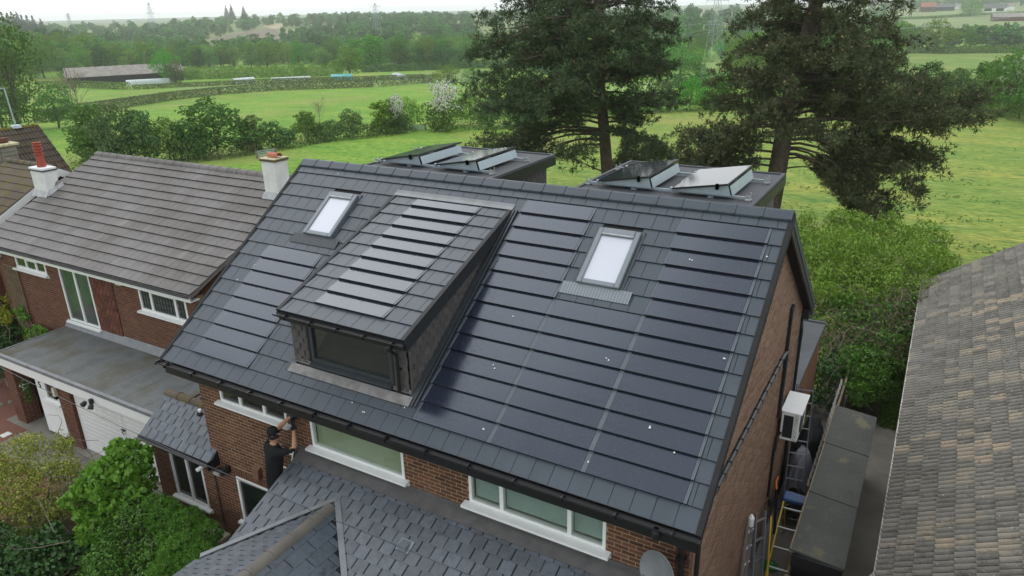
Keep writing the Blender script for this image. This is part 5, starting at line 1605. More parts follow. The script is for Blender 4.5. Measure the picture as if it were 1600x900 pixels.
sh = thing('storage_bunker', (12.1, 2.9, 0), 'long low store with three grey felt covered lids beside the path', 'store')
def sz(x, y): return 1.86 - 0.10 * (x - 11.62)
M_LID = conc_tile('weathered_grey_lid', (0.072, 0.075, 0.066), 0.16, (1.2, 0.58, (0.13, 0.12, 0.07)))
b = MB(); b.box(11.68, 12.50, -0.05, 5.85, 0.0, 1.72); b.build('body', M_BLACKM, sh)
for y0, y1 in ((-0.12, 1.86), (1.89, 3.95), (3.98, 5.9)):
    b = MB()
    x0, x1 = 11.62 + R.uniform(-.01, .01), 12.58
    b.add([(x0, y0, sz(x0, 0)), (x1, y0, sz(x1, 0)), (x1, y1, sz(x1, 0)), (x0, y1, sz(x0, 0)), (x0, y0, sz(x0, 0) - .05), (x1, y0, sz(x1, 0) - .05), (x1, y1, sz(x1, 0) - .05), (x0, y1, sz(x0, 0) - .05)],
          [(0, 1, 2, 3), (7, 6, 5, 4), (0, 4, 5, 1), (1, 5, 6, 2), (2, 6, 7, 3), (3, 7, 4, 0)])
    l = b.build('lid', M_LID, sh)
    b = MB(); b.box(x0 - 0.012, x0 + 0.012, y0, y1, 1.80, sz(x0, 0) + 0.012); b.build('edge_strip', M_WOOD, l)
b = MB(); b.box(11.66, 12.56, -0.20, -0.12, 1.55, 1.78); b.build('front_board', M_BLACKM, sh)
gt = thing('gate_post_box', (11.9, -0.8, 0), 'rough brown chipboard panel below the front of the store', 'panel')
b = MB(); b.cbox(11.60, 12.05, -0.62, -0.24, 0.0, 1.35, 0.01); b.build('panel', M_WOOD, gt)

fe = thing('picket_fence', (11.48, 6.5, 0), 'dark picket fence with pale pointed tips beside the store', 'fence')
for i in range(19):
    y = 3.2 + i * 0.30
    b = MB(); b.prism([(y - 0.05, 0), (y + 0.05, 0), (y + 0.05, 1.12), (y, 1.27), (y - 0.05, 1.12)], 'x', 11.47, 11.49)
    b.build('picket', M_WOODD if i % 3 else M_WOOD, fe)
    b = MB(); b.prism([(y - 0.052, 1.115), (y + 0.052, 1.115), (y, 1.28)], 'x', 11.455, 11.505); b.build('picket_tip', M_DIRTYWHITE, fe)
for z in (0.4, 0.95): MB().box(11.495, 11.53, 3.1, 8.8, z, z + 0.07).build('rail', M_WOODD, fe)
ra = thing('timber_rail', (11.6, 9.5, 0), 'long pale timber rail on posts running up the garden', 'rail')
b = MB(); b.box(11.55, 11.60, 6.4, 14.5, 1.05, 1.14); b.build('rail', M_WOOD, ra)
for y in (6.5, 8.8, 11.2, 14.2): MB().box(11.53, 11.62, y, y + 0.09, 0, 1.05).build('post', M_WOOD, ra)
pb = thing('chimney_pot_planter', (11.83, 10.2, 0), 'old grey clay chimney pot standing among the bushes', 'pot')
b = MB(); b.lathe([(0.19, 0), (0.17, 0.1), (0.16, 0.55), (0.19, 0.6), (0.19, 0.66), (0.12, 0.68), (0.11, 0.4)], (11.83, 10.2, 0), 16); b.build('pot', M_CONC, pb)

def ladder(name, label, a, c, width, side, rail_m, tread_m, n, deep=0.03, cat='ladder', tread=0.05):
    t = thing(name, a, label, cat)
    a, c = Vector(a), Vector(c); s = Vector(side).normalized() * width / 2; d = (c - a); nrm = d.cross(s).normalized()
    for sg in (-1, 1):
        b = MB(); p = a + s * sg; q = c + s * sg; w = s.normalized() * 0.014; h = nrm * deep
        b.add([p - w - h, p + w - h, p + w + h, p - w + h, q - w - h, q + w - h, q + w + h, q - w + h], [(0, 3, 2, 1), (4, 5, 6, 7), (0, 1, 5, 4), (1, 2, 6, 5), (2, 3, 7, 6), (3, 0, 4, 7)])
        b.build('side_rail', rail_m, t)
    for i in range(n):
        p = a.lerp(c, (i + 0.6) / n); b = MB()
        u = d.normalized() * 0.012; h = nrm * tread
        b.add([p - s - u - h, p + s - u - h, p + s - u + h, p - s - u + h, p - s + u - h, p + s + u - h, p + s + u + h, p - s + u + h], [(0, 3, 2, 1), (4, 5, 6, 7), (0, 1, 5, 4), (1, 2, 6, 5), (2, 3, 7, 6), (3, 0, 4, 7)])
        b.build('rung', tread_m, t)
    return t
stl_ = ladder('stepladder', 'yellow and aluminium stepladder with a blue top tray beside the store', (11.34, 0.35, 0.02), (11.36, 1.95, 1.42), 0.40, (1, 0, 0.05), M_YEL, M_ALU, 5, 0.035, tread=0.06)
b = MB(); b.cbox(11.13, 11.59, 1.9, 2.2, 1.42, 1.50, 0.02); b.build('top_tray', M_BLUE, stl_)
for x in (11.16, 11.56):
    b = MB(); b.tube([(x, 2.1, 1.42), (x, 2.7, 0.02)], 0.018, 6); b.build('rear_leg', M_YEL, stl_)
ladder('aluminium_ladder', 'long grey aluminium ladder leaning up under the heat pump', (11.22, 2.95, 0.02), (10.98, 4.6, 2.9), 0.38, (1, 0.1, 0.05), M_ANTH, M_GREYF, 11, 0.035)
ladder('aluminium_ladder', 'silver ladder with a white padded end standing against the gable wall', (10.98, -0.9, 0.02), (10.83, 0.05, 2.0), 0.16, (0.3, 1, 0), M_ALU, M_ALU, 7, 0.03)
l3 = ladder('aluminium_ladder', 'dull grey ladder section between the silver ladder and the yellow pole', (11.22, -0.6, 0.02), (10.86, 0.9, 1.7), 0.26, (0.5, 0.8, 0), M_GREYF, M_ALU, 6, 0.04)
pad = thing('ladder_pad', (10.83, 0.05, 2.0), 'white padded cap on the upper end of the silver ladder', 'pad')
MB().lathe([(0.02, -0.05), (0.055, 0.0), (0.06, 0.18), (0.02, 0.25)], (10.84, 0.04, 1.98), 10).build('cap', M_PVC, pad)
yp = thing('yellow_pole', (11.2, 0.6, 0), 'thin yellow pole leaning towards the gable wall', 'pole')
MB().tube([(11.35, -0.2, 0.02), (11.02, 1.35, 1.35)], 0.018, 8).build('pole', M_YEL, yp)
gs = thing('grass_trimmer', (11.1, 1.6, 0), 'grass trimmer with a green guard standing on the passage floor', 'trimmer')
b = MB(); b.lathe([(0.17, 0), (0.16, 0.05), (0.06, 0.11), (0.02, 0.12)], (11.12, 1.35, 0.06), 14); b.build('guard', M_GREENP, gs)
b = MB(); b.tube([(11.12, 1.35, 0.15), (11.0, 1.7, 0.7), (10.86, 2.05, 1.2)], 0.016, 6); b.lathe([(0.05, 0), (0.06, 0.1), (0.03, 0.2)], (10.87, 2.02, 1.1), 8); b.build('shaft', M_BLACK, gs)
os_ = thing('garden_tool', (10.9, 2.7, 0), 'black garden tool with an orange handle against the wall', 'tool')
b = MB(); b.tube([(10.98, 2.5, 0.02), (10.86, 2.85, 1.0)], 0.03, 6); b.build('shaft', M_BLACK, os_)
b = MB(); b.tube([(10.86, 2.85, 1.0), (10.82, 2.95, 1.12), (10.84, 3.05, 1.22)], 0.022, 6); b.build('handle', M_ORANGE, os_)

def rag(name, label, cat, c, size, mat, seed, h=0.5):
    """a crumpled sheet thrown over something"""
    r = np.random.default_rng(seed); n = 16
    X, Y = np.meshgrid(np.linspace(-1, 1, n), np.linspace(-1, 1, n))
    Z = h * (1 - 0.55 * X ** 2 - 0.5 * Y ** 2) + 0.1 * np.sin(5 * X + seed) * np.cos(4 * Y) + r.normal(0, 0.035, X.shape)
    X = X + r.normal(0, 0.04, X.shape); Y = Y + r.normal(0, 0.04, X.shape)
    V = np.stack([c[0] + X * size[0], c[1] + Y * size[1], c[2] + np.maximum(Z, 0.01)], -1).reshape(-1, 3)
    i, j = np.meshgrid(np.arange(n - 1), np.arange(n - 1), indexing='ij'); a = (i * n + j).ravel()
    F = np.stack([a, a + 1, a + n + 1, a + n], -1)
    o = link_mesh(name, mesh_np(name, V, F, [mat], smooth=True)); tag(o, label, cat)
    return o
M_GREYC = mk('grey_cloth', (0.20, 0.20, 0.23), 0.12, 0.8, 0.3, 4)
rag('tarpaulin', 'black tarpaulin draped over things behind the heat pump', 'tarpaulin', (11.12, 5.9, 0.02), (0.30, 1.1), M_BLACKM, 3, 1.25)
rag('dust_sheet', 'crumpled grey sheet heaped below the heat pump', 'sheet', (11.15, 4.25, 0.02), (0.32, 0.75), M_GREYC, 5, 1.3)
rag('refuse_sack', 'black sack beside the grey sheet in the passage', 'sack', (11.30, 3.3, 0.02), (0.22, 0.4), M_BLACKM, 8, 0.75)
rag('rubble_sack', 'grey ribbed bag at the foot of the yellow stepladder', 'bag', (11.46, 0.1, 0.02), (0.2, 0.3), M_GREYC, 9, 0.6)

# front garden surfaces
dv = MB().box(-17.5, -5.6, -9, -3.36, 0.0, 0.010).box(-17.5, -10.6, -3.36, -1.6, 0.0, 0.010).build('driveway', brick_mat('block_paving', [(0.20, 0.085, 0.06), (0.17, 0.08, 0.06), (0.24, 0.11, 0.08)]), None); dv['kind'] = 'structure'
M_SLAB = mk('grey_paving', (0.19, 0.175, 0.15), 0.15, 0.85, 0.3, 1.5, bump_d=0.003)
pv = thing('stepping_slab', (-9.3, -3.7, 0.01), 'pale square cover set in the block paving', 'slab')
MB().box(-9.85, -9.6, -3.95, -3.7, 0.011, 0.03).build('cover', M_DIRTYWHITE, pv)
bd = thing('paving_border', (-8.5, -3.8, 0.01), 'curved grey brick border round the block paving', 'border')
for i in range(26):
    a = math.radians(100 + i * 6.2); c = (-11.8 + 2.0 * math.cos(a), -3.4 + 2.2 * math.sin(a) - 0.2)
    MB().cbox(-0.11, 0.11, -0.05, 0.05, 0.0, 0.022, 0.004, Matrix.Translation((c[0] + 1.9, c[1], 0.011)) @ Matrix.Rotation(a, 4, 'Z')).build('brick', M_SLAB, bd)
fbd = MB().box(-5.6, 3.0, -9.6, -4.10, 0.0, 0.014).build('flower_bed', M_SOIL, None); fbd['kind'] = 'structure'
gp_ = MB().box(-9.4, -2.0, -4.4, -3.37, 0.016, 0.022).build('garage_path', M_SLAB, None); gp_['kind'] = 'structure'
fdv = MB().box(3.0, 14.5, -16.5, -9.6, 0.0, 0.012).build('front_drive', mk('tarmac', (0.055, 0.055, 0.055), 0.15, 0.9, 0.2, 2.0, bump_d=0.004), None); fdv['kind'] = 'structure'
fd2 = MB().box(-17.5, 3.0, -16.5, -9.6, 0.0, 0.012).build('front_path', M_SLAB, None); fd2['kind'] = 'structure'
rdd = MB().box(-60, 60, -26, -18.5, 0.0, 0.012).build('road', bpy.data.materials['tarmac'], None); rdd['kind'] = 'structure'
fpv = MB().box(-60, 60, -18.5, -16.5, 0.0, 0.12).build('pavement', M_SLAB, None); fpv['kind'] = 'structure'
bw = thing('boundary_fence', (-15.2, -1.5, 0), 'dark close boarded fence at the end of the neighbour garden', 'fence')
for i in range(18): MB().box(-16.6 + i * 0.16, -16.45 + i * 0.16, -1.62, -1.60, 0, 1.75).build('board', M_WOODD, bw)
for i in range(3): MB().box(-16.6 + i * 1.35, -16.5 + i * 1.35, -1.58, -1.48, 0, 1.85).build('post', M_WOODD, bw)
# bird droppings on the roofs
bdp = MB()
for x, s in ((5.9, 5.0), (7.0, 2.9), (7.1, 3.9), (7.4, 4.95), (10.6, 2.9), (9.9, 4.2), (8.9, 3.3), (10.3, 4.5), (4.9, 5.2), (5.2, 5.25), (0.7, 3.0), (0.55, 3.4), (1.5, 1.9), (10.55, 5.1), (1.3, 0.3), (9.6, 1.2), (10.75, 0.95), (9.2, 5.0)):
    M = plane_M(rp(x, s, 0.046), (1, 0, 0), (0, ct, st))
    for k in range(R.choice((1, 2))):
        q = [(R.uniform(-.03, .03), R.uniform(-.03, .03)) for _ in range(1)][0]
        n = 7; rads = [R.uniform(0.006, 0.019) for _ in range(n)]
        bdp.add([(q[0] + rads[i] * math.cos(6.283 * i / n), q[1] + rads[i] * math.sin(6.283 * i / n), 0.0) for i in range(n)], [tuple(range(n))], M)
bdp.build('bird_droppings', M_DROP, roof)['kind'] = 'stuff'

# ------------------------------------------------------------------ the worker on his ladder
wl_ = ladder('leaning_ladder', 'ladder leaning on the front wall under the worker', (2.93, -5.62, 0.02), (2.93, -4.12, 3.72), 0.36, (1, 0, 0), M_ALU, M_ALU, 14, 0.03, tread=0.015)

def skin_body(name, joints, edges, radii, mats, pick, root, parent, sub=2):
    me = bpy.data.meshes.new(name)
    names = list(joints); idx = {k: i for i, k in enumerate(names)}
    me.from_pydata([joints[k] for k in names], [(idx[a], idx[c]) for a, c in edges], [])
    o = bpy.data.objects.new(name, me); COL.objects.link(o)
    o.modifiers.new('skin', 'SKIN')
    bm = bmesh.new(); bm.from_mesh(me)
    ly = bm.verts.layers.skin.verify()
    bm.verts.ensure_lookup_table()
    for k in names:
        r_ = radii[k]; bm.verts[idx[k]][ly].radius = r_ if isinstance(r_, tuple) else (r_, r_)
        bm.verts[idx[k]][ly].use_root = (k == root)
    bm.to_mesh(me); bm.free()
    s = o.modifiers.new('sub', 'SUBSURF'); s.levels = sub; s.render_levels = sub
    bpy.context.view_layer.update()
    ev = o.evaluated_get(bpy.context.evaluated_depsgraph_get())
    m2 = bpy.data.meshes.new_from_object(ev)
    bpy.data.objects.remove(o)
    off = wloc(parent)
    m2.materials.clear()
    for m in mats: m2.materials.append(m)
    for p in m2.polygons:
        p.material_index = pick(p.center); p.use_smooth = True
    for v in m2.vertices: v.co -= off
    m2.update()
    q = bpy.data.objects.new(name, m2); q.parent = parent; COL.objects.link(q)
    return q
M_SKIN = mk('skin', (0.42, 0.22, 0.14), 0.06, 0.55, 0.4, 20)
M_SHIRT = mk('black_shirt', (0.012, 0.012, 0.013), 0.15, 0.85, 0.2, 12, bump_d=0.006)
M_TROUS = mk('dark_trousers', (0.018, 0.019, 0.024), 0.12, 0.85, 0.2, 12, bump_d=0.004)
M_GLOVE = mk('blue_work_glove', (0.06, 0.085, 0.19), 0.1, 0.75, 0.3, 20, bump_d=0.003)
J = dict(pelvis=(3.02, -4.60, 3.14), waist=(3.0, -4.59, 3.38), chest=(3.03, -4.55, 3.72), upper=(3.04, -4.53, 3.92), neck=(3.045, -4.51, 4.06), head0=(3.055, -4.50, 4.16), head1=(3.06, -4.49, 4.27),
         rs=(3.25, -4.54, 3.93), re=(3.47, -4.43, 4.02), rm=(3.42, -4.36, 4.12), rw=(3.33, -4.26, 4.25), rh=(3.29, -4.22, 4.32),
         ls=(2.84, -4.50, 3.96), le=(2.95, -4.28, 4.22), lm=(3.04, -4.25, 4.33), lw=(3.17, -4.21, 4.46), lh=(3.235, -4.18, 4.51),
         lp=(2.92, -4.60, 3.08), lk=(2.86, -4.72, 2.66), lc=(2.865, -4.78, 2.45), la=(2.87, -4.80, 2.22), lf=(2.87, -4.68, 2.15),
         rp_=(3.12, -4.60, 3.08), rk=(3.03, -4.73, 2.66), rc=(3.0, -4.78, 2.45), ra=(3.0, -4.80, 2.22), rf=(3.0, -4.68, 2.15))
ED = [('pelvis', 'waist'), ('waist', 'chest'), ('chest', 'upper'), ('upper', 'neck'), ('neck', 'head0'), ('head0', 'head1'), ('upper', 'rs'), ('rs', 're'), ('re', 'rm'), ('rm', 'rw'), ('rw', 'rh'),
      ('upper', 'ls'), ('ls', 'le'), ('le', 'lm'), ('lm', 'lw'), ('lw', 'lh'), ('pelvis', 'lp'), ('lp', 'lk'), ('lk', 'lc'), ('lc', 'la'), ('la', 'lf'), ('pelvis', 'rp_'), ('rp_', 'rk'), ('rk', 'rc'), ('rc', 'ra'), ('ra', 'rf')]
RD = dict(pelvis=(.17, .14), waist=(.165, .125), chest=(.19, .135), upper=(.15, .105), neck=.058, head0=(.078, .088), head1=(.085, .095), rs=.082, re=.052, rm=.05, rw=.033, rh=.036, ls=.08, le=.052, lm=.05, lw=.033, lh=.036,
          lp=.10, lk=.068, lc=.062, la=.045, lf=.042, rp_=.10, rk=.068, rc=.062, ra=.045, rf=.042)
pr_ = thing('person', (3.0, -4.7, 2.15), 'worker in black cap, black shirt and blue gloves reaching up to the brick wall', 'person')
def pickm(c):
    if c.z > 4.06 and abs(c.x - 3.05) < 0.16 and c.y < -4.38: return 1
    def seg(p, a, e):
        a, e = Vector(a), Vector(e); t = max(0, min(1, (p - a).dot(e - a) / (e - a).length_squared)); return (p - a.lerp(e, t)).length, t
    for s_, e_ in (('re', 'rw'), ('le', 'lw')):
        d, t = seg(c, J[s_], J[e_])
        if d < 0.075 and t > 0.02 and (s_ == 'le' or c.x > 3.2): return 1
    if (Vector(c) - Vector(J['rh'])).length < 0.07 or (Vector(c) - Vector(J['lh'])).length < 0.07: return 3
    if c.z < 3.16: return 2
    return 0
skin_body('body', J, ED, RD, [M_SHIRT, M_SKIN, M_TROUS, M_GLOVE], pickm, 'pelvis', pr_)
# gloved hands: palm and five separate fingers gripping the tool
def hand(w, fwd, up, curl, name):
    w = Vector(w); f = Vector(fwd).normalized(); u = Vector(up); u = (u - f * u.dot(f)).normalized(); s = f.cross(u)
    Jh = {'w': tuple(w), 'p': tuple(w + f * 0.045), 'k': tuple(w + f * 0.085)}
    Eh = [('w', 'p'), ('p', 'k')]; Rh = {'w': (.030, .024), 'p': (.042, .024), 'k': (.044, .020)}
    o = skin_body(name, Jh, Eh, Rh, [M_GLOVE], lambda c: 0, 'w', pr_)
    for i, (off, ln) in enumerate(((-.033, .070), (-.011, .080), (.011, .075), (.032, .058))):
        b0 = w + f * 0.08 + s * off
        p1 = b0 + f * ln * 0.45 + u * curl * 0.2 * ln
        p2 = p1 + (f * 0.25 - u * curl * 0.75).normalized() * ln * 0.4
        p3 = p2 + (-f * 0.35 - u * curl * 0.6).normalized() * ln * 0.32
        skin_body('finger', {'a': tuple(b0 - f * .02), 'b': tuple(b0), 'c': tuple(p1), 'd': tuple(p2), 'e': tuple(p3)}, [('a', 'b'), ('b', 'c'), ('c', 'd'), ('d', 'e')], {'a': .010, 'b': .0115, 'c': .0105, 'd': .0095, 'e': .008}, [M_GLOVE], lambda c: 0, 'b', pr_, 1)
    t0 = w + f * 0.03 - s * 0.03
    t1 = t0 - s * 0.035 + f * 0.03 - u * 0.01; t2 = t1 + f * 0.035 - u * 0.025 * curl; 
    skin_body('thumb', {'a': tuple(t0), 'b': tuple(t1), 'c': tuple(t2), 'd': tuple(t2 + f * .02 - u * .02 * curl)}, [('a', 'b'), ('b', 'c'), ('c', 'd')], {'a': .015, 'b': .0135, 'c': .0115, 'd': .009}, [M_GLOVE], lambda c: 0, 'a', pr_, 1)
hand((3.235, -4.18, 4.51), (0.55, 0.05, 0.35), (0.1, -1, 0.2), 1, 'left_hand')
hand((3.29, -4.22, 4.32), (-0.25, 0.15, 0.95), (0.1, -1, 0.1), 1, 'right_hand')
b = MB()   # face: nose, brow, ears, mouth
Mh = Matrix.Translation((3.06, -4.49, 4.235)) @ Matrix.Rotation(math.radians(-62), 4, 'Z') @ Matrix.Rotation(math.radians(14), 4, 'X')   # face looks along local +y
fc = MB(); fc.add([(0, 0.125, -0.02), (-0.016, 0.088, -0.025), (0.016, 0.088, -0.025), (0, 0.085, 0.035)], [(0, 1, 3), (0, 3, 2), (0, 2, 1)], Mh); fc.build('nose', M_SKIN, pr_)
for sx in (-1, 1):
    e_ = MB(); e_.lathe([(0.004, -0.008), (0.012, -0.003), (0.013, 0.003), (0.004, 0.009)], (0, 0, 0), 8, Mh @ Matrix.Translation((sx * 0.034, 0.083, 0.022)) @ Matrix.Rotation(math.pi / 2, 4, 'X')); e_.build('eye', M_DIRTYWHITE, pr_)
    e_ = MB(); e_.lathe([(0.012, -0.006), (0.026, 0), (0.024, 0.012), (0.008, 0.014)], (0, 0, 0), 10, Mh @ Matrix.Translation((sx * 0.082, -0.005, 0.005)) @ Matrix.Rotation(sx * math.pi / 2, 4, 'Y')); e_.build('ear', M_SKIN, pr_)
mo_ = MB(); mo_.box(-0.024, 0.024, 0.086, 0.093, -0.062, -0.052, Mh); mo_.build('mouth', M_TERRA, pr_)
cp = MB(); cp.lathe([(0.104, 0.0), (0.106, 0.03), (0.098, 0.075), (0.07, 0.112), (0.03, 0.128), (0.004, 0.13)], (0, 0, 0), 20, Mh @ Matrix.Translation((0, -0.014, 0.040)) @ Matrix.Rotation(-0.2, 4, 'X'))
cp.add([(x, y, 0.055 - 0.018 * abs(x / 0.075) ** 2 + k) for k in (0, 0.006) for x, y in ((-0.075, 0.06), (-0.06, 0.12), (-0.03, 0.155), (0, 0.165), (0.03, 0.155), (0.06, 0.12), (0.075, 0.06))], [tuple(range(6, -1, -1)), tuple(range(7, 14))] + [(i, i + 1, i + 8, i + 7) for i in range(6)], Mh)
cp.build('cap', M_SHIRT, pr_, smooth=True)
hr = MB(); hr.lathe([(0.095, -0.06), (0.101, -0.02), (0.102, 0.02)], (0, 0, 0), 16, Mh @ Matrix.Translation((0, -0.018, 0.0))); hr.build('hair', M_BLACKM, pr_)
tl_ = thing('cordless_tool', (3.33, -4.1, 4.45), 'dark cordless tool held against the wall in the worker gloves', 'tool')
b = MB(); b.lathe([(0.02, -0.10), (0.032, -0.08), (0.034, 0.07), (0.018, 0.10), (0.01, 0.14)], (0, 0, 0), 12, Matrix.Translation((3.32, -4.20, 4.50)) @ Matrix.Rotation(-math.pi / 2, 4, 'X')); b.build('motor_body', M_BLACK, tl_)
b = MB(); b.box(3.298, 3.338, -4.27, -4.22, 4.34, 4.49); b.box(3.285, 3.352, -4.30, -4.20, 4.30, 4.345); b.build('grip', M_BLUE if False else M_BLACK, tl_)
# ------------------------------------------------------------------ vegetation
def leaf_quads(C, A, N, L, Wd, fold=0.25):
    """diamond leaves: centres C, axes A, face normals N (n,3), length L, width Wd (n)"""
    A = A / np.linalg.norm(A, axis=1, keepdims=True)
    S = np.cross(A, N); S /= np.linalg.norm(S, axis=1, keepdims=True) + 1e-9
    U = np.cross(S, A)
    L = np.asarray(L)[:, None] if np.ndim(L) else L; Wd = np.asarray(Wd)[:, None] if np.ndim(Wd) else Wd
    b = C - A * L / 2; t = C + A * L / 2 - U * L * fold * 0.4
    l = C - S * Wd / 2 + U * Wd * fold; r = C + S * Wd / 2 + U * Wd * fold
    V = np.stack([b, r, t, l], 1).reshape(-1, 3)
    F = np.arange(len(C) * 4).reshape(-1, 4)
    return V, F

def rand_dirs(n, rng):
    d = rng.normal(size=(n, 3)); return d / np.linalg.norm(d, axis=1, keepdims=True)

def lobe_points(lobes, n, rng, inner=0.25, lump=0.0):
    """points spread through the shells of ellipsoidal lobes [(x,y,z,rx,ry,rz)], with the outward direction"""
    lb = np.array(lobes, float)
    w = lb[:, 3] * lb[:, 4] + lb[:, 4] * lb[:, 5] + lb[:, 3] * lb[:, 5]
    k = rng.choice(len(lb), n, p=w / w.sum())
    d = rand_dirs(n, rng)
    rad = np.where(rng.random(n) < inner, rng.uniform(0.35, 0.85, n), rng.normal(0.97, 0.07, n))
    if lump:
        rad *= 1 + lump * np.sin(d[:, 0] * 9 + k * 2.1) * np.sin(d[:, 1] * 8 + k) * np.sin(d[:, 2] * 10 + k * 1.7)
    P = lb[k, :3] + d * lb[k, 3:] * rad[:, None]
    # drop points deep inside another lobe
    keep = np.ones(n, bool)
    for j in range(len(lb)):
        q = (((P - lb[j, :3]) / (lb[j, 3:] * 0.72)) ** 2).sum(1) < 1
        keep &= ~(q & (k != j) & (rng.random(n) < 0.9))
    return P[keep], d[keep]

def crown_np(lobes, n, size, rng, droop=0.3, inner=0.25, aspect=0.55, lump=0.12):
    P, d = lobe_points(lobes, n, rng, inner, lump)
    m = len(P)
    N = d + rng.normal(0, 0.45, (m, 3)) + np.array([0, 0, 0.45])
    N /= np.linalg.norm(N, axis=1, keepdims=True)
    A = np.cross(N, rand_dirs(m, rng)); A[:, 2] -= droop
    L = size * rng.uniform(0.7, 1.35, m)
    return leaf_quads(P, A, N, L, L * aspect)

def tube_np(pts, radii, k=5):
    b = MB(); b.tube(pts, list(radii), k, caps=False)
    F = [f for f in b.f]
    return np.array(b.v), np.array(F)

def join(parts):
    """[(V,F,mi)] -> V,F,MI (quads)"""
    V = []; F = []; MI = []; o = 0
    for v, f, mi in parts:
        V.append(v); F.append(f + o); MI.append(np.full(len(f), mi)); o += len(v)
    return np.concatenate(V), np.concatenate(F), np.concatenate(MI)

def limb(a, c, r0, r1, bend, rng, n=5):
    a, c = np.array(a, float), np.array(c, float)
    t = np.linspace(0, 1, n); p = a + (c - a) * t[:, None]
    off = rng.normal(0, bend, 3); p += np.sin(t * math.pi)[:, None] * off
    return tube_np([tuple(q) for q in p], [r0 + (r1 - r0) * x for x in t], 5)

def broadleaf_lobes(h, w, rng, low=0.12, n=13):
    """lobes of a crown of height h and width w standing on the ground"""
    L = []
    for i in range(n):
        z = rng.uniform(low + 0.12, 0.9) * h
        env = math.sin(math.pi * min(0.97, max(0.05, (z / h - low) / (1 - low)) ** 0.75)) ** 0.6
        a = rng.uniform(0, 6.283); r = w * 0.5 * env * rng.uniform(0.25, 0.72)
        s = w * rng.uniform(0.17, 0.27)
        L.append((r * math.cos(a), r * math.sin(a), z, s, s, s * rng.uniform(0.7, 0.95)))
    L.append((0, 0, h * 0.8, w * 0.24, w * 0.24, h * 0.2)); L.append((0, 0, h * 0.5, w * 0.33, w * 0.33, h * 0.26))
    return L

def clumps(lobes, k, f, rng):
    """small leaf clumps sitting on the surface of big lobes"""
    out = []
    for l in lobes:
        l = l if len(l) == 6 else (l[0], l[1], l[2], l[3], l[3], l[3])
        out.append((l[0], l[1], l[2], l[3] * 0.78, l[4] * 0.78, l[5] * 0.78))
        for d in rand_dirs(k, rng):
            d[2] = d[2] * 0.9 + 0.15; r = f * rng.uniform(0.7, 1.35); q = rng.uniform(0.72, 1.02)
            out.append((l[0] + d[0] * l[3] * q, l[1] + d[1] * l[4] * q, l[2] + d[2] * l[5] * q, l[3] * r, l[4] * r, l[5] * r * 0.8))
    return out
def tree_proto(seed, h, w, n, size, leaf, low=0.12, trunk_r=0.02, nl=13):
    rng = np.random.default_rng(seed)
    lobes = broadleaf_lobes(h, w, rng, low, nl)
    v, f = crown_np(clumps(lobes, 5, 0.42, rng), n, size, rng)
    parts = [(v, f, 0)]
    tr_ = trunk_r * h
    tv, tf = tube_np([(0, 0, -0.1), (0.02 * h, 0, h * 0.2), (0, 0.02 * h, h * 0.45), (0, 0, h * 0.75)], [tr_ * 1.3, tr_, tr_ * 0.75, tr_ * 0.25], 7)
    parts.append((tv, tf, 1))
    for l in lobes[:7]:
        lv, lf = limb((0, 0, h * rng.uniform(0.2, 0.45)), l[:3], tr_ * 0.5, tr_ * 0.12, 0.04 * h, rng)
        parts.append((lv, lf, 1))
    return join(parts)

def proto_mesh(name, data, mats):
    V, F, MI = data
    return mesh_np(name, V, F, mats, MI)

# near hedge bushes (unit: metres)
BUSH = []
for i, (h, w, leaf) in enumerate([(4, 4.2, L_HEDGE), (4, 3.6, L_HEDGE), (3.4, 4.6, L_HEDGE), (4.4, 3.2, L_WOOD), (3.0, 4.0, L_HEDGE), (4.2, 4.4, L_WOOD)]):
    BUSH.append((proto_mesh('bush', tree_proto(100 + i, h, w, 5200, 0.21, leaf, low=0.0, trunk_r=0.012, nl=15), [leaf, M_BARK]), h, w))
BLOS = []
for i in range(2):
    rng = np.random.default_rng(200 + i)
    V, F, MI = tree_proto(210 + i, 4, 4.2, 5200, 0.2, L_HEDGE, low=0.0, trunk_r=0.012)
    zc = V[F[:, 0], 2]; xc = V[F[:, 0], 0]
    sel = (MI == 0) & (zc + 0.5 * np.sin(xc * 3) > 2.3) & (rng.random(len(F)) < 0.75)
    MI = np.where(sel, 2, MI)
    BLOS.append((mesh_np('bush', V, F, [L_HEDGE, M_BARK, L_BLOSSOM], MI), 4, 4.2))
TREE = []
for i, (h, w) in enumerate([(13, 11), (14, 10), (12, 12), (15, 11), (11, 9), (13, 13), (12, 8)]):
    TREE.append((proto_mesh('broadleaf_tree', tree_proto(300 + i, h, w, 4200, 0.55, L_WOOD, low=0.1 if i % 2 else 0.02, nl=16), [L_WOOD, M_BARK]), h, w))
NTREE = []
for i, (h, w) in enumerate([(10, 8), (9, 8.5)]):
    NTREE.append((proto_mesh('broadleaf_tree', tree_proto(330 + i, h, w, 9000, 0.30, L_HEDGE, low=0.08, nl=22), [L_HEDGE, M_BARK]), h, w))
CONI = []
for i in range(2):
    rng = np.random.default_rng(350 + i)
    h = 16; lo = [(0, 0, h * (0.15 + 0.8 * k / 9), (1 - k / 9.5) * 3.2 + 0.25, (1 - k / 9.5) * 3.2 + 0.25, 1.0) for k in range(10)]
    v, f = crown_np(lo, 1500, 0.8, rng, droop=0.8)
    tv, tf = tube_np([(0, 0, 0), (0, 0, h * 0.5), (0, 0, h)], [0.25, 0.16, 0.03], 6)
    CONI.append((proto_mesh('conifer_tree', join([(v, f, 0), (tv, tf, 1)]), [L_CONIF, M_BARK]), h, 6))
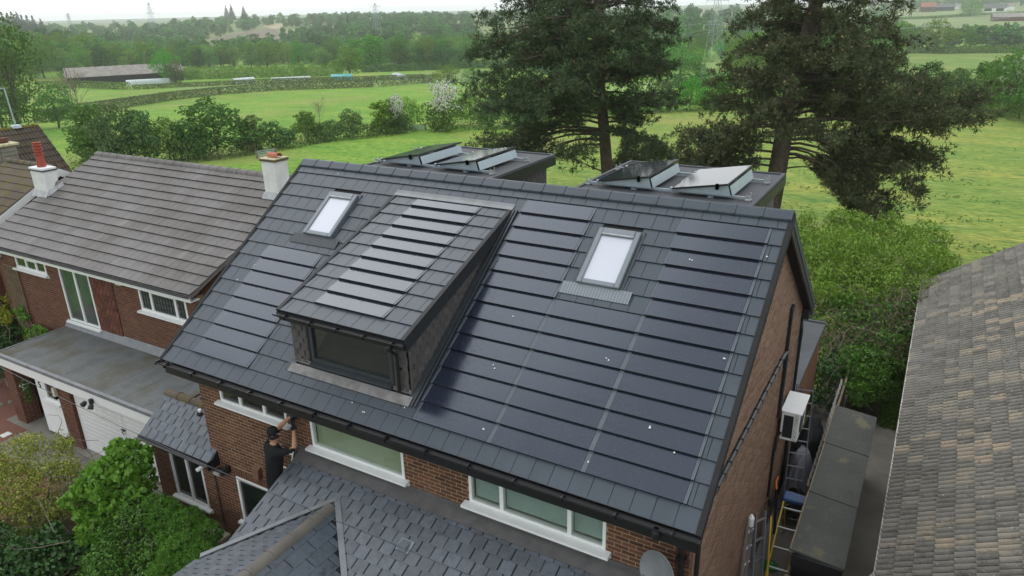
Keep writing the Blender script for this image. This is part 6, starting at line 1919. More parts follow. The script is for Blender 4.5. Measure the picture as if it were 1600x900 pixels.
def bare_tree(seed, h, n=26):
    rng = np.random.default_rng(seed); parts = []
    parts.append((*tube_np([(0, 0, 0), (0.05, 0, h * 0.4), (0, 0.05, h * 0.9)], [0.05, 0.035, 0.01], 5), 0))
    for i in range(n):
        z = h * rng.uniform(0.2, 0.8); a = rng.uniform(0, 6.283); l = h * rng.uniform(0.2, 0.45)
        e = (l * 0.6 * math.cos(a), l * 0.6 * math.sin(a), z + l * 0.8)
        parts.append((*limb((0, 0, z), e, 0.02, 0.006, 0.1, rng), 0))
        for j in range(3):
            s = np.array((0, 0, z)) + (np.array(e) - np.array((0, 0, z))) * rng.uniform(0.4, 0.9); q = s + rng.normal(0, l * 0.22, 3) + [0, 0, l * 0.2]
            parts.append((*limb(s, q, 0.010, 0.004, 0.03, rng, 4), 0))
    return join(parts)
BARE = (proto_mesh('bare_tree', bare_tree(5, 5.0), [M_BARKG]), 5, 3)

def place(proto, name, P, hs, ws, rot=None, label=None, cat=None, group=None):
    me, h, w = proto
    M = Matrix.Translation(P) @ Matrix.Rotation(R.uniform(0, 6.283) if rot is None else rot, 4, 'Z') @ Matrix.Diagonal((ws / w, ws / w, hs / h, 1))
    o = link_mesh(name, me, None, M)
    return tag(o, label, cat, group)
def at(u, v, hpx, wpx, proto, name, label, cat, group=None, sink=0.0):
    """something whose foot shows at (u, v) and that is hpx tall and wpx wide in the picture"""
    P = gp(u, v); d = math.hypot(P.x - CX, P.y - CY); k = d / FPX * 1.06
    P.z -= sink
    return place(proto, name, P, hpx * k, wpx * k, None, label, cat, group)

# --- the first hedgerow, plant by plant (foot u, v, height, width in pixels of the photograph)
GH = 'bushes of the first hedgerow'
for (u, v, h, w, k, lab) in [
    (150, 252, 75, 80, 3, 'loose grey green bush left of the concrete tiled ridge'),
    (190, 256, 70, 70, 0, 'round green bush in the hedgerow right of the grey green one'),
    (228, 254, 66, 56, 1, 'dark upright bush in the hedgerow above the tiled ridge end'),
    (266, 250, 60, 60, 5, 'olive bush in the hedgerow with a pointed top shoot'),
    (342, 244, 70, 105, 0, 'largest dark rounded bush in the hedgerow above the row of stakes'),
    (302, 248, 48, 60, 2, 'pale green bush tucked left of the largest dark hedgerow bush'),
    (396, 236, 50, 48, 3, 'narrow bush in the hedgerow left of the metal gate'),
    (432, 232, 36, 60, 4, 'low wide bush in the hedgerow above the white chimney'),
    (482, 222, 42, 42, 1, 'dark leafy bush standing above the low hedge near a bare sapling'),
    (512, 219, 28, 46, 4, 'low bramble bush in the hedgerow right of the bare sapling'),
    (552, 214, 36, 48, 0, 'dark green bush halfway along the hedgerow'),
    (604, 209, 50, 54, 3, 'leaning green bush beside the thin blossom spray'),
    (640, 201, 46, 40, 5, 'bright green bush left of the field gate'),
    (735, 196, 54, 52, 5, 'tall green bush behind the white blossom'),
    (770, 200, 44, 50, 1, 'dark bush in the hedgerow partly behind the left pine'),
    (815, 197, 44, 60, 2, 'hedgerow bush hidden behind the left pine branches'),
    (985, 176, 34, 50, 4, 'hedgerow bush just right of the left pine trunk'),
    (1030, 174, 40, 52, 0, 'rounded hedgerow bush between the two pines'),
    (1078, 172, 46, 56, 5, 'feathery hedgerow bush left of the right pine'),
    (1120, 170, 44, 60, 3, 'hedgerow bush behind the right pine left branches'),
    (1200, 168, 40, 70, 2, 'hedgerow bush behind the right pine trunk'),
    (1300, 166, 40, 70, 1, 'hedgerow bush behind the right pine crown'),
    (1420, 162, 34, 46, 2, 'blue green bush at the right pine outer edge'),
    (1452, 160, 44, 56, 0, 'round bush at the corner of the pasture'),
    (1492, 163, 42, 46, 1, 'dark green bush right of the pasture corner'),
    (1530, 168, 56, 52, 3, 'dull olive bush in the right hand hedgerow'),
    (1560, 176, 62, 60, 4, 'dense bush in the right hand hedgerow before the field bank'),
    (1592, 186, 88, 80, 5, 'tall bush at the right edge of the hedgerow'),
    (1640, 196, 90, 90, 0, 'hedgerow bush cut by the right picture edge')]:
    at(u, v, h, w, BUSH[k], 'bush', lab, 'bush', GH, 0.15)
at(622, 208, 50, 36, BLOS[0], 'hawthorn_bush', 'thin hawthorn sprayed with white blossom left of the field gate', 'bush', GH)
at(695, 206, 66, 64, BLOS[1], 'hawthorn_bush', 'hawthorn covered with white blossom right of the field gate', 'bush', GH)
at(1575, 182, 62, 40, BLOS[0], 'hawthorn_bush', 'hawthorn with a little white blossom in the right hand hedgerow', 'bush', GH)
at(503, 216, 56, 30, BARE, 'bare_tree', 'bare sapling standing in the hedgerow above the ridge', 'tree')
at(738, 190, 54, 30, BARE, 'bare_tree', 'leafless grey tree right of the white blossom', 'tree')
at(132, 214, 86, 60, BARE, 'bare_tree', 'bare twiggy tree rising behind the left bushes', 'tree')
# continuous low growth along the hedgerow
def leafy_strip(name, pts, hm, wm, leaf, per_m, size, seed, kind='stuff', label=None, cat=None, boxy=0.0, rag=0.25, group=None):
    rng = np.random.default_rng(seed); parts = []
    P3 = [gp(*p) if len(p) == 2 else Vector(p) for p in pts]
    for a, c in zip(P3, P3[1:]):
        l = (c - a).length; n = int(l * per_m)
        if n < 1: continue
        t = rng.random(n); side = Vector((c.y - a.y, a.x - c.x, 0)).normalized()
        if boxy:
            f = rng.random(n); lat = np.where(f < 0.35, -wm / 2, np.where(f < 0.7, wm / 2, rng.uniform(-wm / 2, wm / 2, n))); z = np.where(f < 0.7, rng.uniform(0, hm, n), hm)
            lat = lat + rng.normal(0, 0.07 * wm, n); z = z + rng.normal(0, 0.05 * hm, n)
            nx = np.where(f < 0.35, -1.0, np.where(f < 0.7, 1.0, 0.0)); nz = np.where(f < 0.7, 0.35, 1.0)
        else:
            an = rng.uniform(0, math.pi, n); wob = 1 + rag * np.sin(t * l * 1.1 + seed) * np.sin(t * l * 0.37 + 2) + rng.normal(0, 0.08, n)
            lat = np.cos(an) * wm / 2 * wob; z = np.sin(an) * hm * wob * np.where(rng.random(n) < 0.25, rng.uniform(0.3, 0.9, n), 1.0); nx = np.cos(an); nz = np.sin(an) + 0.3
        C = np.array(a) + (np.array(c) - np.array(a)) * t[:, None] + np.array(side)[None] * lat[:, None]
        C[:, 2] = hgt(C[:, 0], C[:, 1]) + z
        N = np.array(side)[None] * nx[:, None] + np.array([0, 0, 1.0])[None] * nz[:, None] + rng.normal(0, 0.4, (n, 3))
        N /= np.linalg.norm(N, axis=1, keepdims=True)
        A = np.cross(N, rand_dirs(n, rng)); L = size * rng.uniform(0.7, 1.3, n)
        v, f = leaf_quads(C, A, N, L, L * 0.6); parts.append((v, f, 0))
    V, F, MI = join(parts)
    o = link_mesh(name, mesh_np(name, V, F, [leaf], MI))
    if kind: o['kind'] = kind
    return tag(o, label, cat, group)
HL1 = [(120, 262), (200, 258), (290, 253), (350, 247), (420, 236), (500, 222), (590, 213), (642, 205)]
leafy_strip('hedge_undergrowth', HL1, 1.7, 2.6, L_HEDGE, 170, 0.2, 1, label='tangled low growth at the foot of the hedgerow', cat='undergrowth')
leafy_strip('hedge_undergrowth', [(668, 206), (720, 203), (800, 201), (880, 190), (985, 178), (1100, 173), (1250, 168), (1400, 164), (1440, 162), (1500, 167), (1560, 180), (1600, 190), (1680, 205)], 1.6, 2.4, L_HEDGE, 170, 0.2, 2, label='dense low growth along the far pasture edge', cat='undergrowth')
# leaning stakes in front of it
GS = 'leaning fence stakes below the hedgerow'
for u in (292, 316, 329, 341, 350, 363, 384, 391, 400):
    v = 254 - (u - 292) * 0.125; P = gp(u, v); s = MB(); l = R.uniform(-0.25, 0.45) if u in (341, 350) else R.uniform(-0.1, 0.15)
    s.tube([(P.x, P.y, P.z - 0.1), (P.x + l * -1, P.y, P.z + R.uniform(0.9, 1.25))], 0.05, 6)
    tag(s.build('fence_stake', M_WOOD, None, loc=P), 'weathered stake leaning at the foot of the hedgerow', 'stake', GS)

# --- clipped hedges in the fields
leafy_strip('clipped_hedge', [(66, 192), (130, 178), (200, 167), (270, 156), (340, 148), (420, 142), (500, 139), (585, 136)], 2.0, 2.6, L_TRIM, 130, 0.36, 11, None, 'long clipped hedge curving across the middle of the green fields', 'hedge', boxy=1)
leafy_strip('clipped_hedge', [(592, 136), (640, 131), (686, 128)], 2.2, 2.2, L_TRIM, 80, 0.4, 12, None, 'short clipped hedge ending at the pale wooden gate', 'hedge', boxy=1)
leafy_strip('clipped_hedge', [(60, 138), (130, 137), (200, 140)], 2.4, 2.4, L_TRIM, 90, 0.45, 13, None, 'clipped hedge left of the barn yard gap', 'hedge', boxy=1)
leafy_strip('clipped_hedge', [(208, 140), (270, 137), (400, 131), (560, 127), (665, 123)], 1.5, 2.0, L_TRIM, 70, 0.45, 14, None, 'low dark clipped hedge behind the polythene tunnels', 'hedge', boxy=1)
leafy_strip('overgrown_hedge', [(292, 124), (380, 121), (460, 120), (535, 118)], 4.2, 4.0, L_WOOD, 110, 0.7, 15, None, 'tall dark hedge in front of the wooded belt', 'hedge')
leafy_strip('overgrown_hedge', [(565, 113), (650, 110), (740, 106), (800, 106)], 3.0, 5.0, L_WOOD, 80, 0.8, 16, None, 'dark hedge line under the big field trees', 'hedge')
leafy_strip('overgrown_hedge', [(1040, 138), (1140, 134), (1340, 128), (1420, 130)], 3.0, 4.0, L_WOOD, 80, 0.7, 17, None, 'dark hedge line behind the pines', 'hedge')
leafy_strip('overgrown_hedge', [(1395, 83), (1500, 83), (1610, 82)], 3.5, 5.0, L_WOOD, 60, 1.0, 18, None, 'hedge along the top of the right hand field', 'hedge')
leafy_strip('clipped_hedge', [(1395, 31), (1500, 26), (1620, 20)], 2.5, 4, L_WOOD, 12, 2.2, 19, None, 'thin distant hedge below the red roofed farmhouse', 'hedge', boxy=1)

# --- trees of the middle distance
GT = 'single trees in the fields'
for (u, v, h, w, pr, lab) in [
    (36, 214, 128, 92, NTREE[0], 'large leafy tree at the left edge above the brown roof'),
    (5, 205, 100, 70, NTREE[1], 'leafy tree cut by the left picture edge'),
    (92, 200, 52, 56, NTREE[1], 'smaller yellowish tree right of the large left tree'),
    (70, 122, 42, 46, TREE[2], 'pale green tree left of the long barn'),
    (110, 122, 30, 40, TREE[4], 'low pale tree at the left barn corner'),
    (264, 130, 46, 42, TREE[3], 'dark tree at the right end of the long barn'),
    (276, 131, 30, 34, TREE[0], 'small tree beside the barn with pale blossom'),
    (546, 124, 50, 46, TREE[1], 'single round tree beside the turquoise tunnel'),
    (700, 129, 25, 44, TREE[5], 'wide bushy tree right of the pale wooden gate'),
    (740, 129, 20, 40, TREE[2], 'low bushy tree partly behind the left pine'),
    (1460, 83, 44, 50, TREE[1], 'dark single oak at the gap in the right hand trees'),
    (470, 114, 14, 16, TREE[4], 'small pale tree in the tall hedge'),
    (300, 121, 14, 30, TREE[2], 'pinkish rounded tree at the left end of the tall hedge'),
    (1515, 26, 22, 30, TREE[0], 'rounded tree beside the distant farm buildings')]:
    at(u, v, h, w, pr, 'broadleaf_tree', lab, 'tree', GT, 0.3)

def wood(region, n, hm, label, group, seed, protos=TREE, fixed_h=None, objs=True):
    """trees whose feet fill a region of the picture, in rows from far to near"""
    rng = np.random.default_rng(seed); pts = []
    us = [p[0] for p in region]; vs = [p[1] for p in region]
    while len(pts) < n:
        u = rng.uniform(min(us), max(us), 200); v = rng.uniform(min(vs), max(vs), 200); ok = inpoly(u, v, region)
        pts += list(zip(u[ok], v[ok]))
    out = []
    for u, v in pts[:n]:
        P = gp(u, v)
        d = math.hypot(P.x - CX, P.y - CY)
        hh = rng.uniform(*hm)
        out.append((d, P, hh, hh * rng.uniform(0.75, 1.15), int(rng.integers(len(protos)))))
    return [(o, label, group, protos) for o in out]
ALL = []
ALL += wood([(270, 110), (420, 107), (560, 106), (560, 100), (420, 98), (270, 100)], 46, (10, 14), 'broadleaf tree in the wooded belt beyond the tall dark hedge', 'trees of the wooded belt', 1)
ALL += wood([(270, 98), (560, 98), (700, 96), (780, 95), (780, 64), (700, 60), (560, 60), (430, 68), (330, 78), (270, 80)], 120, (10, 15), 'broadleaf tree on the wooded rise behind the belt', 'trees of the wooded rise', 2)
ALL += wood([(560, 108), (690, 108), (780, 104), (780, 98), (560, 98)], 30, (11, 16), 'big spreading tree at the edge of the far field', 'trees at the far field edge', 3)
ALL += wood([(0, 118), (60, 116), (120, 112), (260, 110), (260, 78), (180, 64), (120, 60), (0, 66)], 120, (9, 14), 'broadleaf tree in the hillside wood left of the barn', 'trees of the left hillside wood', 4)
ALL += wood([(1000, 128), (1400, 116), (1400, 60), (1000, 60)], 95, (10, 15), 'broadleaf tree on the green slope behind the pines', 'trees on the slope behind the pines', 5)
ALL += wood([(1375, 82), (1440, 82), (1440, 76), (1375, 74)], 9, (12, 16), 'broadleaf tree left of the dark single oak', 'trees left of the oak', 6)
ALL += wood([(1490, 80), (1640, 80), (1640, 62), (1480, 66)], 26, (10, 14), 'broadleaf tree in the belt right of the dark single oak', 'trees right of the oak', 7)
ALL += wood([(780, 110), (1000, 130), (1000, 40), (780, 40)], 60, (10, 15), 'broadleaf tree glimpsed behind the left pine', 'trees behind the left pine', 8)
FAR = []
FAR += wood([(160, 78), (270, 78), (400, 44), (700, 40), (760, 38), (760, 30), (600, 29), (330, 33), (230, 50)], 330, (9, 15), '', '', 9)
FAR += wood([(430, 66), (560, 60), (740, 62), (740, 40), (560, 42), (530, 52), (440, 62)], 150, (9, 14), '', '', 10)
FAR += wood([(0, 62), (140, 60), (200, 56), (260, 52), (260, 46), (100, 46), (0, 46)], 90, (9, 14), '', '', 11)
FAR += wood([(980, 62), (1400, 62), (1400, 24), (980, 14)], 170, (10, 15), '', '', 12)
FAR += wood([(1300, 20), (1640, 12), (1640, 0), (1300, 4)], 150, (10, 16), '', '', 13)
FAR += wood([(760, 40), (1000, 30), (1000, 16), (760, 26)], 70, (10, 15), '', '', 14)
FAR += wood([(480, 38), (760, 33), (760, 28), (480, 30)], 90, (10, 14), '', '', 15)
ALL.sort(key=lambda t: t[0][0])
IND, REST = ALL[:285], ALL[285:]
spanu = {}
for it_, lab, grp, pr__ in IND: spanu.setdefault(grp, []).append(project(it_[1])[0])
for (d, P, hh, ww, k), lab, grp, protos in IND:
    us_ = spanu[grp]; f_ = (project(P)[0] - min(us_)) / (max(us_) - min(us_) + 1e-6)
    lab = ('taller ' if hh > 12.4 else 'shorter ') + ('wide ' if ww > hh * 0.95 else 'narrow ') + lab.replace('broadleaf tree', 'tree').replace('big ', '') + ', ' + ['far left', 'left', 'middle', 'right', 'far right'][min(4, int(f_ * 5))] + ' part'
    P = P.copy(); P.z -= 0.4
    place(protos[k], 'broadleaf_tree', P, hh, ww, None, lab, 'tree', grp)
# the rest of the woods read as one mass
LOW = []
for i in range(5):
    rng = np.random.default_rng(400 + i)
    lobes = broadleaf_lobes(12, 10, rng, 0.02, 10)
    LOW.append(crown_np(clumps(lobes, 2, 0.45, rng), 520, 1.3, rng, aspect=0.75))
def mass(name, items, label, dens=1.0):
    Vs = []; Fs = []; To = []; o = 0; rng = np.random.default_rng(77)
    for (d, P, hh, ww, k), *_ in items:
        v, f = LOW[k % 5]; a = rng.uniform(0, 6.283); c_, s_ = math.cos(a), math.sin(a)
        q = v * np.array([ww / 10, ww / 10, hh / 12]); q = np.stack([q[:, 0] * c_ - q[:, 1] * s_, q[:, 0] * s_ + q[:, 1] * c_, q[:, 2]], 1) + np.array(P) - [0, 0, 0.5]
        Vs.append(q); Fs.append(f + o); o += len(v); To.append(np.full(len(v), rng.random(), np.float32))
    ob = link_mesh(name, mesh_np(name, np.concatenate(Vs), np.concatenate(Fs), [L_FARW]))
    ta = ob.data.attributes.new('tone', 'FLOAT', 'POINT'); ta.data.foreach_set('value', np.concatenate(To))
    ob['kind'] = 'stuff'; tag(ob, label, 'woodland')
L_FARW = leaf_mat('far_woodland_leaf', [(0.08, 0.15, 0.035), (0.125, 0.21, 0.045), (0.10, 0.18, 0.05), (0.17, 0.26, 0.06)], 0.3, spread=0.45, tone=True)
mass('distant_woodland', FAR + REST, 'woods on the distant hills fading into the haze')
for u, v, h in ((12, 62, 30), (28, 62, 31), (42, 62, 27), (58, 60, 25), (2, 62, 28), (20, 60, 28), (35, 60, 29), (50, 62, 27), (70, 60, 22)):
    at(u, v, h, h * 0.5, CONI[u % 2], 'conifer_tree', 'dark conifer on the left skyline', 'tree', 'dark conifers on the left skyline')
for u, v, h, lab in ((356, 34, 20, 'distant conifer on the skyline, shorter of the pair'), (364, 34, 21, 'distant conifer on the skyline, taller of the pair'), (383, 34, 20, 'lone distant conifer on the skyline right of the pair'), (545, 52, 22, 'dark conifer on the wooded rise left of the pylon'), (622, 58, 20, 'dark conifer on the wooded rise right of the pylon')):
    at(u, v, h, h * 0.42, CONI[u % 2], 'conifer_tree', lab, 'tree')
# ------------------------------------------------------------------ the two big pines
rh = Vector((rr.x, rr.y, 0)).normalized()          # to the right as the camera stands
dh = Vector((cf.x, cf.y, 0)).normalized()          # away from the camera
def pine(name, label, u, r, trunk, env, seed, leaf, cones, zmax=17.0, tuft_n=7, r0=0.36, dens=1.0, low_bare=0.0, extra=()):
    rng = np.random.default_rng(seed)
    P = gpr(u, r); sc = r * 1.03 / FPX
    root = thing(name, P, label, 'tree')
    zv = lambda v: CZ - (v - (13 - 0.024 * (u - 800))) * sc - P.z
    tz = np.array([zv(v) for _, v in trunk][::-1]); tx = np.array([(q - u) * sc for q, _ in trunk][::-1])
    tpos = lambda z: float(np.interp(z, tz, tx)) if z <= tz[-1] else float(tx[-1] + (tx[-1] - tx[-2]) / (tz[-1] - tz[-2] + 1e-6) * min(3, z - tz[-1]))
    ez = np.array([zv(e[0]) for e in env][::-1]); el_ = np.array([e[1] for e in env][::-1]) * sc; er_ = np.array([e[2] for e in env][::-1]) * sc
    def width(z, right):
        w = float(np.interp(z, ez, er_ if right else el_))
        if z > ez[-1]: w *= max(0.12, 1 - (z - ez[-1]) / (zmax - ez[-1]) * 0.95)
        return w
    def toW(x, d, z): return np.array(P) + np.array(rh) * x + np.array(dh) * d + np.array([0, 0, z])
    zs = np.linspace(-0.2, zmax, 26)
    tv, tf = tube_np([tuple(toW(tpos(z), 0, z)) for z in zs], [max(0.03, r0 * (1 - 0.035 * z) * (1.25 if z < 0.5 else 1)) for z in zs], 12)
    wood_ = [(tv, tf, 0)]
    T = []; TD = []; CN = []
    def branch(z0, az, L, droop, fol=1.0, start=0.14):
        n = 7; t = np.linspace(0, 1, n)
        ca, sa = math.cos(az), math.sin(az)
        x = tpos(z0) + ca * L * t; d = sa * L * t
        z = z0 + L * (0.20 * t - droop * t ** 1.7) + np.sin(t * 5 + seed + z0) * 0.05 * L * t
        side = rng.normal(0, 0.10) * L
        x = x - sa * side * t ** 2; d = d + ca * side * t ** 2
        pts = np.stack([toW(a, b_, c) for a, b_, c in zip(x, d, z)])
        br0 = 0.028 + 0.009 * L
        wood_.append((*tube_np([tuple(p) for p in pts], [br0 * (1 - 0.85 * q) for q in t], 5), 0))
        k = int(max(3, L * 2.3 * fol * dens))
        for i in range(k):
            q = start + (1 - start) * (i + rng.random()) / k
            base = np.array([np.interp(q, t, pts[:, j]) for j in range(3)])
            fw = pts[-1] - pts[-3]; fw = fw / (np.linalg.norm(fw) + 1e-9)
            s = np.cross(fw, [0, 0, 1.0]); s /= np.linalg.norm(s) + 1e-9
            sg = 1 if rng.random() < 0.5 else -1
            ang = rng.uniform(0.2, 1.25)
            dr = fw * math.cos(ang) + s * sg * math.sin(ang) + np.array([0, 0, rng.uniform(-0.32, 0.58)])
            l = min(2.0, L * rng.uniform(0.16, 0.38)) * (1.15 - 0.5 * q) + 0.3
            e = base + dr * l
            if rng.random() < 0.3: wood_.append((*tube_np([tuple(base), tuple((base + e) / 2 + [0, 0, 0.03]), tuple(e)], [0.02, 0.014, 0.006], 4), 0))
            m = int(l / 0.34) + 2
            for j in range(m):
                w = 0.15 + 0.88 * (j + rng.random() * 0.6) / m
                p = base + (e - base) * min(w, 1.02) + rng.normal(0, 0.07, 3)
                for _ in range(4):
                    q_ = rng.normal(0, 0.085, 3); T.append(p + q_); dd = q_ / 0.085 * 0.5 + dr * 0.4 + np.array([0, 0, 0.45]) + rng.normal(0, 0.2, 3); TD.append(dd / np.linalg.norm(dd))
                if rng.random() < cones * 3: CN.append(p + rng.normal(0, 0.12, 3) + np.array([0, 0, 0.1]))
    z = ez[0]
    while z < zmax:
        for _ in range(3 if z < ez[-1] + 2 else 2):
            az = rng.uniform(0, 2 * math.pi); c = math.cos(az)
            wl, wr = width(z, False), width(z, True)
            side = wr if c > 0 else wl; mean = 0.5 * (wl + wr) * 0.92
            L = (abs(c) * side + (1 - abs(c)) * mean) * rng.uniform(0.72, 1.0)
            if L > 0.5: branch(z - L * 0.02, az, L, rng.uniform(0.05, 0.34))
        z += 0.30
    for (v, az, lpx, droop, fol, start) in extra: branch(zv(v), math.radians(az), lpx * sc, droop, fol, start)
    V, F, MI = join(wood_)
    off = np.array(P)
    o = link_mesh('trunk', mesh_np('trunk', V - off, F, [M_BARK], smooth=True), root)
    T = np.array(T); TD = np.array(TD); n = len(T)
    C = np.repeat(T, tuft_n, 0); D = np.repeat(TD, tuft_n, 0) * 0.75 + rng.normal(0, 0.62, (n * tuft_n, 3)); D /= np.linalg.norm(D, axis=1, keepdims=True)
    Ln = rng.uniform(0.17, 0.30, len(C))
    Nn = np.cross(D, rand_dirs(len(C), rng)); Nn /= np.linalg.norm(Nn, axis=1, keepdims=True) + 1e-9
    v, f = leaf_quads(C + D * Ln[:, None] * 0.5, D, Nn, Ln, np.full(len(C), 0.042), 0.1)
    oc = link_mesh('crown', mesh_np('crown', v - off, f, [leaf]), root)
    if len(CN):
        CN = np.array(CN); A = rand_dirs(len(CN) * 2, rng); C2 = np.repeat(CN, 2, 0); N2 = np.cross(A, rand_dirs(len(C2), rng)); N2 /= np.linalg.norm(N2, axis=1, keepdims=True) + 1e-9
        v, f = leaf_quads(C2, A, N2, np.full(len(C2), 0.115), np.full(len(C2), 0.095), 0.3)
        oc = link_mesh('cones', mesh_np('cones', v - off, f, [L_CONE]), root); oc['kind'] = 'stuff'
    return n
n1 = pine('pine_tree', 'left pine with a tall bare lower trunk and dark green tiered branches', 950, 44,
     [(931, 0), (935, 100), (944, 180), (949, 230), (953, 270)],
     [(0, 120, 115), (25, 195, 140), (60, 198, 128), (85, 188, 105), (115, 215, 122), (135, 192, 105), (150, 178, 70), (178, 188, 60)],
     21, L_PINE, 0.04, r0=0.40,
     extra=[(183, 8, 112, 0.60, 1.3, 0.4), (186, 176, 178, 0.30, 1.2, 0.4), (190, 190, 165, 0.36, 1.2, 0.45), (190, 160, 150, 0.30, 1.1, 0.45), (195, 205, 140, 0.38, 1.0, 0.5), (198, 172, 125, 0.42, 0.6, 0.55), (204, 188, 120, 0.5, 0.5, 0.55), (186, 240, 110, 0.3, 1.0, 0.4), (184, 300, 100, 0.3, 0.9, 0.4),
            (246, 35, 135, 0.04, 1.7, 0.15), (248, 55, 120, 0.04, 1.6, 0.2), (250, 15, 100, 0.04, 1.4, 0.2), (246, 140, 90, 0.06, 1.3, 0.2)])
n2 = pine('pine_tree', 'right pine with a brownish crown full of cones and long low branches', 1222, 37,
     [(1250, 0), (1240, 60), (1228, 130), (1224, 200), (1220, 260), (1214, 330)],
     [(0, 112, 112), (40, 100, 135), (80, 122, 168), (115, 118, 190), (140, 112, 208), (165, 128, 215)],
     33, L_PINEB, 0.20, r0=0.50,
     extra=[(165, 2, 246, 0.10, 1.7, 0.30), (170, 12, 232, 0.16, 1.6, 0.32), (162, -12, 220, 0.2, 1.6, 0.30), (178, -4, 205, 0.36, 1.9, 0.34), (182, 10, 200, 0.42, 1.9, 0.36), (186, -16, 180, 0.52, 1.8, 0.38), (188, 22, 165, 0.55, 1.8, 0.38), (192, 4, 150, 0.72, 2.0, 0.42), (196, -24, 140, 0.75, 1.8, 0.42), (200, 14, 130, 0.85, 2.0, 0.45), (206, 0, 120, 0.95, 2.0, 0.5), (204, -40, 130, 0.7, 1.6, 0.4),
            (215, 30, 110, 0.5, 1.2, 0.45), (228, 5, 80, 0.3, 0.4, 0.6),
            (170, 178, 136, 0.32, 1.8, 0.22), (182, 190, 134, 0.34, 1.9, 0.22), (192, 168, 132, 0.36, 1.8, 0.22), (204, 184, 128, 0.30, 1.8, 0.2), (214, 198, 124, 0.26, 1.7, 0.2), (224, 172, 118, 0.26, 1.6, 0.22), (234, 188, 105, 0.2, 1.5, 0.25)])
print('tufts', n1, n2)

# ------------------------------------------------------------------ garden plants
def at_r(u, v, r):
    d = pix_ray(u, v); k = r / math.hypot(d.x, d.y); return (CX + d.x * k, CY + d.y * k, CZ + d.z * k)
def shrub(name, label, lobes, n, size, leaf, seed, aspect=0.55, droop=0.3, inner=0.25, base=None, cat='shrub', twigs=0, twig_mat=None, lump=0.12, clump=7, stems=8):
    rng = np.random.default_rng(seed)
    lobes = [l if len(l) == 6 else (l[0], l[1], l[2], l[3], l[3], l[3]) for l in lobes]
    c = np.mean([l[:2] for l in lobes], 0); base = base or (c[0], c[1], float(hgt(c[0], c[1])))
    root = thing(name, base, label, cat)
    v, f = crown_np(clumps(lobes, clump, 0.36, rng) if clump else lobes, n, size, rng, droop, inner, aspect, lump)
    keep = v.reshape(-1, 4, 3)[:, :, 2].min(1) > 0.02
    f = f[keep]
    used = np.unique(f); mp = np.zeros(len(v), int); mp[used] = np.arange(len(used)); v = v[used]; f = mp[f]
    o = link_mesh('foliage', mesh_np('foliage', v - np.array(base), f, [leaf]), root); o['kind'] = 'stuff'
    parts = []
    for i in range(stems):
        l = lobes[i % len(lobes)]
        s = (base[0] + rng.normal(0, 0.15), base[1] + rng.normal(0, 0.15), base[2] - 0.02)
        parts.append((*limb(s, np.array(l[:3]) + rng.normal(0, 0.1, 3), 0.03 + 0.02 * l[3], 0.012, 0.1, rng), 0))
    for i in range(twigs):
        l = lobes[int(rng.integers(len(lobes)))]
        q = np.array(l[:3]) + rand_dirs(1, rng)[0] * np.array(l[3:]) * rng.uniform(0.7, 1.1)
        parts.append((*limb(q, q + rng.normal(0, 0.45, 3), 0.012, 0.005, 0.12, rng, 4), 0))
    V, F, MI = join(parts)
    link_mesh('stems', mesh_np('stems', V - np.array(base), F, [twig_mat or M_BARKG]), root)
    return root
def whorls(name, label, lobes, n, ln, wd, leaf, seed, base):
    """narrow leaves in rosettes at the shoot tips"""
    rng = np.random.default_rng(seed); root = thing(name, base, label, 'shrub')
    P, d = lobe_points([(*l[:3], l[3], l[3], l[3]) if len(l) == 4 else l for l in lobes], n, rng, 0.2, 0.12)
    ok = P[:, 2] > 0.08; P, d = P[ok], d[ok]
    ax = d + np.array([0, 0, 0.7]) + rng.normal(0, 0.25, d.shape); ax /= np.linalg.norm(ax, axis=1, keepdims=True)
    k = 9; C = np.repeat(P, k, 0); AX = np.repeat(ax, k, 0)
    D = AX * 0.55 + rng.normal(0, 0.55, C.shape); D /= np.linalg.norm(D, axis=1, keepdims=True)
    L = ln * rng.uniform(0.7, 1.2, len(C)); N = AX + rng.normal(0, 0.2, C.shape); N -= D * (N * D).sum(1, keepdims=True); N /= np.linalg.norm(N, axis=1, keepdims=True) + 1e-9
    v, f = leaf_quads(C + D * L[:, None] * 0.5, D, N, L, np.full(len(C), wd), 0.15)
    o = link_mesh('foliage', mesh_np('foliage', v - np.array(base), f, [leaf]), root); o['kind'] = 'stuff'
    parts = []
    for i in range(10): parts.append((*limb(base, P[int(rng.integers(len(P)))] - np.array(ax[0]) * 0.1, 0.025, 0.008, 0.08, rng), 0))
    V, F, MI = join(parts); link_mesh('stems', mesh_np('stems', V - np.array(base), F, [M_BARKG]), root)
    return root

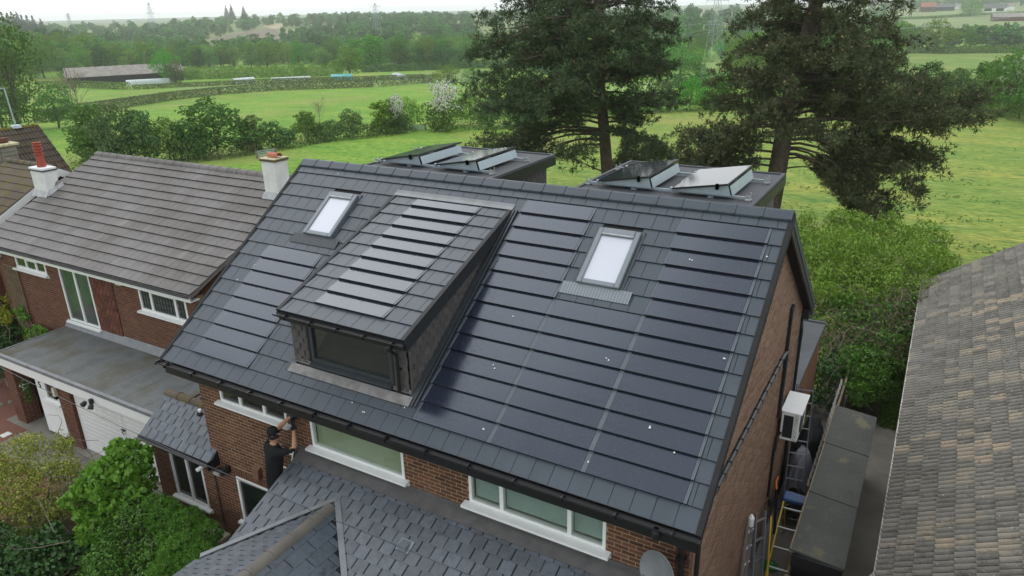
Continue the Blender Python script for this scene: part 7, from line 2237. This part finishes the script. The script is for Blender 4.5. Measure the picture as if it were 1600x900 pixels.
B = lambda u, v, r, s, k=0.85: (*at_r(u, v, r), s, s, s * k)
shrub('garden_tree', 'big light green bushy tree between the gable and the bungalow roof',
      [B(1285, 386, 29, 1.1), B(1330, 368, 30.5, 1.05), B(1385, 372, 31, 1.1), B(1435, 384, 30.5, 0.95), B(1310, 412, 27.5, 1.25), B(1372, 415, 27.5, 1.3), B(1425, 415, 28, 1.15), B(1265, 425, 27, 1.0), B(1458, 402, 29, 0.75), B(1340, 452, 26, 1.1), B(1280, 462, 25.5, 0.9), B(1405, 455, 26, 0.9), B(1250, 362, 31, 0.8)],
      26000, 0.11, L_HAW, 51, base=(*at_r(1345, 520, 27)[:2], 0.0), cat='tree', twigs=70, droop=0.5, stems=13, lump=0.2)
shrub('bramble_thicket', 'brown twiggy thicket below the light green garden tree',
      [B(1300, 505, 24.6, 0.85), B(1350, 500, 24.8, 0.95), B(1400, 505, 24.6, 0.85), B(1330, 545, 23.4, 0.8), B(1385, 545, 23.2, 0.75), B(1425, 485, 25, 0.7), B(1285, 545, 23.4, 0.6)],
      3600, 0.13, L_MID, 52, twigs=650, twig_mat=L_TWIG, lump=0.3, droop=0.5)
shrub('dark_shrub', 'dark green shrub at the back of the passage fence', [B(1290, 590, 21.8, 0.55), B(1310, 570, 22.3, 0.6), B(1285, 625, 20.8, 0.4)], 2600, 0.10, L_DARK, 53, twigs=60)
shrub('garden_bush', 'leafy green bush round the old chimney pot', [B(1345, 585, 21.8, 0.75), B(1370, 570, 22.4, 0.7), B(1365, 600, 21.4, 0.6), B(1345, 620, 20.6, 0.45), B(1335, 560, 22.6, 0.6)], 6500, 0.095, L_MID, 54, droop=0.5)
# tall loose shoots over the garden tree
rng_ = np.random.default_rng(60); prt = []; lv = []
for u, v, r in ((1385, 318, 31), (1440, 330, 31), (1475, 345, 30.5), (1400, 312, 31.5), (1465, 372, 30), (1262, 335, 31)):
    a = np.array(at_r(u - 20, v + 45, r)); c = np.array(at_r(u, v, r)); prt.append((*limb(a, c, 0.014, 0.004, 0.08, rng_), 0))
    for k in range(16): lv.append(a + (c - a) * rng_.uniform(0.2, 1) + rng_.normal(0, 0.06, 3))
gtr = [o for o in COL.objects if o.name == 'garden_tree'][0]
V, F, MI = join(prt); link_mesh('shoots', mesh_np('shoots', V - np.array(gtr.location), F, [M_BARKG]), gtr)
lv = np.array(lv); v, f = leaf_quads(lv, rand_dirs(len(lv), rng_), rand_dirs(len(lv), rng_), np.full(len(lv), 0.13), np.full(len(lv), 0.07))
o = link_mesh('shoot_leaves', mesh_np('shoot_leaves', v - np.array(gtr.location), f, [L_HAW]), gtr); o['kind'] = 'stuff'

# front garden
shrub('variegated_shrub', 'yellow variegated shrub by the driveway at the lower left',
      [B(25, 715, 19.0, 0.62), B(75, 722, 18.6, 0.62), B(20, 765, 18.6, 0.75), B(75, 765, 18.2, 0.70), B(112, 745, 18.2, 0.42), B(35, 810, 18.0, 0.6), B(-25, 745, 19.4, 0.7), B(95, 690, 19.0, 0.32), B(85, 800, 17.8, 0.45)],
      15000, 0.062, L_YELLOW, 61, twigs=60)
shrub('broadleaf_shrub', 'bright green broad leaved shrub beside the extension wall',
      [B(200, 722, 16.2, 0.58), B(165, 745, 16.4, 0.60), B(215, 755, 15.9, 0.50), B(185, 770, 16.0, 0.60), B(140, 785, 16.3, 0.5), B(215, 715, 16.1, 0.36), B(150, 815, 15.9, 0.5)],
      6500, 0.125, L_BROAD, 62, aspect=0.72, droop=0.75, inner=0.2)
shrub('glossy_shrub', 'mid green fine leaved shrub below the broad leaved one',
      [B(205, 815, 15.2, 0.52), B(240, 850, 14.6, 0.55), B(190, 860, 14.8, 0.55), B(255, 820, 14.8, 0.42), B(215, 895, 14.2, 0.5), B(165, 900, 14.5, 0.5)],
      15000, 0.062, L_MID, 63, lump=0.25)
whorls('narrow_leaved_shrub', 'vivid green narrow leaved shrub under the extension window', [(*at_r(258, 806, 14.8), 0.33), (*at_r(292, 820, 14.4), 0.34), (*at_r(322, 836, 14.0), 0.28), (*at_r(276, 838, 14.3), 0.34), (*at_r(240, 790, 15.1), 0.24)], 2300, 0.085, 0.015, L_NARROW, 64, (*at_r(285, 840, 14.4)[:2], 0.0))
whorls('narrow_leaved_shrub', 'rounded narrow leaved shrub in front of the cream meter box', [(*at_r(285, 868, 13.6), 0.42), (*at_r(315, 880, 13.2), 0.36), (*at_r(265, 895, 13.4), 0.36), (*at_r(300, 905, 13.0), 0.34)], 2300, 0.085, 0.015, L_NARROW, 65, (*at_r(290, 890, 13.4)[:2], 0.0))
shrub('dark_leaved_shrub', 'dark glossy leaved shrub at the lower left corner',
      [B(40, 860, 16.6, 0.62), B(95, 870, 16.0, 0.62), B(130, 850, 16.0, 0.45), B(15, 900, 16.2, 0.6), B(70, 905, 15.8, 0.55), B(-15, 850, 17.2, 0.6)],
      7000, 0.10, L_DARK, 66, aspect=0.7, twigs=30)
L_GOLD = leaf_mat('golden_leaf', [(0.40, 0.42, 0.04), (0.30, 0.36, 0.04), (0.5, 0.48, 0.08)], 0.35, spread=0.02)
shrub('golden_shrub', 'golden yellow leaved shrub left of the trellis', [B(3, 480, 29.5, 0.55), B(8, 462, 30, 0.4), B(-8, 500, 29, 0.6)], 2500, 0.10, L_GOLD, 67)
shrub('shaded_shrub', 'dark shrub below the golden one beside the flat roof', [B(5, 520, 28.5, 0.55), B(12, 550, 27.5, 0.5), B(2, 575, 26.5, 0.5), B(-20, 540, 28, 0.7)], 2500, 0.10, L_DARK, 68, twigs=30)
shrub('climber', 'leafy climber on the foot of the trellis', [(-12.8, -1.22, 2.25, 0.35, 0.10, 0.28), (-12.6, -1.22, 1.6, 0.4, 0.1, 0.3), (-11.6, -1.3, 1.95, 0.5, 0.12, 0.22), (-10.9, -1.3, 1.85, 0.35, 0.12, 0.2)], 1500, 0.09, L_BROAD, 69, cat='climber')
rt_ = thing('wall_shrub', (-9.95, -3.0, 0.05), 'small pale flowered plant hanging on the porch pier', 'plant')
rngp = np.random.default_rng(70)
v, f = crown_np([(-9.6, -3.0, 1.3, 0.12, 0.15, 0.22), (-9.62, -3.0, 0.9, 0.08, 0.1, 0.2)], 260, 0.06, rngp); o = link_mesh('foliage', mesh_np('foliage', v - np.array(rt_.location), f, [L_MID]), rt_); o['kind'] = 'stuff'
v, f = crown_np([(-9.6, -3.02, 1.35, 0.12, 0.15, 0.15)], 60, 0.05, rngp); o = link_mesh('flowers', mesh_np('flowers', v - np.array(rt_.location), f, [L_BLOSSOM]), rt_); o['kind'] = 'stuff'
v, f = crown_np([(-9.05, -2.55, 0.45, 0.20, 0.20, 0.14)], 260, 0.07, rngp); o = link_mesh('flowers', mesh_np('flowers', v - np.array(pt.location), f, [L_FLOWER]), pt); o['kind'] = 'stuff'
# grass on the near lawn and rough tussocks in the pasture
def tufts(name, P, size, leaf, seed, label=None, k=7):
    rng = np.random.default_rng(seed); n = len(P)
    C = np.repeat(P, k, 0) + np.concatenate([rng.normal(0, size * 0.35, (n * k, 2)), np.zeros((n * k, 1))], 1)
    A = np.concatenate([rng.normal(0, 0.45, (n * k, 2)), np.ones((n * k, 1))], 1); A /= np.linalg.norm(A, axis=1, keepdims=True)
    L = size * rng.uniform(0.6, 1.3, n * k); N = rand_dirs(n * k, rng)
    v, f = leaf_quads(C + A * L[:, None] * 0.5, A, N, L, L * 0.22, 0.1)
    o = link_mesh(name, mesh_np(name, v, f, [leaf])); o['kind'] = 'stuff'
    return o
L_GRASS = leaf_mat('grass_blade', [(0.05, 0.12, 0.02), (0.08, 0.17, 0.03), (0.12, 0.2, 0.04)], 0.3, spread=0.02)
rg = np.random.default_rng(71)
X = rg.uniform(12.55, 13.9, 5200); Y = rg.uniform(8.6, 24, 5200)
ok = (X < 13.35) | (Y > 15.2)
tufts('lawn_grass', np.stack([X, Y, np.zeros_like(X)], -1)[ok], 0.09, L_GRASS, 72)
pts = []
while len(pts) < 900:
    u, v = rg.uniform(1000, 1620), rg.uniform(176, 400)
    p = gp(u, v)
    if math.hypot(p.x - CX, p.y - CY) > 33 and math.sin(p.x * 0.35) * math.sin(p.y * 0.9 + p.x * 0.2) > 0.35: pts.append(p)
tufts('pasture_tussocks', np.array([tuple(p) for p in pts]), 0.10, L_GRASS, 73, k=10)

# ------------------------------------------------------------------ far buildings, tunnels, pylons, gates
def facing(P, extra=0.0):
    d = Vector((P.x - CX, P.y - CY, 0)); a = math.atan2(d.y, d.x) - math.pi / 2
    return Matrix.Translation(P) @ Matrix.Rotation(a + extra, 4, 'Z')
def far_house(name, label, u, v, wpx, hpx, wall, roof, rot=0.0, cat='building', depth=0.6, openings=0, group=None, eave=0.55):
    P = gp(u, v); k = math.hypot(P.x - CX, P.y - CY) / FPX * 1.06
    w, h = wpx * k, hpx * k; dpt = max(4.0, w * depth); M = facing(P, rot)
    t = thing(name, P, label, cat, group)
    he = h * eave
    b = MB(); b.box(-w / 2, w / 2, 0, dpt, -1, he, M); b.prism([(0, he), (dpt, he), (dpt / 2, h)], 'x', -w / 2, -w / 2 + 0.3, M); b.prism([(0, he), (dpt, he), (dpt / 2, h)], 'x', w / 2 - 0.3, w / 2, M); b.build('wall', wall, t)
    b = MB(); o = 0.5
    b.add([(-w/2 - o, -o, he - .25), (w/2 + o, -o, he - .25), (w/2 + o, dpt / 2, h), (-w/2 - o, dpt / 2, h), (-w/2 - o, dpt + o, he - .25), (w/2 + o, dpt + o, he - .25),
           (-w/2 - o, -o, he - .4), (w/2 + o, -o, he - .4), (w/2 + o, dpt / 2, h - .15), (-w/2 - o, dpt / 2, h - .15)], [(0, 1, 2, 3), (3, 2, 5, 4), (6, 7, 1, 0), (1, 7, 8, 2), (0, 3, 9, 6)], M); b.build('roof', roof, t)
    for i in range(openings):
        x = -w / 2 + w * (i + 0.5) / openings; b = MB(); s = w / openings * 0.32; b.box(x - s, x + s, -0.06, 0.02, 0.3 if openings > 6 else he * 0.3, he * 0.9, M); b.build('opening' if openings > 6 else 'window', M_BLACKM if openings > 6 else M_GLASSD, t)
    return t
M_ASB = mk('old_sheet_roof', (0.26, 0.235, 0.21), 0.2, 0.9, 0.2, 0.6)
M_RED = mk('red_tile_roof', (0.30, 0.12, 0.075), 0.1, 0.9, 0.2)
M_DARKR = mk('dark_sheet_roof', (0.12, 0.12, 0.12), 0.1, 0.8, 0.2)
far_house('long_barn', 'long low barn with an old grey sheet roof and open dark front', 200, 129, 132, 20, M_BLACKM, M_ASB, 0.05, 'barn', 0.32, 9, eave=0.52)
far_house('farmhouse', 'distant red roofed farmhouse on the right hillside', 1450, 19, 16, 11, M_BRICKN, M_RED, 0.2, 'farmhouse', 0.7, 3)
far_house('farm_shed', 'dark distant shed right of the red roofed farmhouse', 1476, 17, 20, 8, M_BLACKM, M_DARKR, 0.1, 'shed', 0.5, 0)
far_house('farm_shed', 'pale distant shed beyond the rounded tree', 1497, 14, 12, 6, M_WHITEW, M_ASB, 0.0, 'shed', 0.5, 0)
far_house('farm_shed', 'grey distant farm building right of the rounded tree', 1552, 20, 24, 10, M_WHITEW, M_DARKR, -0.1, 'shed', 0.5, 2)
far_house('farm_shed', 'light distant farm building near the right edge', 1572, 16, 16, 8, M_WHITEW, M_ASB, 0.1, 'shed', 0.5, 0)
far_house('red_barn', 'distant brick barn with a pale roof at the right edge', 1590, 33, 50, 9, M_BRICKN, M_ASB, 0.15, 'barn', 0.4, 0)
far_house('white_house', 'white distant house at the top right corner', 1600, 6, 10, 7, M_WHITEW, M_DARKR, 0, 'house', 0.7, 2)
far_house('white_cottage', 'small white cottage on the far left ridge', 480, 36, 9, 7, M_WHITEW, M_DARKR, 0, 'cottage', 0.7, 2)
far_house('cream_house', 'cream house among trees on the far left ridge', 491, 39, 14, 7, M_CREAM, M_RED, 0.1, 'house', 0.6, 3)
far_house('white_shed', 'white shed roof in trees on the far wooded ridge', 696, 29, 10, 4, M_WHITEW, M_PVC, 0, 'shed', 0.6, 0)
M_POLY = mk('clouded_polythene', (0.42, 0.48, 0.46), 0.08, 0.45, 0.4, 0.7)
M_POLYB = mk('turquoise_polythene', (0.12, 0.44, 0.47), 0.08, 0.45, 0.4, 0.7)
M_POLYG = mk('grey_polythene', (0.36, 0.40, 0.41), 0.08, 0.45, 0.4, 0.7)
def tunnel(label, u, v, wpx, hpx, mat, rot=0.0, endon=False):
    P = gp(u, v); k = math.hypot(P.x - CX, P.y - CY) / FPX * 1.06; w, h = wpx * k, hpx * k
    M = facing(P, rot if not endon else math.pi / 2 + rot); t = thing('polythene_tunnel', P, label, 'tunnel')
    L = w if not endon else w * 2.2; r = h if not endon else w / 2
    n = 12; b = MB(); pr = [(r * math.cos(math.pi * i / n), h * math.sin(math.pi * i / n) ** 0.8) for i in range(n + 1)]
    pr += [(r * 0.97 * math.cos(math.pi * i / n), h * 0.97 * math.sin(math.pi * i / n) ** 0.8) for i in range(n, -1, -1)]
    b.prism(pr, 'x', -L / 2, L / 2, M); b.build('cover', mat, t)
    for x in (-L / 2 + 0.1, L / 2 - 0.1):
        b = MB(); b.prism([(r * 0.96 * math.cos(math.pi * i / n), h * 0.96 * math.sin(math.pi * i / n) ** 0.8) for i in range(n + 1)], 'x', x - 0.04, x + 0.04, M); b.build('end_wall', M_POLYG, t)
        b = MB(); b.box(x - 0.09, x + 0.09, -r * 0.3, r * 0.3, 0, h * 0.6, M); b.build('doorway', M_BLACKM, t)
    m = max(4, int(L / 3))
    for i in range(1, m):
        x = -L / 2 + L * i / m; b = MB()
        b.tube([M @ Vector((x, r * 1.01 * math.cos(math.pi * q / 10), h * 1.01 * math.sin(math.pi * q / 10) ** 0.8)) for q in range(11)], 0.06, 4); b.build('hoop', M_GALV, t)
tunnel('long grey polythene tunnel in front of the barn', 236, 132, 56, 7, M_POLY)
tunnel('short clouded tunnel with an open end behind the hedge', 381, 131, 28, 8, M_POLY, 0.35)
tunnel('long low grey green tunnel in the middle fields', 455, 126, 52, 5, M_POLY)
tunnel('turquoise tunnel beside the single round tree', 534, 125, 28, 8, M_POLYB)
tunnel('dark ended arched tunnel behind the clipped hedge', 624, 124, 18, 8, M_POLYG, 0.2, True)
hp = gp(985, 146); ht_ = thing('hoop_frame', hp, 'bare white hoops of an uncovered tunnel between the pines', 'frame')
Mh_ = facing(hp)
for i in range(7):
    b = MB(); b.tube([Mh_ @ Vector((-8 + i * 2.4 + 0.9 * math.cos(math.pi * q / 8), 0, 2.3 * math.sin(math.pi * q / 8))) for q in range(9)], 0.06, 4); b.build('hoop', M_PVC, ht_)
def pylon(label, u, v, hpx):
    P = gp(u, v); k = math.hypot(P.x - CX, P.y - CY) / FPX * 1.06; h = hpx * k; M = facing(P, 0.5); t = thing('electricity_pylon', P, label, 'pylon', 'pylons crossing the valley')
    rs = max(0.05, k * 0.16); b = MB(); w0 = h * 0.09; lev = [0, 0.16, 0.31, 0.45, 0.58, 0.70, 0.80, 0.9, 1.0]
    wd = lambda f: w0 * (1 - f) ** 0.8 + h * 0.012
    for sx in (-1, 1):
        for sy in (-1, 1):
            b.tube([M @ Vector((sx * wd(f), sy * wd(f), h * f)) for f in lev], rs, 4)
    for f0, f1 in zip(lev, lev[1:]):
        for s in (-1, 1):
            b.tube([M @ Vector((-wd(f0), s * wd(f0), h * f0)), M @ Vector((wd(f1), s * wd(f1), h * f1))], rs * 0.6, 3); b.tube([M @ Vector((wd(f0), s * wd(f0), h * f0)), M @ Vector((-wd(f1), s * wd(f1), h * f1))], rs * 0.6, 3)
            b.tube([M @ Vector((s * wd(f0), -wd(f0), h * f0)), M @ Vector((s * wd(f1), wd(f1), h * f1))], rs * 0.6, 3)
    b.build('lattice_tower', M_GALV, t)
    for f, l in ((0.66, 0.15), (0.79, 0.19), (0.91, 0.14)):
        b = MB()
        for s in (-1, 1):
            b.tube([M @ Vector((0, 0, h * f)), M @ Vector((s * h * l, 0, h * f))], rs, 4); b.tube([M @ Vector((0, 0, h * (f + 0.05))), M @ Vector((s * h * l, 0, h * f))], rs * 0.8, 4)
        b.build('cross_arm', M_GALV, t)
        for s in (-1, 1):
            b = MB(); b.tube([M @ Vector((s * h * l, 0, h * f)), M @ Vector((s * h * l, 0, h * (f - 0.05)))], rs * 1.4, 5); b.build('insulator', M_PVC, t)
    return M, h
pylon('tall faint pylon on the left in front of the far plain', 241, 54, 38)
pylon('small distant pylon left of the tall faint one', 111, 45, 18)
pyl = pylon('grey pylon rising from the wooded rise left of the pines', 591, 72, 56)
py2 = pylon('pale pylon between the two pines', 1112, 132, 118)
wt = thing('power_lines', gp(1112, 132), 'thin power lines running across to the right of the pylon', 'cable')
M, h = py2
for f, s in ((0.66, 1), (0.66, -1), (0.79, 1)):
    a = M @ Vector((s * h * 0.15, 0, h * (f - 0.05)))
    e = gpr(1640, 330); MB().tube(catenary(a, (e.x, e.y, 3.2 + f * 8), 3.5, 16), 0.03, 3).build('wire', M_GALV, wt)
    e = gpr(960, 300); MB().tube(catenary(a, (e.x, e.y, a.z - 2), 2.5, 10), 0.03, 3).build('wire', M_GALV, wt)
def gate(name, label, u, v, wpx, hpx, mat, bars, rot=0.0):
    P = gp(u, v); k = math.hypot(P.x - CX, P.y - CY) / FPX * 1.06; w, h = wpx * k, hpx * k; M = facing(P, rot); t = thing(name, P, label, 'gate')
    for i in range(bars):
        z = 0.15 + (h - 0.15) * i / (bars - 1); b = MB(); b.box(-w / 2, w / 2, -0.03, 0.03, z - 0.045, z + 0.045, M); b.build('bar', mat, t)
    for x in (-w / 2, 0, w / 2):
        b = MB(); b.box(x - 0.04, x + 0.04, -0.035, 0.035, 0, h, M); b.build('upright', mat, t)
    for x in (-w / 2 - 0.15, w / 2 + 0.15):
        b = MB(); b.box(x - 0.08, x + 0.08, -0.08, 0.08, -0.1, h + 0.1, M); b.build('post', M_WOOD, t)
gate('field_gate', 'pale grey green metal field gate in the hedgerow gap', 653, 204, 20, 8, M_GALV, 5)
gate('field_gate', 'galvanised gate just behind the white chimney top', 417, 246, 24, 10, M_GALV, 4, 0.4)
gate('field_gate', 'pale new wooden gate at the end of the clipped hedge', 668, 129, 9, 6, mk('pale_new_wood', (0.5, 0.38, 0.22), 0.1, 0.8, 0.2), 5)
# ------------------------------------------------------------------ the air between here and the far hills
hz = MB().box(CX - 5800, CX + 5800, CY - 5800, CY + 5800, -40, 34).mesh('haze', [])
hm = bpy.data.materials.new('air'); hm.use_nodes = True; hn = hm.node_tree.nodes; hn.clear()
pv_ = hn.new('ShaderNodeVolumePrincipled'); pv_.inputs['Density'].default_value = 0.00021; pv_.inputs['Color'].default_value = (0.97, 0.99, 1.0, 1); pv_.inputs['Anisotropy'].default_value = 0.0
ho = hn.new('ShaderNodeOutputMaterial'); hm.node_tree.links.new(pv_.outputs[0], ho.inputs['Volume'])
hz.materials.append(hm)
hzo = link_mesh('haze', hz); hzo['kind'] = 'stuff'
